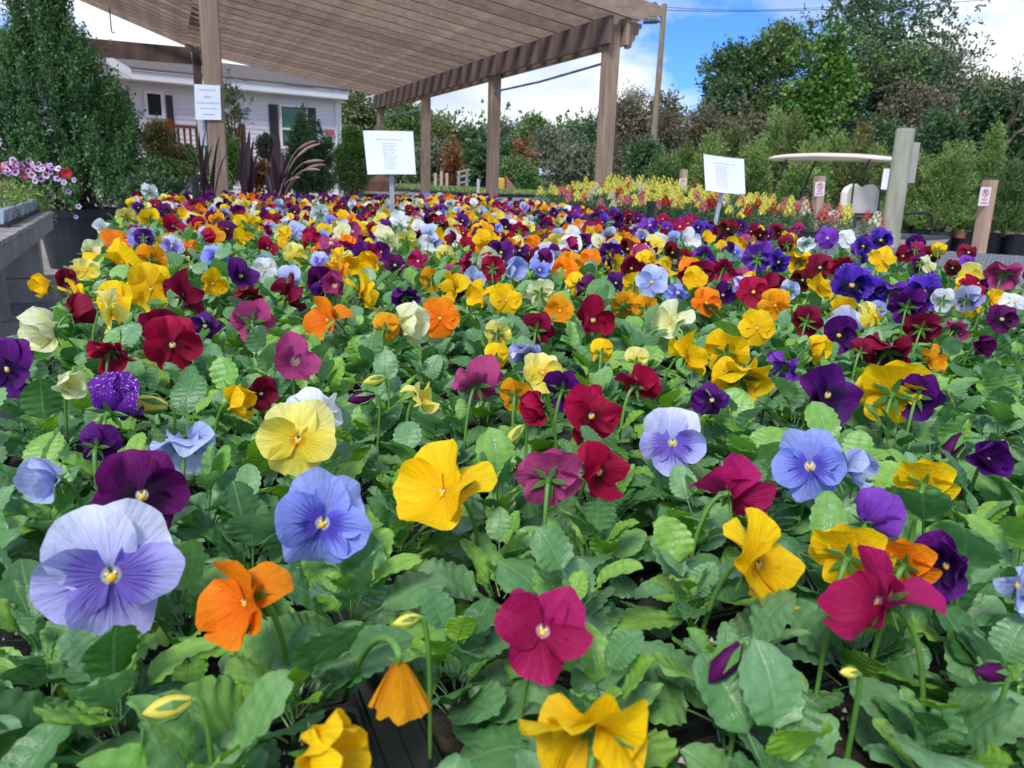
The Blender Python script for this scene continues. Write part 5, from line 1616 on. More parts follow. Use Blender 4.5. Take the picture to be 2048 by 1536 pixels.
def plant_leaves(rs, n=24, sc=1.0):
    """(variant, matrix) for each leaf of one plant, about the soil point"""
    out = []; a0 = rs.rand() * 6.28
    for k in range(n):
        f = k / n
        el = R_(18 + 62 * f ** .85 + rs.normal() * 11)
        az = a0 + k * 2.4 + rs.normal() * .25
        s = (.037 - .014 * f + rs.normal() * .006) * sc
        s = min(max(s, .014), .050)
        z0 = .006 + .050 * rs.rand() * (.35 + .65 * f) + .022 * f
        rad = .006 * rs.rand()
        M = Matrix.Translation((rad * math.cos(az), rad * math.sin(az), z0)) @ Matrix.Rotation(az, 4, 'Z') @ Matrix.Rotation(-el, 4, 'Y') @ Matrix.Rotation(rs.normal() * .35, 4, 'X') @ Matrix.Scale(s, 4)
        out.append((rs.randint(len(LM)), M))
    return out
rs = np.random.RandomState(31)
plants = []
SPC = .082
iu = 0
u = BU0 + .03
while u < BU1:
    v = BV0 + .03 + (SPC / 2 if iu % 2 else 0)
    while v < BV1 - .02:
        uu, vv_ = u + rs.normal() * .008, v + rs.normal() * .008
        if not (vv_ > min(1.84 + .5 * max(0, uu - 1.2), 2.16 + .08 * max(0, uu - 2.7))):
            p = uv(uu, vv_, SOIL)
            X, Y_, d_ = proj(p + Zv * .05)
            dist = math.hypot(p[0], p[1])
            if d_ > .05 and -260 < X < 2300 and Y_ < 2050:
                if not any((X - a) ** 2 + (Y_ - b_) ** 2 < c_ ** 2 for a, b_, c_ in ((780, 1470, 135), (455, 1400, 85), (560, 1330, 30))):
                    plants.append((dist, p))
        v += SPC
    u += SPC * .9; iu += 1
plants.sort(key=lambda a: a[0])
NEARL = sum(1 for d_, _ in plants if d_ < 1.12)
def v_side(p): return float(np.dot(p, Vv))
PV = []
for i in range(5):
    V = []; F = []; U = []; n = 0
    r2 = np.random.RandomState(400 + i)
    for k, M in plant_leaves(r2, 24, 1.05):
        v, f, uu = leaf_shape(50 + k, rows=12, cols=4, **LV[k])
        V.append((np.hstack([v, np.ones((len(v), 1))]) @ np.array(M).T)[:, :3]); U.append(uu); F += [tuple(a + n for a in q) for q in f]; n += len(v)
    PV.append(mk('pansy_plant', np.vstack(V), F, PLEAF, smooth=True, uvs=np.vstack(U), link=False))
PLO = []
for i in range(6):
    V = []; F = []; U = []; n = 0
    r2 = np.random.RandomState(500 + i)
    for k, M in plant_leaves(r2, 17, 1.15):
        v, f, uu = LLO[k]; v = v[15:]; f = [tuple(a - 15 for a in q) for q in f if min(q) >= 15]; uu = uu[15:]
        V.append((np.hstack([v, np.ones((len(v), 1))]) @ np.array(M).T)[:, :3]); U.append(uu); F += [tuple(a + n for a in q) for q in f]; n += len(v)
    PLO.append((np.vstack(V), np.array(F), np.vstack(U)))
GRP = 'leafy pansy plants filling the trays'
usedh = set()
FV = []; FF = []; FU = []; fn = 0
print('plants', len(plants), 'with leaves', NEARL, 'blooms', len(cand), len(flowers))
for i, (dist, p) in enumerate(plants):
    if i < NEARL:
        X, Y_, _ = proj(p + Zv * .06)
        lab = None
        for nf in sorted(flowers, key=lambda f: (f[5][0] - p[0]) ** 2 + (f[5][1] - p[1]) ** 2)[:2]:
            if nf[3] not in usedh:
                usedh.add(nf[3]); lab = 'leafy plant under the ' + nf[3].split(',')[0]; lab = ' '.join(lab.split()[:16]); break
        if lab is None or lab.split()[-1] in ('the', 'of', 'a', 'in', 'with', 'and', 'left', 'lower'): lab = 'green pansy plant with scalloped leaves in a black tray cell near the front'
        t = thing('pansy_plant', lab, 'pansy plant', p, 0, GRP)
        for k, M in plant_leaves(rs, 22 if dist > .5 else 24, 1.0 + .12 * rs.normal()):
            wp = [Vector(p) + M @ Vector((q_, 0, zz_)) for q_, zz_ in ((.8, -.05), (1.15, -.15), (1.5, -.3))]
            pj = [proj(np.array(w_)) for w_ in wp]
            if any((a_ - gx_) ** 2 + (b_ - gy_) ** 2 < gr_ ** 2 for a_, b_, _z in pj for gx_, gy_, gr_ in ((790, 1485, 85), (440, 1400, 45)) ): continue
            if any((w_ - Vector(f_[5])).length < f_[6] * 1.02 and w_.z > f_[5][2] - f_[6] * .75 for f_ in flowers[:75] for w_ in wp): continue
            put('leaf', LM[k], t, M)
    elif i < 298:
        M = Matrix.Translation(Vector(p)) @ Matrix.Rotation(rs.rand() * 6.28, 4, 'Z') @ Matrix.Scale(1 + .1 * rs.normal(), 4)
        o = put('pansy_plant', PV[rs.randint(5)], None, M)
        tag(o, 'pansy plant with green scalloped leaves among the mid-distance blooms, ' + ('left' if v_side(p) < .7 else ('middle' if v_side(p) < 1.4 else 'right')) + ' part of the bed', 'pansy plant', GRP)
    else:
        v, f, uu = PLO[rs.randint(6)]
        a = rs.rand() * 6.28; s = 1 + .1 * rs.normal(); ca, sa = math.cos(a) * s, math.sin(a) * s
        FV.append(np.stack([v[:, 0] * ca - v[:, 1] * sa + p[0], v[:, 0] * sa + v[:, 1] * ca + p[1], v[:, 2] * s + p[2]], 1)); FF.append(f + fn); FU.append(uu); fn += len(v)
tag(mk('pansy_foliage', np.vstack(FV), np.vstack(FF), PLEAF, smooth=True, uvs=np.vstack(FU)), kind='stuff')

# ---------------- trays with cells, soil and perlite
def tray_proto():
    L_, W_, h = .53, .27, .058
    fr = MB()
    for s in (-1, 1):
        fr.obox((0, s * (W_ / 2 - .004), h / 2), (L_ / 2, 0, 0), (0, .003, 0), (0, 0, h / 2))
        fr.obox((s * (L_ / 2 - .004), 0, h / 2), (.003, 0, 0), (0, W_ / 2 - .0075, 0), (0, 0, h / 2))
        fr.obox((0, s * (W_ / 2 + .001), h + .0015), (L_ / 2 + .004, 0, 0), (0, .006, 0), (0, 0, .0015))
        fr.obox((s * (L_ / 2 + .001), 0, h + .0015), (.006, 0, 0), (0, W_ / 2 - .006, 0), (0, 0, .0015))
    frame = fr.build('rim', blackpl, None, link=False)
    c = MB(); n = 0
    hw, hd, wl = .040, .040, .0016
    def rr(x, y, z):
        q = .008
        return [(x - q, -y, z), (x, -y + q, z), (x, y - q, z), (x - q, y, z), (-x + q, y, z), (-x, y - q, z), (-x, -y + q, z), (-x + q, -y, z)]
    c.loft([rr(hw * .75, hd * .75, -.050), rr(hw, hd, 0), rr(hw + .002, hd + .002, .0005), rr(hw - .0012, hd - .0012, .0005), rr(hw * .93, hd * .93, -.008)], cap=False)
    cell = c.build('cell', blackpl, None, link=False)
    s = MB(); s.add([(x, y, z) for x, y, z in rr(hw * .93, hd * .93, -.008)] + [(0, 0, -.005)], [(i, (i + 1) % 8, 8) for i in range(8)])
    r2 = random.Random(4)
    so = s.build('soil', soil, None, link=False)
    p = MB()
    for _ in range(16):
        x, y, q = r2.uniform(-.03, .03), r2.uniform(-.03, .03), r2.uniform(.0008, .0024)
        p.add([(x + q, y, -.0055), (x, y + q, -.0055), (x - q, y - q * .4, -.0055), (x, y, -.0055 + q * 1.5)], [(0, 1, 3), (1, 2, 3), (2, 0, 3)])
    pl = p.build('perlite', perlite, None, link=False)
    return frame, cell, so, pl
fr_, ce_, so_, pe_ = tray_proto()
ti = 0
u = BU0 + .27
while u < BU1 - .2:
    v = BV0 + .14
    while v < BV1 - .1:
        c = uv(u, v, BT + .0045)
        X, Y_, d_ = proj(c + Zv * .05)
        dist = math.hypot(c[0], c[1])
        if v < min(1.84 + .5 * max(0, u - 1.2), 2.16 + .08 * max(0, u - 2.7)) and d_ > -.3 and (d_ < .3 or -500 < X < 2500):
            t = thing('nursery_tray', 'black plastic cell tray under the nearest pansy plants' if dist < .55 else 'black plastic cell tray hidden under pansy plants', 'tray', c, -AZ + math.pi / 2, 'black trays on the pansy bench')
            t.rotation_euler = (0, 0, math.atan2(Uv[1], Uv[0]))
            put('rim', fr_, t)
            if dist < 1.5:
                for i in range(6):
                    for j in range(3):
                        if not (-1 < 1): pass
                        m = Matrix.Translation(((i - 2.5) * .0855, (j - 1) * .0855, .0545))
                        put('cell', ce_, t, m); put('soil', so_, t, m)
                        q = put('perlite', pe_, t, m); q['kind'] = 'stuff'
            else:
                pass
            ti += 1
        v += .283
    u += .545

# ================================================================== SIGNS IN THE BED
def stake(label_parent, top, foot, r=.006, name='stake'):
    b = MB(); a = np.array(foot) - np.array(top); l = np.linalg.norm(a); a /= l
    side = np.cross(a, FW); side /= np.linalg.norm(side); fr = np.cross(side, a)
    b.obox(rel((np.array(top) + np.array(foot)) / 2, label_parent), a * l / 2, side * r * 1.5, fr * r * .5)
    return b.build(name, steelm, label_parent)
Ys = 4.1
cs = [atY(x, y, Ys + dy_) for x, y, dy_ in ((726, 261, .02), (826, 263, .0), (832, 349, -.03), (735, 349, -.01))]
lines = [(.19, .25, .78, .02)] + [(.28 + .052 * k, .36 + .02 * (k % 2), .66 - .03 * (k % 3), .014) for k in range(12)]
s1 = sheet_sign('bed_sign', 'white laminated price sign on a metal stake at the far end of the pansies', cs, paperm, .003, lines, seed=3, curl=.012)
top = atY(782, 345, Ys + .02); foot = atY(786, 392, Ys + .02); foot[2] = BT + .02
stake(s1, top + Zv * .1, foot, .008)
Ys = 4.9
cs = [atY(x, y, Ys + dy_) for x, y, dy_ in ((1407, 308, .05), (1488, 318, .0), (1491, 388, -.03), (1411, 380, 0))]
lines = [(.18, .26, .80, .02)] + [(.27 + .055 * k, .28 + .02 * (k % 2), .62 - .03 * (k % 3), .013) for k in range(11)]
s2 = sheet_sign('bed_sign', 'white curled laminated sign on a leaning stake before the snapdragons', cs, paperm, .003, lines, seed=6, curl=-.03)
top = atY(1450, 380, Ys + .02); foot = atY(1437, 440, Ys + .02); foot2 = foot + (foot - top) * 1.4
stake(s2, top + Zv * .03 + [0, .06, 0], foot2 + [0, .05, 0], .008)

# black standpipes
for x, y0, y1, w, Yp, lab in ((389, 352, 400, 11, 4.6, 'black capped pipe standing at the far left of the pansies'), (1303, 402, 450, 11, 4.7, 'black capped pipe standing in front of the snapdragons')):
    p = atY(x, y0, Yp); q = np.array([p[0] + .004, p[1], BT])
    b = MB(); r = w / FPX * Yp / 2 * 1.3; P0 = np.array(p)
    b.tube([q, P0 - Zv * .03], r, 12); b.tube([P0 - Zv * .035, P0 - Zv * .002, P0], [r * 1.35, r * 1.35, r * 1.1], 12)
    tag(b.build('standpipe', blackpl), lab, 'pipe')

# ================================================================== SNAPDRAGONS
snapc = {'yellow': mat('snap_yellow', (.86, .84, .22), (.84, .78, .10), .5, 60, island=.15, transl=.3), 'coral': mat('snap_coral', (.74, .17, .13), (.66, .12, .10), .5, 60, island=.2, transl=.3),
         'red': mat('snap_red', (.62, .015, .03), (.50, .01, .02), .5, 60, island=.2, transl=.3), 'white': mat('snap_white', (.80, .80, .62), (.74, .74, .50), .5, 60, island=.12, transl=.3), 'pink': mat('snap_pink', (.72, .28, .28), (.66, .20, .20), .5, 60, island=.2, transl=.3)}
def snap_spike(seed, n=20, h=.12, r=.031):
    rr = np.random.RandomState(seed); m = MB()
    for k in range(n):
        f = (k + .5) / n; a = k * 2.4; z = h * f; q = r * (1 - .65 * f) * (.9 + .2 * rr.rand()); s = .013 * (1 - .55 * f)
        d = np.array([math.cos(a), math.sin(a), -.15]); sd = np.array([-math.sin(a), math.cos(a), 0]); c = d * q + np.array([0, 0, z])
        m.loft([[c - d * s * .9 + sd * s * .4, c - d * s * .9 - sd * s * .4, c - d * s * .9 - Zv * s * .4], [c + sd * s, c - sd * s * .9 + Zv * s * .3, c - Zv * s * .9], [c + d * s + sd * s * 1.2 + Zv * s * .7, c + d * s - sd * s * 1.2 + Zv * s * .7, c + d * s * .8 - Zv * s * 1.1]])
        m.add([c + d * s * .3, c + d * s * .5 + sd * s * 1.1 + Zv * s * 1.7, c + d * s * .2 + Zv * s * 1.3, c + d * s * .5 - sd * s * 1.1 + Zv * s * 1.7], [(0, 1, 2, 3)])
    m.tube([(0, 0, -.02), (0, 0, h * 1.05)], .002, 5)
    return m
SPK = {(c, i): snap_spike(i * 13 + 5, h=.06 + .022 * i).build('flower_spike', snapc[c], None, link=False) for c in snapc for i in range(3)}
def snap_leaves(seed):
    rr = np.random.RandomState(seed); n = 64
    z = rr.rand(n) * .22; a = rr.rand(n) * 6.283
    base = np.stack([.02 * np.cos(a) + .022 * rr.normal(size=n), .02 * np.sin(a) + .022 * rr.normal(size=n), z], 1)
    D = np.stack([np.cos(a), np.sin(a), .25 + .8 * rr.rand(n)], 1)
    return leaf_quads(base, D, .05 + .02 * rr.rand(n), .012 + .006 * rr.rand(n), rr)
SLV = [mk('stem_leaves', *snap_leaves(60 + i), lf_snap, link=False) for i in range(4)]
rs = np.random.RandomState(44)
O_ = farEdge0 + nB * .10; e_end = eF + nB * .10 + dB * .02
Lf = np.linalg.norm((e_end - O_)[:2])
pts = []
j = 0; w_ = 0
while w_ < 1.9:
    a = .04
    while a < Lf - .04:
        pts.append((w_ + rs.normal() * .01, a + rs.normal() * .012)); a += .10
    w_ += .105; j += 1
sn = 0; sacc = []
for (w_, a) in pts:
    base = O_ + dB * a + nB * w_; base[2] = BT + .06
    cl = rs.choice(['yellow', 'coral', 'red', 'white', 'pink', None], p=[.16, .07, .05, .05, .13, .54] if w_ < .15 else ([.34, .08, .10, .08, .09, .31] if w_ < .6 else [.60, .05, .04, .05, .04, .22]))
    if w_ > 1.95 * (1 - a / Lf) + .22: continue
    hh = .13 + .05 * rs.rand() + .09 * min(1, w_ / 1.0) - .085 * (a / Lf) ** 1.3; hh = max(hh, .06)
    sc = hh / .24
    if sn < 290:
        t = thing('snapdragon', None, 'snapdragon', base, rs.rand() * 6.28, 'snapdragons behind the pansies')
        X, Y_, _ = proj(base + Zv * hh)
        t['label'] = (f'{cl} snapdragon spike' if cl else 'flowerless green snapdragon') + (' in the front row' if w_ < .1 else f' in row {int(w_ / .105) + 1} from the front') + (', left third of its bench' if a < Lf / 3 else (', middle of its bench' if a < Lf * .67 else ', right third of its bench'))
        o = put('stem_leaves', SLV[rs.randint(4)], t, Matrix.Scale(sc, 4))
        if cl: put('flower_spike', SPK[(cl, rs.randint(3))], t, Matrix.Translation((rs.normal() * .01, rs.normal() * .01, hh * .93)) @ Matrix.Rotation(rs.normal() * .15, 4, 'X') @ Matrix.Scale(.75 + .3 * rs.rand(), 4))
        sn += 1
    else: sacc.append((base, cl, hh))
if sacc:
    V = []; F = []; n = 0
    for base, cl, hh in sacc:
        v, f = snap_leaves(60 + rs.randint(4)); V.append(v * hh / .24 + base); F.append(f + n); n += len(v)
    tag(mk('snapdragon_foliage', np.vstack(V), np.vstack(F), lf_snap), kind='stuff')
    m = MB(); cols = list(snapc)
    proto = snap_spike(7, n=12)
    for base, cl, hh in sacc:
        if cl: m.add([np.array(p) * 1.1 + base + Zv * hh * .93 for p in proto.v], proto.f, cols.index(cl))
    tag(m.build('snapdragon_spikes', [snapc[c] for c in cols]), kind='stuff')
for k in range(int(Lf / .3)):
    c = O_ + dB * (.16 + k * .30) + nB * .13
    b = MB(); b.obox((0, 0, .03), dB * .14, nB * .17, Zv * .03); b.obox((0, 0, .062), dB * .145, nB * .175, Zv * .003)
    t = thing('nursery_tray', 'black tray at the front of the snapdragon bench, %s' % ['leftmost', 'second from the left', 'third from the left', 'fourth from the left', 'fifth from the left', 'sixth from the left', 'seventh from the left', 'eighth from the left', 'ninth from the left', 'rightmost'][min(k, 9)], 'tray', (c[0], c[1], BT + .004))
    b.build('tray_body', blackpl, t)

# ================================================================== GOLF CART
Yc = 13.6
ck = thing('golf_cart', 'cream golf cart with long roof seen from behind its left side, past the snapdragons', 'golf cart', atY(1690, 500, Yc) * [1, 1, 0], 0)
th = R_(49)
hd = np.array([-math.cos(th), math.sin(th), 0])        # heading, away to the left
sd_ = np.array([-math.sin(th), -math.cos(th), 0])       # its left side, towards the camera
C0 = np.array(ck.location)
def L2(f, s, z): return hd * f + sd_ * s + Zv * z
# choose reference so that the roof sits where the photograph shows it
zr = atY(1665, 318, Yc + .3)[2]
Rf = atY(1697, 318, Yc + .3) - C0; Rf[2] = 0
def G(f, s, z): return Rf + L2(f, s, z)
ZR = zr
rr_ = []
for z, i, bul in ((ZR - .045, .05, 0), (ZR - .02, 0, 0), (ZR + .0, .0, 0), (ZR + .028, .05, 0), (ZR + .045, .16, .01)):
    ring = []
    for k in range(36):
        a = k / 36 * 6.283; c, s = math.cos(a), math.sin(a)
        e = .32
        f_ = (1.05 - i) * np.sign(c) * abs(c) ** e; s_ = (.58 - i) * np.sign(s) * abs(s) ** e
        ring.append(G(f_ + .26, s_, z + .05 * (1 - (f_ / 1.05) ** 2)))
    rr_.append(ring)
b = MB(); b.loft(rr_); b.build('roof', creamm, ck, smooth=False)
SZ = ZR - 0.92          # seat cushion height
for s in (-1, 1):
    b = MB(); b.tube([G(1.22, s * .50, SZ - .10), G(1.12, s * .50, SZ + .18), G(.88, s * .50, ZR - .01)], .017, 8); b.build('front_strut', blackm, ck)
    b = MB(); b.tube([G(-.42, s * .50, SZ - .1), G(-.40, s * .50, SZ + .5), G(-.62, s * .50, ZR - .01)], .017, 8); b.build('rear_strut', blackm, ck)
b = MB(); pl = []
for k in range(33):
    x = -0.50 + k / 32 * 1.0
    z = .40 + .055 * math.cos(x * 12.566) * -1 if abs(x) < .44 else .40 - .055 - (abs(x) - .44) * 1.0
    z = .345 + .06 * (1 - math.cos(4 * math.pi * (x + .5))) / 1.0 * .6 - max(0, abs(x) - .42) ** 2 * 12
    pl.append((x * 1.22, z))
poly = [(x, z) for x, z in pl] + [(.58, -.12), (-.58, -.12)]
rings = []
for dz, ins in ((-.06, .03), (-.045, 0), (.02, 0), (.05, .03)):
    rings.append([G(-.30 + dz * 1.0, x * (1 - ins), SZ + .10 + .1 + (z - .1) * (1 - ins)) for x, z in poly])
b.loft(rings); b.build('seat_back', vinylm, ck, smooth=False)
b = MB()
b.obox(G(-.03, 0, SZ), hd * .25, sd_ * .5, Zv * .06); b.build('seat', vinylm, ck)
b = MB(); b.obox(G(-.1, 0, SZ - .22), hd * .34, sd_ * .54, Zv * .155)
b.obox(G(.78, 0, SZ - .30), hd * .20, sd_ * .54, Zv * .12)
b.prism([G(.60, .54, SZ - .17), G(1.12, .54, SZ - .34), G(1.02, .54, SZ - .04), G(.66, .54, SZ + .20)], -sd_ * 1.08)
b.obox(G(.3, 0, SZ - .45), hd * .72, sd_ * .52, Zv * .04)
b.build('body', mat('cart_body_tan', (.45, .36, .26), (.38, .30, .22), .4, 3), ck)
b = MB()
N = 20; ring = []
wc = G(.50, .22, SZ + .24)
ax1 = sd_; ax2 = Zv * .80 - hd * .6 * -1; ax2 = ax2 / np.linalg.norm(ax2)
b.tube([wc + ax1 * .17 * math.cos(a) + ax2 * .17 * math.sin(a) for a in np.linspace(0, 6.283, N)], .016, 6)
b.tube([wc - ax1 * .16, wc, wc + ax1 * .16], .012, 6); b.tube([wc, wc + hd * .22 - Zv * .28], .02, 6)
b.build('steering_wheel', blackm, ck)
b = MB(); b.obox(G(-.46, 0, SZ - .05), hd * .02, sd_ * .50, Zv * .03)
b.tube([G(-.48, -.46, SZ + .02), G(-.48, .46, SZ + .02)], .022, 8)
b.tube([G(-.48, .46, SZ + .02), G(-.52, .48, SZ - .2)], .022, 8)
b.build('seat_rail', blackm, ck)
# rear flip deck
b = MB(); b.obox(G(-1.15, 0, SZ - .30), hd * .50, sd_ * .55, Zv * .022); b.build('rear_deck', mat('deck_rubber', (.06, .065, .075), (.04, .04, .05), .6, 6), ck)
b = MB(); rr_ = []
for z, i in ((SZ - .44, .16), (SZ - .40, .05), (SZ - .325, .0)):
    rr_.append([G(-1.15 + p * (.50 - i), q * (.55 - i), z) for p, q in ((-1, -1), (1, -1), (1, 1), (-1, 1))])
b.loft(rr_); b.build('rear_body', creamm, ck)
b = MB(); b.tube(bez([G(-1.40, -.42, SZ - .28), G(-1.38, -.44, SZ + .24), G(-1.36, -.30, SZ + .08), G(-1.2, .0, SZ + .06), G(-.9, .48, SZ + .04)], 16), .024, 8); b.build('grab_bar', blackm, ck)
b = MB(); b.tube([G(-1.5, .2, SZ - .40), G(-1.52, .2, .1)], .02, 6); b.tube([G(-1.5, .0, SZ - .34), G(-1.5, 0, SZ - .50)], .015, 6); b.build('hitch', blackm, ck)
for f in (-.62, .72):
    for s in (-1, 1):
        b = MB(); c = G(f, s * .47, .22); c[2] = .22
        b.tube([c - sd_ * s * .09, c - sd_ * s * .085, c + sd_ * s * .085, c + sd_ * s * .09], [.19, .22, .22, .19], 20); w = b.build('wheel', blackm, ck)
        b = MB(); b.tube([c + sd_ * s * .088, c + sd_ * s * .10], [.11, .09], 14); b.build('rim', creamm, w)

# ================================================================== POSTS AND SIGNS ON THE RIGHT
# round treated pole with grey board behind
Yt = 5.55
tp, bp2 = atY(1812, 257, Yt), atY(1781, 462, Yt)
dirp = (bp2 - tp) / np.linalg.norm(bp2 - tp); bot = tp + dirp * (tp[2] / -dirp[2])
t = thing('wooden_pole', 'leaning pale green treated wood pole with grey board behind the snapdragon bench', 'pole', bot)
b = MB(); r0 = 33 / FPX * Yt / 2
b.tube([rel(bot, t), rel(tp + dirp * .02, t), rel(tp, t)], [r0 * 1.22, r0 * 1.02, r0 * .98], 20); b.build('shaft', treated, t)
cs = [atY(x, y, Yt + .13) for x, y in ((1822, 284), (1841, 285), (1829, 366), (1806, 365))]
b = MB(); b.prism([rel(c, t) for c in cs], Uv * .02); b.build('board', mat('grey_board', (.38, .37, .36), (.32, .31, .30), .6, 4), t)
c1 = atY(1771, 358, Yt + 1.2); b = MB(); b.obox([0, 0, 0], [.028, 0, 0], [0, .002, 0], [0, 0, .085])
t2 = put('white_tag', b.build('white_tag', whitep, None, link=False)); t2.location = c1
tag(t2, 'small white plate showing behind the leaning wood pole', 'sign')

def txt(body, size, M, m, parent, name='lettering'):
    cu = bpy.data.curves.new(name, 'FONT'); cu.body = body; cu.size = size; cu.align_x = 'CENTER'; cu.align_y = 'CENTER'; cu.extrude = .0006
    q = bpy.data.objects.new('tmp', cu); cu.materials.append(m); C.objects.link(q); bpy.context.view_layer.update()
    me = bpy.data.meshes.new_from_object(q.evaluated_get(bpy.context.evaluated_depsgraph_get())); bpy.data.objects.remove(q); me.name = name
    return put(name, me, parent, M)
def parking_post(label, x, ytop, ybot, Y, wpx, sx, sy, sw, sh_, lean=0.0, full=True):
    tp = atY(x, ytop, Y); w = wpx / FPX * Y / 2
    dirp = atY(x + lean, ybot, Y) - tp; dirp /= np.linalg.norm(dirp); bot = tp + dirp * (tp[2] / -dirp[2])
    t = thing('parking_post', label, 'parking sign', bot)
    b = MB(); up_ = -dirp; rt_ = np.array([1., .25, 0]); rt_ -= up_ * (rt_ @ up_); rt_ /= np.linalg.norm(rt_); fr = np.cross(up_, rt_)
    l = np.linalg.norm(tp - bot)
    b.obox(up_ * l / 2, rt_ * w, fr * w, up_ * l / 2); b.build('post', postwood, t)
    ctr = atY(sx, sy, Y - w - .02) ; a = rel(ctr, t)
    f_ = -fr if (-fr) @ (CP - ctr) > 0 else fr
    W_, H_ = sw / FPX * Y / 2, sh_ / FPX * Y / 2
    a = a - f_ * (f_ @ (a - up_ * (up_ @ a))) + f_ * (w + .003)
    b = MB(); b.obox(a, rt_ * W_, f_ * .002, up_ * H_); sg = b.build('sign_plate', signpink, t)
    M = Matrix((Vector(rt_ if np.cross(rt_, up_) @ f_ > 0 else -rt_), Vector(up_), Vector(f_))).transposed().to_4x4()
    def at_(dx_, dy_): m = M.copy(); m.translation = Vector(a + f_ * .0035 + np.array(M.to_3x3().col[0]) * dx_ * W_ + up_ * dy_ * H_); return m
    # ring with P and slash
    m = MB(); n_ = 24; c_ = a + f_ * .003; R0, R1_ = W_ * .62, W_ * .48; X_ = np.array(M.to_3x3().col[0])
    for k in range(n_):
        p, q = k / n_ * 6.283, (k + 1) / n_ * 6.283
        P_ = [c_ + up_ * H_ * .38 + (X_ * math.cos(z) + up_ * math.sin(z)) * r for z, r in ((p, R0), (q, R0), (q, R1_), (p, R1_))]
        m.add(P_, [(0, 1, 2, 3)])
    sl = (X_ - up_) / 1.414; sn_ = (X_ + up_) / 1.414
    cc = c_ + up_ * H_ * .38 + f_ * .0008
    m.add([cc + sl * R1_ + sn_ * W_ * .06, cc - sl * R1_ + sn_ * W_ * .06, cc - sl * R1_ - sn_ * W_ * .06, cc + sl * R1_ - sn_ * W_ * .06], [(0, 1, 2, 3)])
    m.build('no_parking_symbol', signred, sg)
    txt('P', W_ * .95, at_(0, .38), blackm if full else signred, sg)
    txt('NO', W_ * .62, at_(0, -.32), signred, sg)
    txt('PARKING', W_ * .34, at_(0, -.70), signred, sg)
    return t
parking_post('leaning wooden post with NO PARKING sign at the right edge', 1981, 360, 512, 7.6, 19, 1969, 393, 24, 35, -26)
parking_post('wooden post with small NO PARKING sign in front of the golf cart wheel', 1640, 352, 400, 8.8, 15, 1641, 378, 21, 27, -4, False)
parking_post('wooden post with NO PARKING sign behind the snapdragons, left of the leaning sign', 1368, 339, 385, 11.5, 11, 1366, 368, 15, 20, -3, False)

# ================================================================== UTILITY POLE AND WIRES
Yp = 24.0
tp = atY(1329, 8, Yp); bt = atY(1300, 375, Yp); dirp = bt - tp; bot = tp + dirp * (tp[2] / (tp[2] - bt[2]))
t = thing('utility_pole', 'tall brown wooden utility pole with transformer beside the pergola end', 'pole', bot)
b = MB(); b.tube([rel(bot, t), rel(tp, t)], [.11, .075], 12); b.build('shaft', polewood, t)
c = rel(atY(1308, 16, Yp), t); b = MB(); b.tube([c - Zv * .14, c - Zv * .12, c + Zv * .12, c + Zv * .16], [.05, .10, .10, .03], 12); b.tube([c + Zv * .0, c + [.3, 0, -.35]], .02, 5); b.build('lamp', mat('dark_glass', (.05, .10, .11), None, .2), t)
c = rel(atY(1306, 40, Yp), t); b = MB(); b.tube([c - [.28, 0, .0], c + [.12, 0, .02]], .12, 12); b.tube([c, rel(atY(1324, 44, Yp), t)], .04, 6); b.build('transformer', mat('transformer_grey', (.16, .20, .22), None, .5), t)
def wire(label, pts, r=.012):
    b = MB(); b.tube(bez(pts, 14), r, 4); tag(b.build('power_line', wirem), label, 'wire')
wire('thin overhead wire crossing the sky right of the utility pole', [atY(1329, 20, Yp), atY(1640, 34, 27), atY(2200, -20, 32)], .010)
wire('thin overhead wire from the utility pole to the tall tree', [atY(1329, 14, Yp), atY(1480, 26, 27), atY(1660, 14, 30)], .008)
for k, (a, bb, y0, y1) in enumerate(((850, 1230, 270, 278), (850, 1230, 284, 292))):
    wire('distant power line before the far trees, %s' % ('upper' if k == 0 else 'lower'), [atY(a, y0, 55), atY((a + bb) / 2, y0 + 10, 55), atY(bb, y1, 55)], .02)
p_ = atY(1112, 268, 56); b = MB(); b.tube([[p_[0], 56, 0], [p_[0], 56, p_[2]]], [.2, .14], 8)
tag(b.build('far_pole', polewood), 'distant wooden utility pole among the far autumn trees', 'pole')

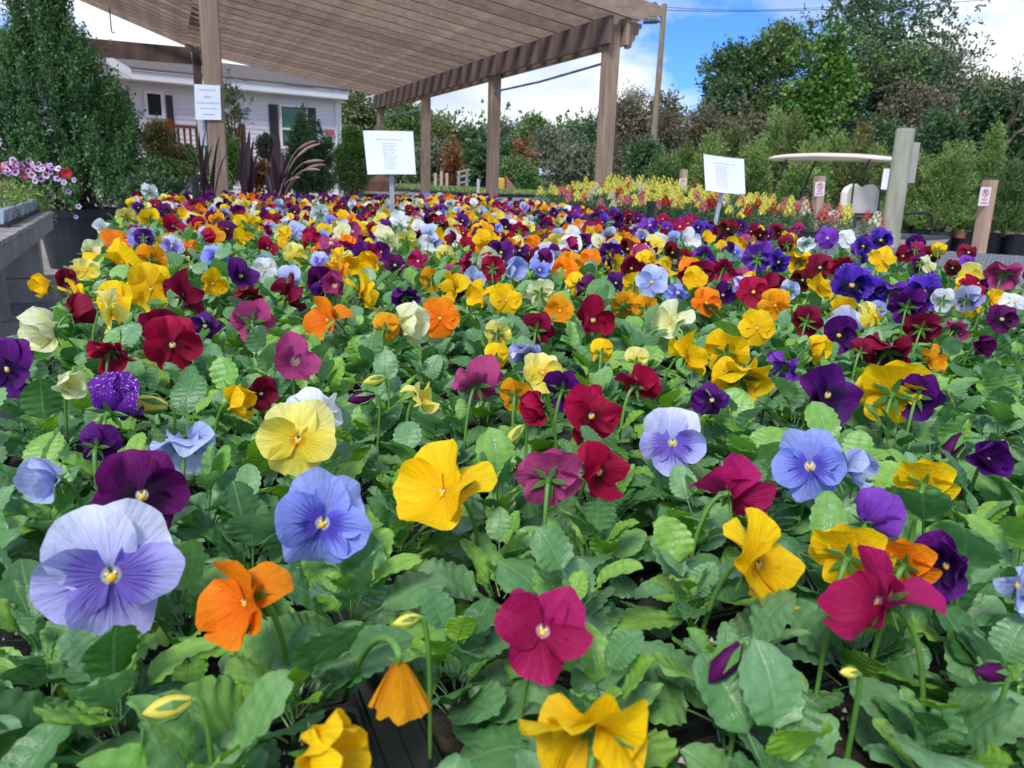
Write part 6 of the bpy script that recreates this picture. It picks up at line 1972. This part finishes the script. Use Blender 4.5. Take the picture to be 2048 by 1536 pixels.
# ================================================================== BACKGROUND TREES
G1 = 'far trees beyond the pergola'
L_ = [
 ('pale green tree just right of the house corner', 705, 42, 190, 110, lf_olive, 900, .30),
 ('olive tree right of the house behind the sign', 770, 44, 222, 120, lf_olive, 900, .30),
 ('yellow-green tree between the two farthest pergola posts', 815, 40, 222, 110, lf_mid, 900, .28),
 ('olive tree with autumn tips right of the third post', 870, 50, 246, 120, lf_olive, 900, .32),
 ('grey-green far tree left of the second post', 925, 58, 268, 80, lf_grey, 700, .34),
 ('dark green far tree left of the second post', 945, 50, 272, 90, lf_dark, 900, .32),
 ('grey hazy tree behind the second pergola post', 1000, 62, 252, 90, lf_grey, 600, .34),
 ('dark pine right of the second pergola post', 1012, 46, 300, 70, lf_dark, 700, .3),
 ('dark green tree with tall double top in the far middle', 1070, 60, 243, 90, lf_mid, 900, .36),
 ('greyish oak under the distant pole', 1110, 50, 272, 120, lf_grey, 600, .34),
 ('green-brown far oak left of the near right post', 1160, 56, 262, 120, lf_mid, 900, .36),
 ('dark green far tree touching the near right post', 1190, 48, 252, 90, lf_dark, 900, .32),
 ('brown bare-looking oak under the far wires', 1150, 44, 300, 110, lf_grey, 500, .3),
 ('low grey-green tree behind the wooden stakes', 885, 38, 300, 110, lf_grey, 900, .26),
 ('low dark tree behind the rust coloured cypress', 960, 36, 305, 90, lf_dark, 800, .26),
 ('low green shrubby tree behind the yellow machine', 1035, 34, 330, 70, lf_mid, 700, .2),
]
for i, (lab, px, Y, top, w, m, n, ls) in enumerate(L_):
    tree(lab, px, Y, top, w, m, G1, n=int(n * 1.9), ls=ls * .66, seed=i, base_frac=.10, nb=18, nl=7, bsc=.68)
# wood line that closes the horizon
rs = np.random.RandomState(91)
bl = []
for i in range(150):
    a = R_(-46 + 92 * i / 150 + rs.normal() * .3); D_ = 95 + 20 * rs.rand()
    hh = 5.5 + 3.5 * rs.rand()
    bl.append((math.sin(a) * D_, math.cos(a) * D_, hh * .5, 3.6, 3.6, hh * .5))
V, F = blob_crown(bl, 9000, .75, rs, nl=6, shell=.3)
tag(mk('far_woods', V, F, lf_mid), kind='stuff')

G2 = 'tall trees and vines on the right'
tree('dense green tree left of the vine-covered trunk', 1480, 30, 108, 130, lf_dark, G2, n=2100, ls=.15, seed=40, base_frac=.25, nb=26, shell=.4, bsc=.6)
tree('tall green tree whose top stands left of the vine column', 1562, 30, 62, 130, lf_mid, G2, n=2200, ls=.15, seed=41, base_frac=.25, nb=28, shell=.4, bsc=.6)
tree('broad dark crown spreading at the top right', 1790, 33, -70, 300, lf_dark, G2, n=2500, ls=.15, seed=42, base_frac=.40, nb=44, shell=.4, bsc=.52)
tree('dark tree mass at the foot of the broad crown', 1800, 30, 110, 230, lf_dark, G2, n=3400, ls=.16, seed=43, base_frac=.1, nb=24, bsc=.65)
tree('loose olive-brown tree behind the leaning pole', 1880, 31, 112, 200, lf_grey, G2, n=1900, ls=.14, seed=44, base_frac=.15, nb=26, bsc=.6)
tree('brownish green half-dry tree right of the leaning pole', 1850, 28, 190, 170, lf_brown, G2, n=1900, ls=.14, seed=45, base_frac=.05, nb=10)
tree('dark green tree at the right edge', 2020, 28, 185, 150, lf_dark, G2, n=2800, ls=.14, seed=46, base_frac=.05, nb=22, bsc=.65)
tree('dark tree between the broad crown and the right edge', 1940, 32, 165, 120, lf_mid, G2, n=2600, ls=.15, seed=47, base_frac=.1, nb=8)
bare_tree('bare twiggy tree against the cloud at the right edge', 2030, 27, 62, 90, 12, G2, lf_brown, 90)
bare_tree('half bare grey tree left of the utility pole', 1268, 32, 150, 110, 14, G2, lf_olive, 900)
bare_tree('thin brown tree climbing the utility pole', 1318, 29, 150, 80, 15, G2, lf_brown, 700)
bare_tree('bare branches standing before the broad crown', 1700, 31, 20, 120, 16, G2, lf_mid, 500)
tree('brown half-bare shrub tree between pergola and pole', 1258, 26, 215, 90, lf_brown, G2, n=1210, ls=.10, seed=50, base_frac=.05, nb=13)
tree('brown seed-headed shrub under the utility pole', 1330, 26, 195, 90, lf_brown, G2, n=1210, ls=.10, seed=51, base_frac=.05, nb=13)
tree('greyish brown shrub under the dark green tree', 1400, 27, 225, 110, lf_brown, G2, n=1320, ls=.11, seed=52, base_frac=.05, nb=13)
tree('tangle of dry brown vines below the dark green tree', 1490, 26, 196, 130, lf_brown, G2, n=1430, ls=.10, seed=53, base_frac=.05, nb=13)
tree('dark green shrub under the dark tree, mid right', 1455, 28, 170, 90, lf_dark, G2, n=2200, ls=.13, seed=54, base_frac=.05, nb=8)
tree('dry brown vines leaning right of the vine column', 1660, 25, 215, 80, lf_brown, G2, n=1700, ls=.09, seed=55, base_frac=.1, nb=8)
tree('dark evergreen behind the golf cart roof', 1745, 26, 250, 130, lf_dark, G2, n=2800, ls=.12, seed=56, base_frac=.02, nb=9)
tree('dark green shrub between the stake sign and pergola post', 1290, 22, 300, 100, lf_dark, G2, n=2400, ls=.10, seed=57, base_frac=.02, nb=8)
# the vine column: bright leaves on a dead trunk, with blue morning glories
vt = thing('vine_column', 'bright green vine covered trunk dotted with blue morning glories', 'tree', atY(1668, 300, 25.5) * [1, 1, 0], 0, G2)
rs = np.random.RandomState(61); bb_ = []
for y, cx, w in ((70, 1672, 22), (100, 1668, 34), (130, 1662, 44), (160, 1664, 60), (190, 1655, 80), (215, 1640, 90), (240, 1628, 84), (262, 1622, 60), (110, 1600, 30), (200, 1600, 50), (180, 1700, 40), (285, 1628, 40)):
    p = atY(cx, y, 25.5 + rs.normal() * .2); r = w / 2 / FPX * 25.5
    bb_.append((*(p - np.array(vt.location)), r, r, r * .9))
V, F = blob_crown(bb_, 1900, .13, rs, up=-.2, nl=7, lw=.9, shell=.4, tl=.25)
mk('crown', V, F, lf_bright, vt)
b = MB(); b.tube([(0, 0, 0), (.1, 0, 2.5), (bb_[0][0], 0, bb_[0][2])], [.16, .13, .06], 8); b.build('trunk', barkm, vt)
gl = mat('morning_glory_blue', (.08, .12, .65), (.06, .09, .5), .6, 5)
b = MB(); b.add(*dome((0, 0, 0), .045, .02, 8)); gme_ = b.build('blossom', gl, None, link=False)
for _ in range(26):
    q = bb_[rs.randint(len(bb_))]; d = rand_dir(1, rs)[0]; d[1] = -abs(d[1])
    put('blossom', gme_, vt, Matrix.Translation(Vector((q[0] + d[0] * q[3], q[1] + d[1] * q[3] - .1, q[2] + d[2] * q[5]))) @ Matrix.Rotation(math.pi / 2, 4, 'X'))

# ---- row of feathery evergreens
G3 = 'feathery evergreens in the nursery row'
def evergreen(label, px, Y, top, width, m, seed, n=1500, ls=.07, pot=None, bf=.04):
    t = tree(label, px, Y, top, width, m, G3, n=n, ls=ls, seed=seed, base_frac=bf, nb=9, cone=True, up=1.3, spread=.35, lw=.28, name='evergreen', cat='evergreen', shell=.25, nl=16, base_z=pot or 0)
    return t
ev = [(1375, 20, 305, 80, lf_mid), (1425, 19, 285, 80, lf_feather), (1470, 20, 262, 70, lf_olive), (1510, 18, 300, 80, lf_feather), (1555, 20, 235, 70, lf_feather), (1590, 19, 240, 60, lf_olive), (1630, 18, 290, 80, lf_feather), (1675, 19, 275, 80, lf_feather),
      (1720, 18, 300, 80, lf_olive), (1765, 19, 310, 70, lf_feather), (1820, 17, 330, 80, lf_feather), (1730, 20, 255, 40, lf_gold), (1600, 16.5, 330, 90, lf_feather), (1335, 18, 330, 90, lf_mid)]
names_ = ['mid green evergreen behind the bed sign', 'light green evergreen just right of the bed sign top', 'olive evergreen between sign and golf cart', 'light evergreen at the front left of the golf cart roof', 'tall light evergreen above the golf cart roof', 'narrow olive evergreen under the vine column',
          'light evergreen seen under the golf cart roof, middle', 'light evergreen behind the golf cart roof, right of middle', 'olive evergreen seen between the rear roof struts', 'light evergreen behind the leaning pole', 'low light evergreen right of the leaning pole', 'narrow golden upright plant above the cart roof', 'wide light evergreen framed by the cart struts', 'dark mid green evergreen left of the bed sign']
for i, (px, Y, top, w, m) in enumerate(ev): evergreen(names_[i], px, Y, top, w, m, 70 + i, n=1300, ls=.09)
# potted ones at right
Yq = 15.2
pots = [(1845, 300, 90, lf_feather, 'smaller light evergreen in a black pot left of the big one', 15.6, 325), (1912, 300, 150, lf_feather, 'big bright feathery evergreen in a black nursery pot', 15.0, 300), (1992, 262, 60, lf_feather, 'slim upright light evergreen behind the parking post', 16.2, 262),
        (2030, 335, 110, lf_mid, 'blue-green evergreen in a black pot at the right edge', 14.6, 338), (1965, 360, 90, lf_mid, 'low evergreen in a black pot behind the parking post', 14.9, 365), (1885, 245, 100, lf_dark, 'dark round magnolia-like tree behind the big bright evergreen', 17.5, 248)]
for i, (px, _, w, m, lab, Y, top) in enumerate(pots):
    if 'magnolia' in lab:
        tree(lab, px, Y, top, w, m, G3, n=1800, ls=.10, seed=95, base_frac=.15, nb=8, name='evergreen', cat='evergreen')
    else:
        evergreen(lab, px, Y, top, w, m, 90 + i, n=1500, ls=.06, pot=.36, bf=.10)
for i, (px, Y, w, lab) in enumerate(((1845, 15.3, 44, 'left'), (1878, 14.8, 46, 'second from the left'), (1925, 15.0, 46, 'third from the left'), (1985, 14.9, 48, 'fourth from the left'), (2036, 14.6, 52, 'rightmost'), (1805, 15.6, 40, 'mostly behind the golf cart'))):
    p = atY(px, 480, Y)
    round_pot('black nursery pot in the row under the right evergreens, ' + lab, (p[0], Y, 0.006), w / 2 / FPX * Y * 1.05, .40, group='black pots under the right evergreens')
tc_pot = mat('terracotta', (.42, .18, .12), (.32, .13, .09), .8, 6)
p = atY(1908, 465, 15.05)
round_pot('small terracotta pot sunk in a black nursery pot at right', (p[0], 14.85, .30), .13, .16, tc_pot)

# ================================================================== PLANTS BETWEEN BEDS AND HOUSE
def bush(label, px, Y, top, bot_y, width, m, seed, n=900, ls=.06, name='shrub', cat='shrub', lw=.5, up=.5, round_=True, nb=5, spread=.7, nl=9):
    rs = np.random.RandomState(seed)
    a = atY(px, top, Y); c = atY(px, bot_y, Y); wd_ = width / FPX * Y; h = a[2] - c[2]
    t = thing(name, label, cat, (a[0], Y, max(c[2], 0)))
    bl = [(rs.normal() * wd_ * .15, rs.normal() * wd_ * .15, h * (.35 + .3 * rs.rand()), wd_ * .33, wd_ * .33, h * .33) for _ in range(nb)] + [(0, 0, h * .68, wd_ * .22, wd_ * .22, h * .3)]
    V, F = blob_crown(bl, n, ls, rs, up=up, nl=nl, lw=lw, shell=.35, spread=spread, tl=ls * 1.3)
    mk('crown', V, F, m, t)
    b = MB()
    for _ in range(5): b.tube([rs.normal(size=3) * [.04, .04, 0] + [0, 0, -min(c[2], 9) if c[2] < .9 else -.2], rs.normal(size=3) * [wd_ * .2, wd_ * .2, 0] + [0, 0, h * .5]], [.02, .008], 5)
    b.build('trunk', barkm, t)
    return t
bush('golden-yellow leaved shrub beside the deck railing', 318, 11.5, 246, 320, 46, lf_gold, 1, 700, .06)
bush('dark green shrub under the deck railing', 372, 12.5, 292, 350, 44, lf_dark, 2, 600, .05)
bush('green shrub left of the pergola post base', 330, 8.4, 325, 372, 90, lf_mid, 3, 600, .045)
bush('yellow-green shrub behind the purple spiky plants', 452, 11.0, 275, 350, 50, lf_olive, 4, 450, .05)
bush('lime and yellow croton-like plant near the post', 350, 9.5, 305, 350, 50, lf_gold, 5, 300, .07, lw=.3, up=1.2)
bush('green strappy plant at the foot of the left post', 440, 8.8, 310, 360, 60, lf_bright, 6, 260, .12, lw=.18, up=1.0)
bush('round blue-green clipped shrub before the house window', 530, 13.5, 268, 320, 36, lf_grey, 7, 700, .04)
bush('dark hedge plant low at the back of the bed, left', 300, 7.6, 352, 400, 110, lf_dark, 8, 800, .04)
bush('green plant by the empty planter at the left', 255, 9.5, 330, 372, 70, lf_mid, 18, 600, .05)
bush('bronze leaved plant between the purple spikes', 515, 7.2, 340, 372, 34, lf_orange, 9, 60, .07)
bush('pale willow-like sprays in front of the house wall', 455, 13, 150, 300, 60, lf_olive, 10, 110, .09, lw=.2)
# topiary arborvitae: several dark flames
tp_ = thing('arborvitae', 'dark green arborvitae with several flame-shaped tops in front of the house window', 'evergreen', atY(610, 360, 10.5) * [1, 1, 0])
rs = np.random.RandomState(66); bl = []
for cx, y0, y1, w in ((606, 222, 330, 44), (628, 245, 340, 36), (648, 265, 330, 26), (590, 262, 345, 40), (640, 300, 370, 60), (600, 300, 378, 90), (625, 320, 385, 80), (655, 280, 300, 20)):
    a, c = atY(cx, y0, 10.5), atY(cx, y1, 10.5); r = w / 2 / FPX * 10.5
    o3 = np.array(tp_.location)
    for f in (0.1, .35, .6, .85): q = a * f + c * (1 - f) - o3; bl.append((q[0], rs.normal() * .05, q[2], r * (1.05 - f * .8), r * (1.05 - f * .8), (a[2] - c[2]) * .2))
V, F = blob_crown(bl, 4200, .035, rs, up=1.2, nl=9, lw=.4, shell=.4, spread=.4, tl=.05)
mk('crown', V, F, lf_dark, tp_)
b = MB(); b.tube([(0, 0, 0), (0, 0, 1.2)], [.06, .04], 8); b.build('trunk', barkm, tp_)
# pom-pom topiary
pt = thing('topiary', 'bright green pom-pom topiary right of the house corner', 'topiary', atY(705, 370, 12) * [1, 1, 0])
o3 = np.array(pt.location); rs = np.random.RandomState(67); b = MB()
for cx, cy, w in ((684, 314, 26), (705, 300, 30), (724, 310, 22), (700, 330, 34), (722, 345, 34), (688, 350, 34), (706, 366, 44), (704, 275, 24)):
    p = atY(cx, cy, 12) - o3; r = w / 2 / FPX * 12
    V, F = blob_crown([(p[0], rs.normal() * .08, p[2], r, r, r)], 520, .03, rs, nl=6, shell=.6)
    mk('pompom', V, F, lf_bright if cy < 330 else lf_mid, pt)
    b.tube([(0, 0, max(0, p[2] - .5)), (p[0], 0, p[2])], .015, 5)
b.tube([(0, 0, 0), (0, 0, 1.5)], .03, 6); b.build('trunk', barkm, pt)
# purple fountain grasses / cordylines with straps and pale plumes
def straps(label, px, Y, base_y, items, m, seed, w=.022, plume=None, name='purple_grass'):
    rs = np.random.RandomState(seed); c = atY(px, base_y, Y); t = thing(name, label, 'ornamental grass', (c[0], Y, max(.3, c[2] - .15)))
    o3 = np.array(t.location)
    for (tx, ty, ww, kind) in items:
        tip = atY(tx, ty, Y + rs.normal() * .1) - o3; base = np.array([rs.normal() * .04, rs.normal() * .04, 0])
        midp = base * .4 + tip * .6 + Zv * abs(tip[0] - base[0]) * .55; midp[0] = base[0] * .6 + tip[0] * .4
        pts = bez([base, midp, tip], 9); sd2 = np.array([math.cos(rs.rand() * 1.0 - .5), math.sin(rs.rand() * 1.0 - .5), 0])
        if kind == 'leaf':
            V = []; F = []
            for i, p in enumerate(pts):
                q = w * ww * math.sin(math.pi * (.12 + .88 * i / 8)) ** .7 * (1 if i < 8 else .1)
                V += [p - sd2 * q, p + np.array([0, q * .3, 0]), p + sd2 * q]
            for i in range(8): a = i * 3; F += [(a, a + 1, a + 4, a + 3), (a + 1, a + 2, a + 5, a + 4)]
            mk('leaf', V, F, m, t)
        else:
            b = MB(); b.tube(pts[:7], .004, 4); b.build('stalk', lf_tan, t)
            b = MB(); k = bez([pts[5], pts[7], pts[8]], 6); b.tube(k, [.004, .010, .013, .011, .008, .003], 7); b.build('plume', lf_tan, t)
    return t
straps('purple strap-leaved grass against the left pergola post', 420, 5.9, 372, [(398, 262, 1, 'leaf'), (412, 255, .8, 'leaf'), (425, 290, 1, 'leaf'), (440, 270, .8, 'leaf'), (385, 300, 1, 'leaf'), (402, 310, 1, 'leaf'), (432, 310, 1.2, 'leaf'), (415, 290, 1.1, 'leaf'), (460, 300, .7, 'leaf'), (395, 335, 1, 'leaf')], lf_purple, 81, .010)
straps('dark purple cordyline with upright spears behind the bed', 495, 6.3, 375, [(486, 242, 1.2, 'leaf'), (499, 258, 1.5, 'leaf'), (508, 275, 1.4, 'leaf'), (478, 280, 1.2, 'leaf'), (470, 310, 1, 'leaf'), (520, 300, 1.1, 'leaf'), (490, 290, 1.6, 'leaf'), (505, 310, 1.6, 'leaf'), (460, 330, 1, 'leaf'), (530, 330, 1, 'leaf'), (485, 320, 1.5, 'leaf')], lf_purple, 82, .015)
straps('dark purple cordyline with a broad blade and pale plumes arching right', 555, 6.3, 378, [(556, 262, 3.0, 'leaf'), (564, 300, 2.0, 'leaf'), (545, 310, 1.6, 'leaf'), (572, 320, 1.4, 'leaf'), (640, 288, 1, 'plume'), (632, 282, 1, 'plume'), (648, 322, 1, 'plume'), (652, 330, 1, 'plume'), (640, 340, 1, 'plume'), (625, 292, 1, 'plume'), (600, 355, 1, 'plume'), (530, 340, 1.4, 'leaf'), (585, 340, 1.2, 'leaf'), (550, 330, 2, 'leaf')], lf_purple, 83, .016)

# low planter wall / second row beyond the left end of the bed
b = MB(); a, c = atY(225, 340, 10), atY(420, 342, 10.6); mdd = (a + c) / 2
e = c - a; e[2] = 0; le = np.linalg.norm(e); e /= le
b.obox([mdd[0], mdd[1], .78], e * le / 2, np.array([-e[1], e[0], 0]) * .5, Zv * .03)
for s in (-.9, 0, .9): b.obox([*(mdd + e * le / 2 * s)[:2], .375], e * .04, np.array([-e[1], e[0], 0]) * .4, Zv * .374)
tag(b.build('plant_table', greyw), 'grey wooden plant table behind the left end of the pansies', 'table')
p = atY(322, 326, 10); b = MB()
b.tube([np.array([p[0] + .25, 10.0, .815]), np.array([p[0] + .25, 10.0, .92])], [.16, .24], 14); tag(b.build('planter_bowl', whitep), 'pale blue-white bowl planter on the table behind the shrub', 'bowl')

# ================================================================== FAR SEEDLING BENCHES AND THINGS BEHIND
far_bits = []
a, c = atz(956, 392, .75), atz(640, 371, .75)
e = a - c; e[2] = 0; le = np.linalg.norm(e); e /= le; nn = np.array([-e[1], e[0], 0]); nn = nn if nn[1] > 0 else -nn
t = thing('seedling_bench', 'long low bench of pale green seedlings in black trays beyond the pansies', 'bench', (a + c) / 2 * [1, 1, 0])
o3 = np.array(t.location)
md = (a + c) / 2 + nn * 1.6
b = MB(); b.obox(np.array([md[0], md[1], .70]) - o3, e * le / 2, nn * 1.6, Zv * .03)
for s in (-.95, -.5, 0, .5, .95):
    for q in (-.9, .9): b.obox(np.array([*(md + e * le / 2 * s + nn * 1.6 * q)[:2], .335]) - o3, e * .04, nn * .04, Zv * .334)
b.build('bench_top', galv, t)
b = MB(); b.obox(np.array([md[0], md[1], .765]) - o3, e * (le / 2 - .05), nn * 1.52, Zv * .034); b.build('trays', blackpl, t)
rs = np.random.RandomState(31); n = 9000
P_ = md + e * (rs.rand(n, 1) - .5) * le + nn * (rs.rand(n, 1) - .5) * 3.0; P_[:, 2] = .80 + .02 * rs.rand(n)
V, F = leaf_quads(P_, rand_dir(n, rs, 1.0), np.full(n, .08), np.full(n, .035), rs)
o = mk('seedlings', V - o3, F, lf_feather, t); o['kind'] = 'stuff'
# second pansy bench between (dark, low blooms) seen under the seedlings
# rust cypress, stakes, yellow machine, long shed
tree('slim rust-orange conifer between the second and third posts', 906, 24, 283, 26, lf_orange, G1, n=700, ls=.10, seed=120, base_frac=.02, nb=6, cone=True)
tree('small orange-leaved tree right of the second post', 1045, 40, 285, 30, lf_orange, G1, n=300, ls=.16, seed=121, base_frac=.3, nb=5)
tree('round bright green shrub before the long pale roof', 1052, 22, 342, 40, lf_bright, G1, n=700, ls=.07, seed=122, base_frac=.02, nb=6)
pale = mat('pale_wood', (.50, .42, .32), (.40, .33, .25), .8, 5)
for i, x in enumerate((857, 871, 883, 894)):
    p = atY(x, 342 + (i % 2) * 4, 21); b = MB(); b.obox([0, 0, p[2] / 2], [.035, 0, 0], [0, .035, 0], [0, 0, p[2] / 2])
    o = put('stake', b.build('stake', pale, None, link=False)); o.location = (p[0], 21, 0)
    tag(o, 'pale wooden stake behind the seedling bench, ' + ['leftmost', 'second', 'third', 'rightmost'][i] + ' of four', 'stake', 'wooden stakes')
t = thing('lumber_rack', 'grey wooden rack of leaning boards behind the seedling bench', 'rack', atY(930, 370, 22) * [1, 1, 0]); o3 = np.array(t.location)
for y0, y1 in ((345, 340), (356, 350), (368, 362)):
    b = MB(); b.tube([atY(914, y0, 22) - o3, atY(940, y1, 22) - o3], .03, 5); b.build('rail', greyw, t)
for x in (918, 934):
    p = atY(x, 342, 22) - o3; b = MB(); b.obox([p[0], 0, p[2] / 2], [.04, 0, 0], [0, .04, 0], [0, 0, p[2] / 2]); b.build('upright', greyw, t)
ym = thing('loader', 'small yellow loader with black canopy behind the pansies', 'machine', atY(1000, 380, 20) * [1, 1, 0]); o3 = np.array(ym.location)
def yb(x0, y0, x1, y1, dep, m, nm, b_=.03):
    p, q = atY(x0, y0, 20) - o3, atY(x1, y1, 20) - o3; b = MB(); b.cbox([(p[0] + q[0]) / 2, 0, (p[2] + q[2]) / 2], [abs(q[0] - p[0]), dep, abs(p[2] - q[2])], b_); return b.build(nm, m, ym)
yb(984, 355, 1010, 384, .8, yellowm, 'body'); yb(986, 338, 1008, 341, .8, blackm, 'canopy', .01)
for x in (987, 1006): yb(x, 341, x + 1.5, 356, .05, blackm, 'canopy_post', .005)
for x in (986, 1008):
    p = atY(x, 388, 20) - o3; b = MB(); b.tube([(p[0], -.45, .25), (p[0], -.25, .25)], .25, 16); b.build('wheel', blackm, ym)
b = MB(); pz = [atY(x, y, 20) - o3 for x, y in ((1012, 352), (1038, 384), (1014, 384))]; b.prism([p - [0, .3, 0] for p in pz], (0, .7, 0)); b.build('bucket', terram, ym)
p = atY(742, 372, 15); b = MB(); b.tube([(0, 0, 0), (0, 0, .18), (0, 0, .26)], [.30, .38, .38], 16)
o = put('planter', b.build('planter', terram, None, link=False)); o.location = (p[0] + .1, 15, .80); tag(o, 'rusty brown mound-like planter below the tall white sign', 'planter')
b = MB(); b.box((0, 0, 0), (1.1, .8, .04)); 
for s in (-1, 1): b.box((s * .5, 0, -.4), (.06, .7, .76))
o = put('side_table', b.build('side_table', greyw, None, link=False)); o.location = (p[0] + .1, 15, .78); tag(o, 'grey side table under the rusty planter', 'table')
sh_ = thing('long_shed', 'long low building with pale blue-white roof far behind the yellow snapdragons', 'shed', atY(1115, 365, 45) * [1, 1, 0]); o3 = np.array(sh_.location)
p, q = atY(1078, 350, 45) - o3, atY(1158, 350, 45) - o3
b = MB(); b.box(((p[0] + q[0]) / 2, 1.5, p[2] / 2), (q[0] - p[0] - .2, 3, p[2])); b.build('wall', mat('shed_wall', (.25, .27, .30), (.15, .17, .2), .7, 3), sh_)
b = MB(); zz = p[2]; b.prism([(p[0], -.3, zz), (p[0], 1.5, zz + .38), (p[0], 3.3, zz)], (q[0] - p[0], 0, 0)); b.build('roof', mat('shed_roof', (.62, .70, .82), (.52, .62, .76), .4, 3), sh_)
for x, y0, Y, lab in ((957, 358, 11, 'white pipe stub beside the second pergola post'),):
    p = atY(x, y0, Y); b = MB(); b.tube([(0, 0, 0), (0, 0, p[2])], .022, 8); o = put('pipe', b.build('pipe', whitep, None, link=False)); o.location = (p[0], Y, 0); tag(o, lab, 'pipe')
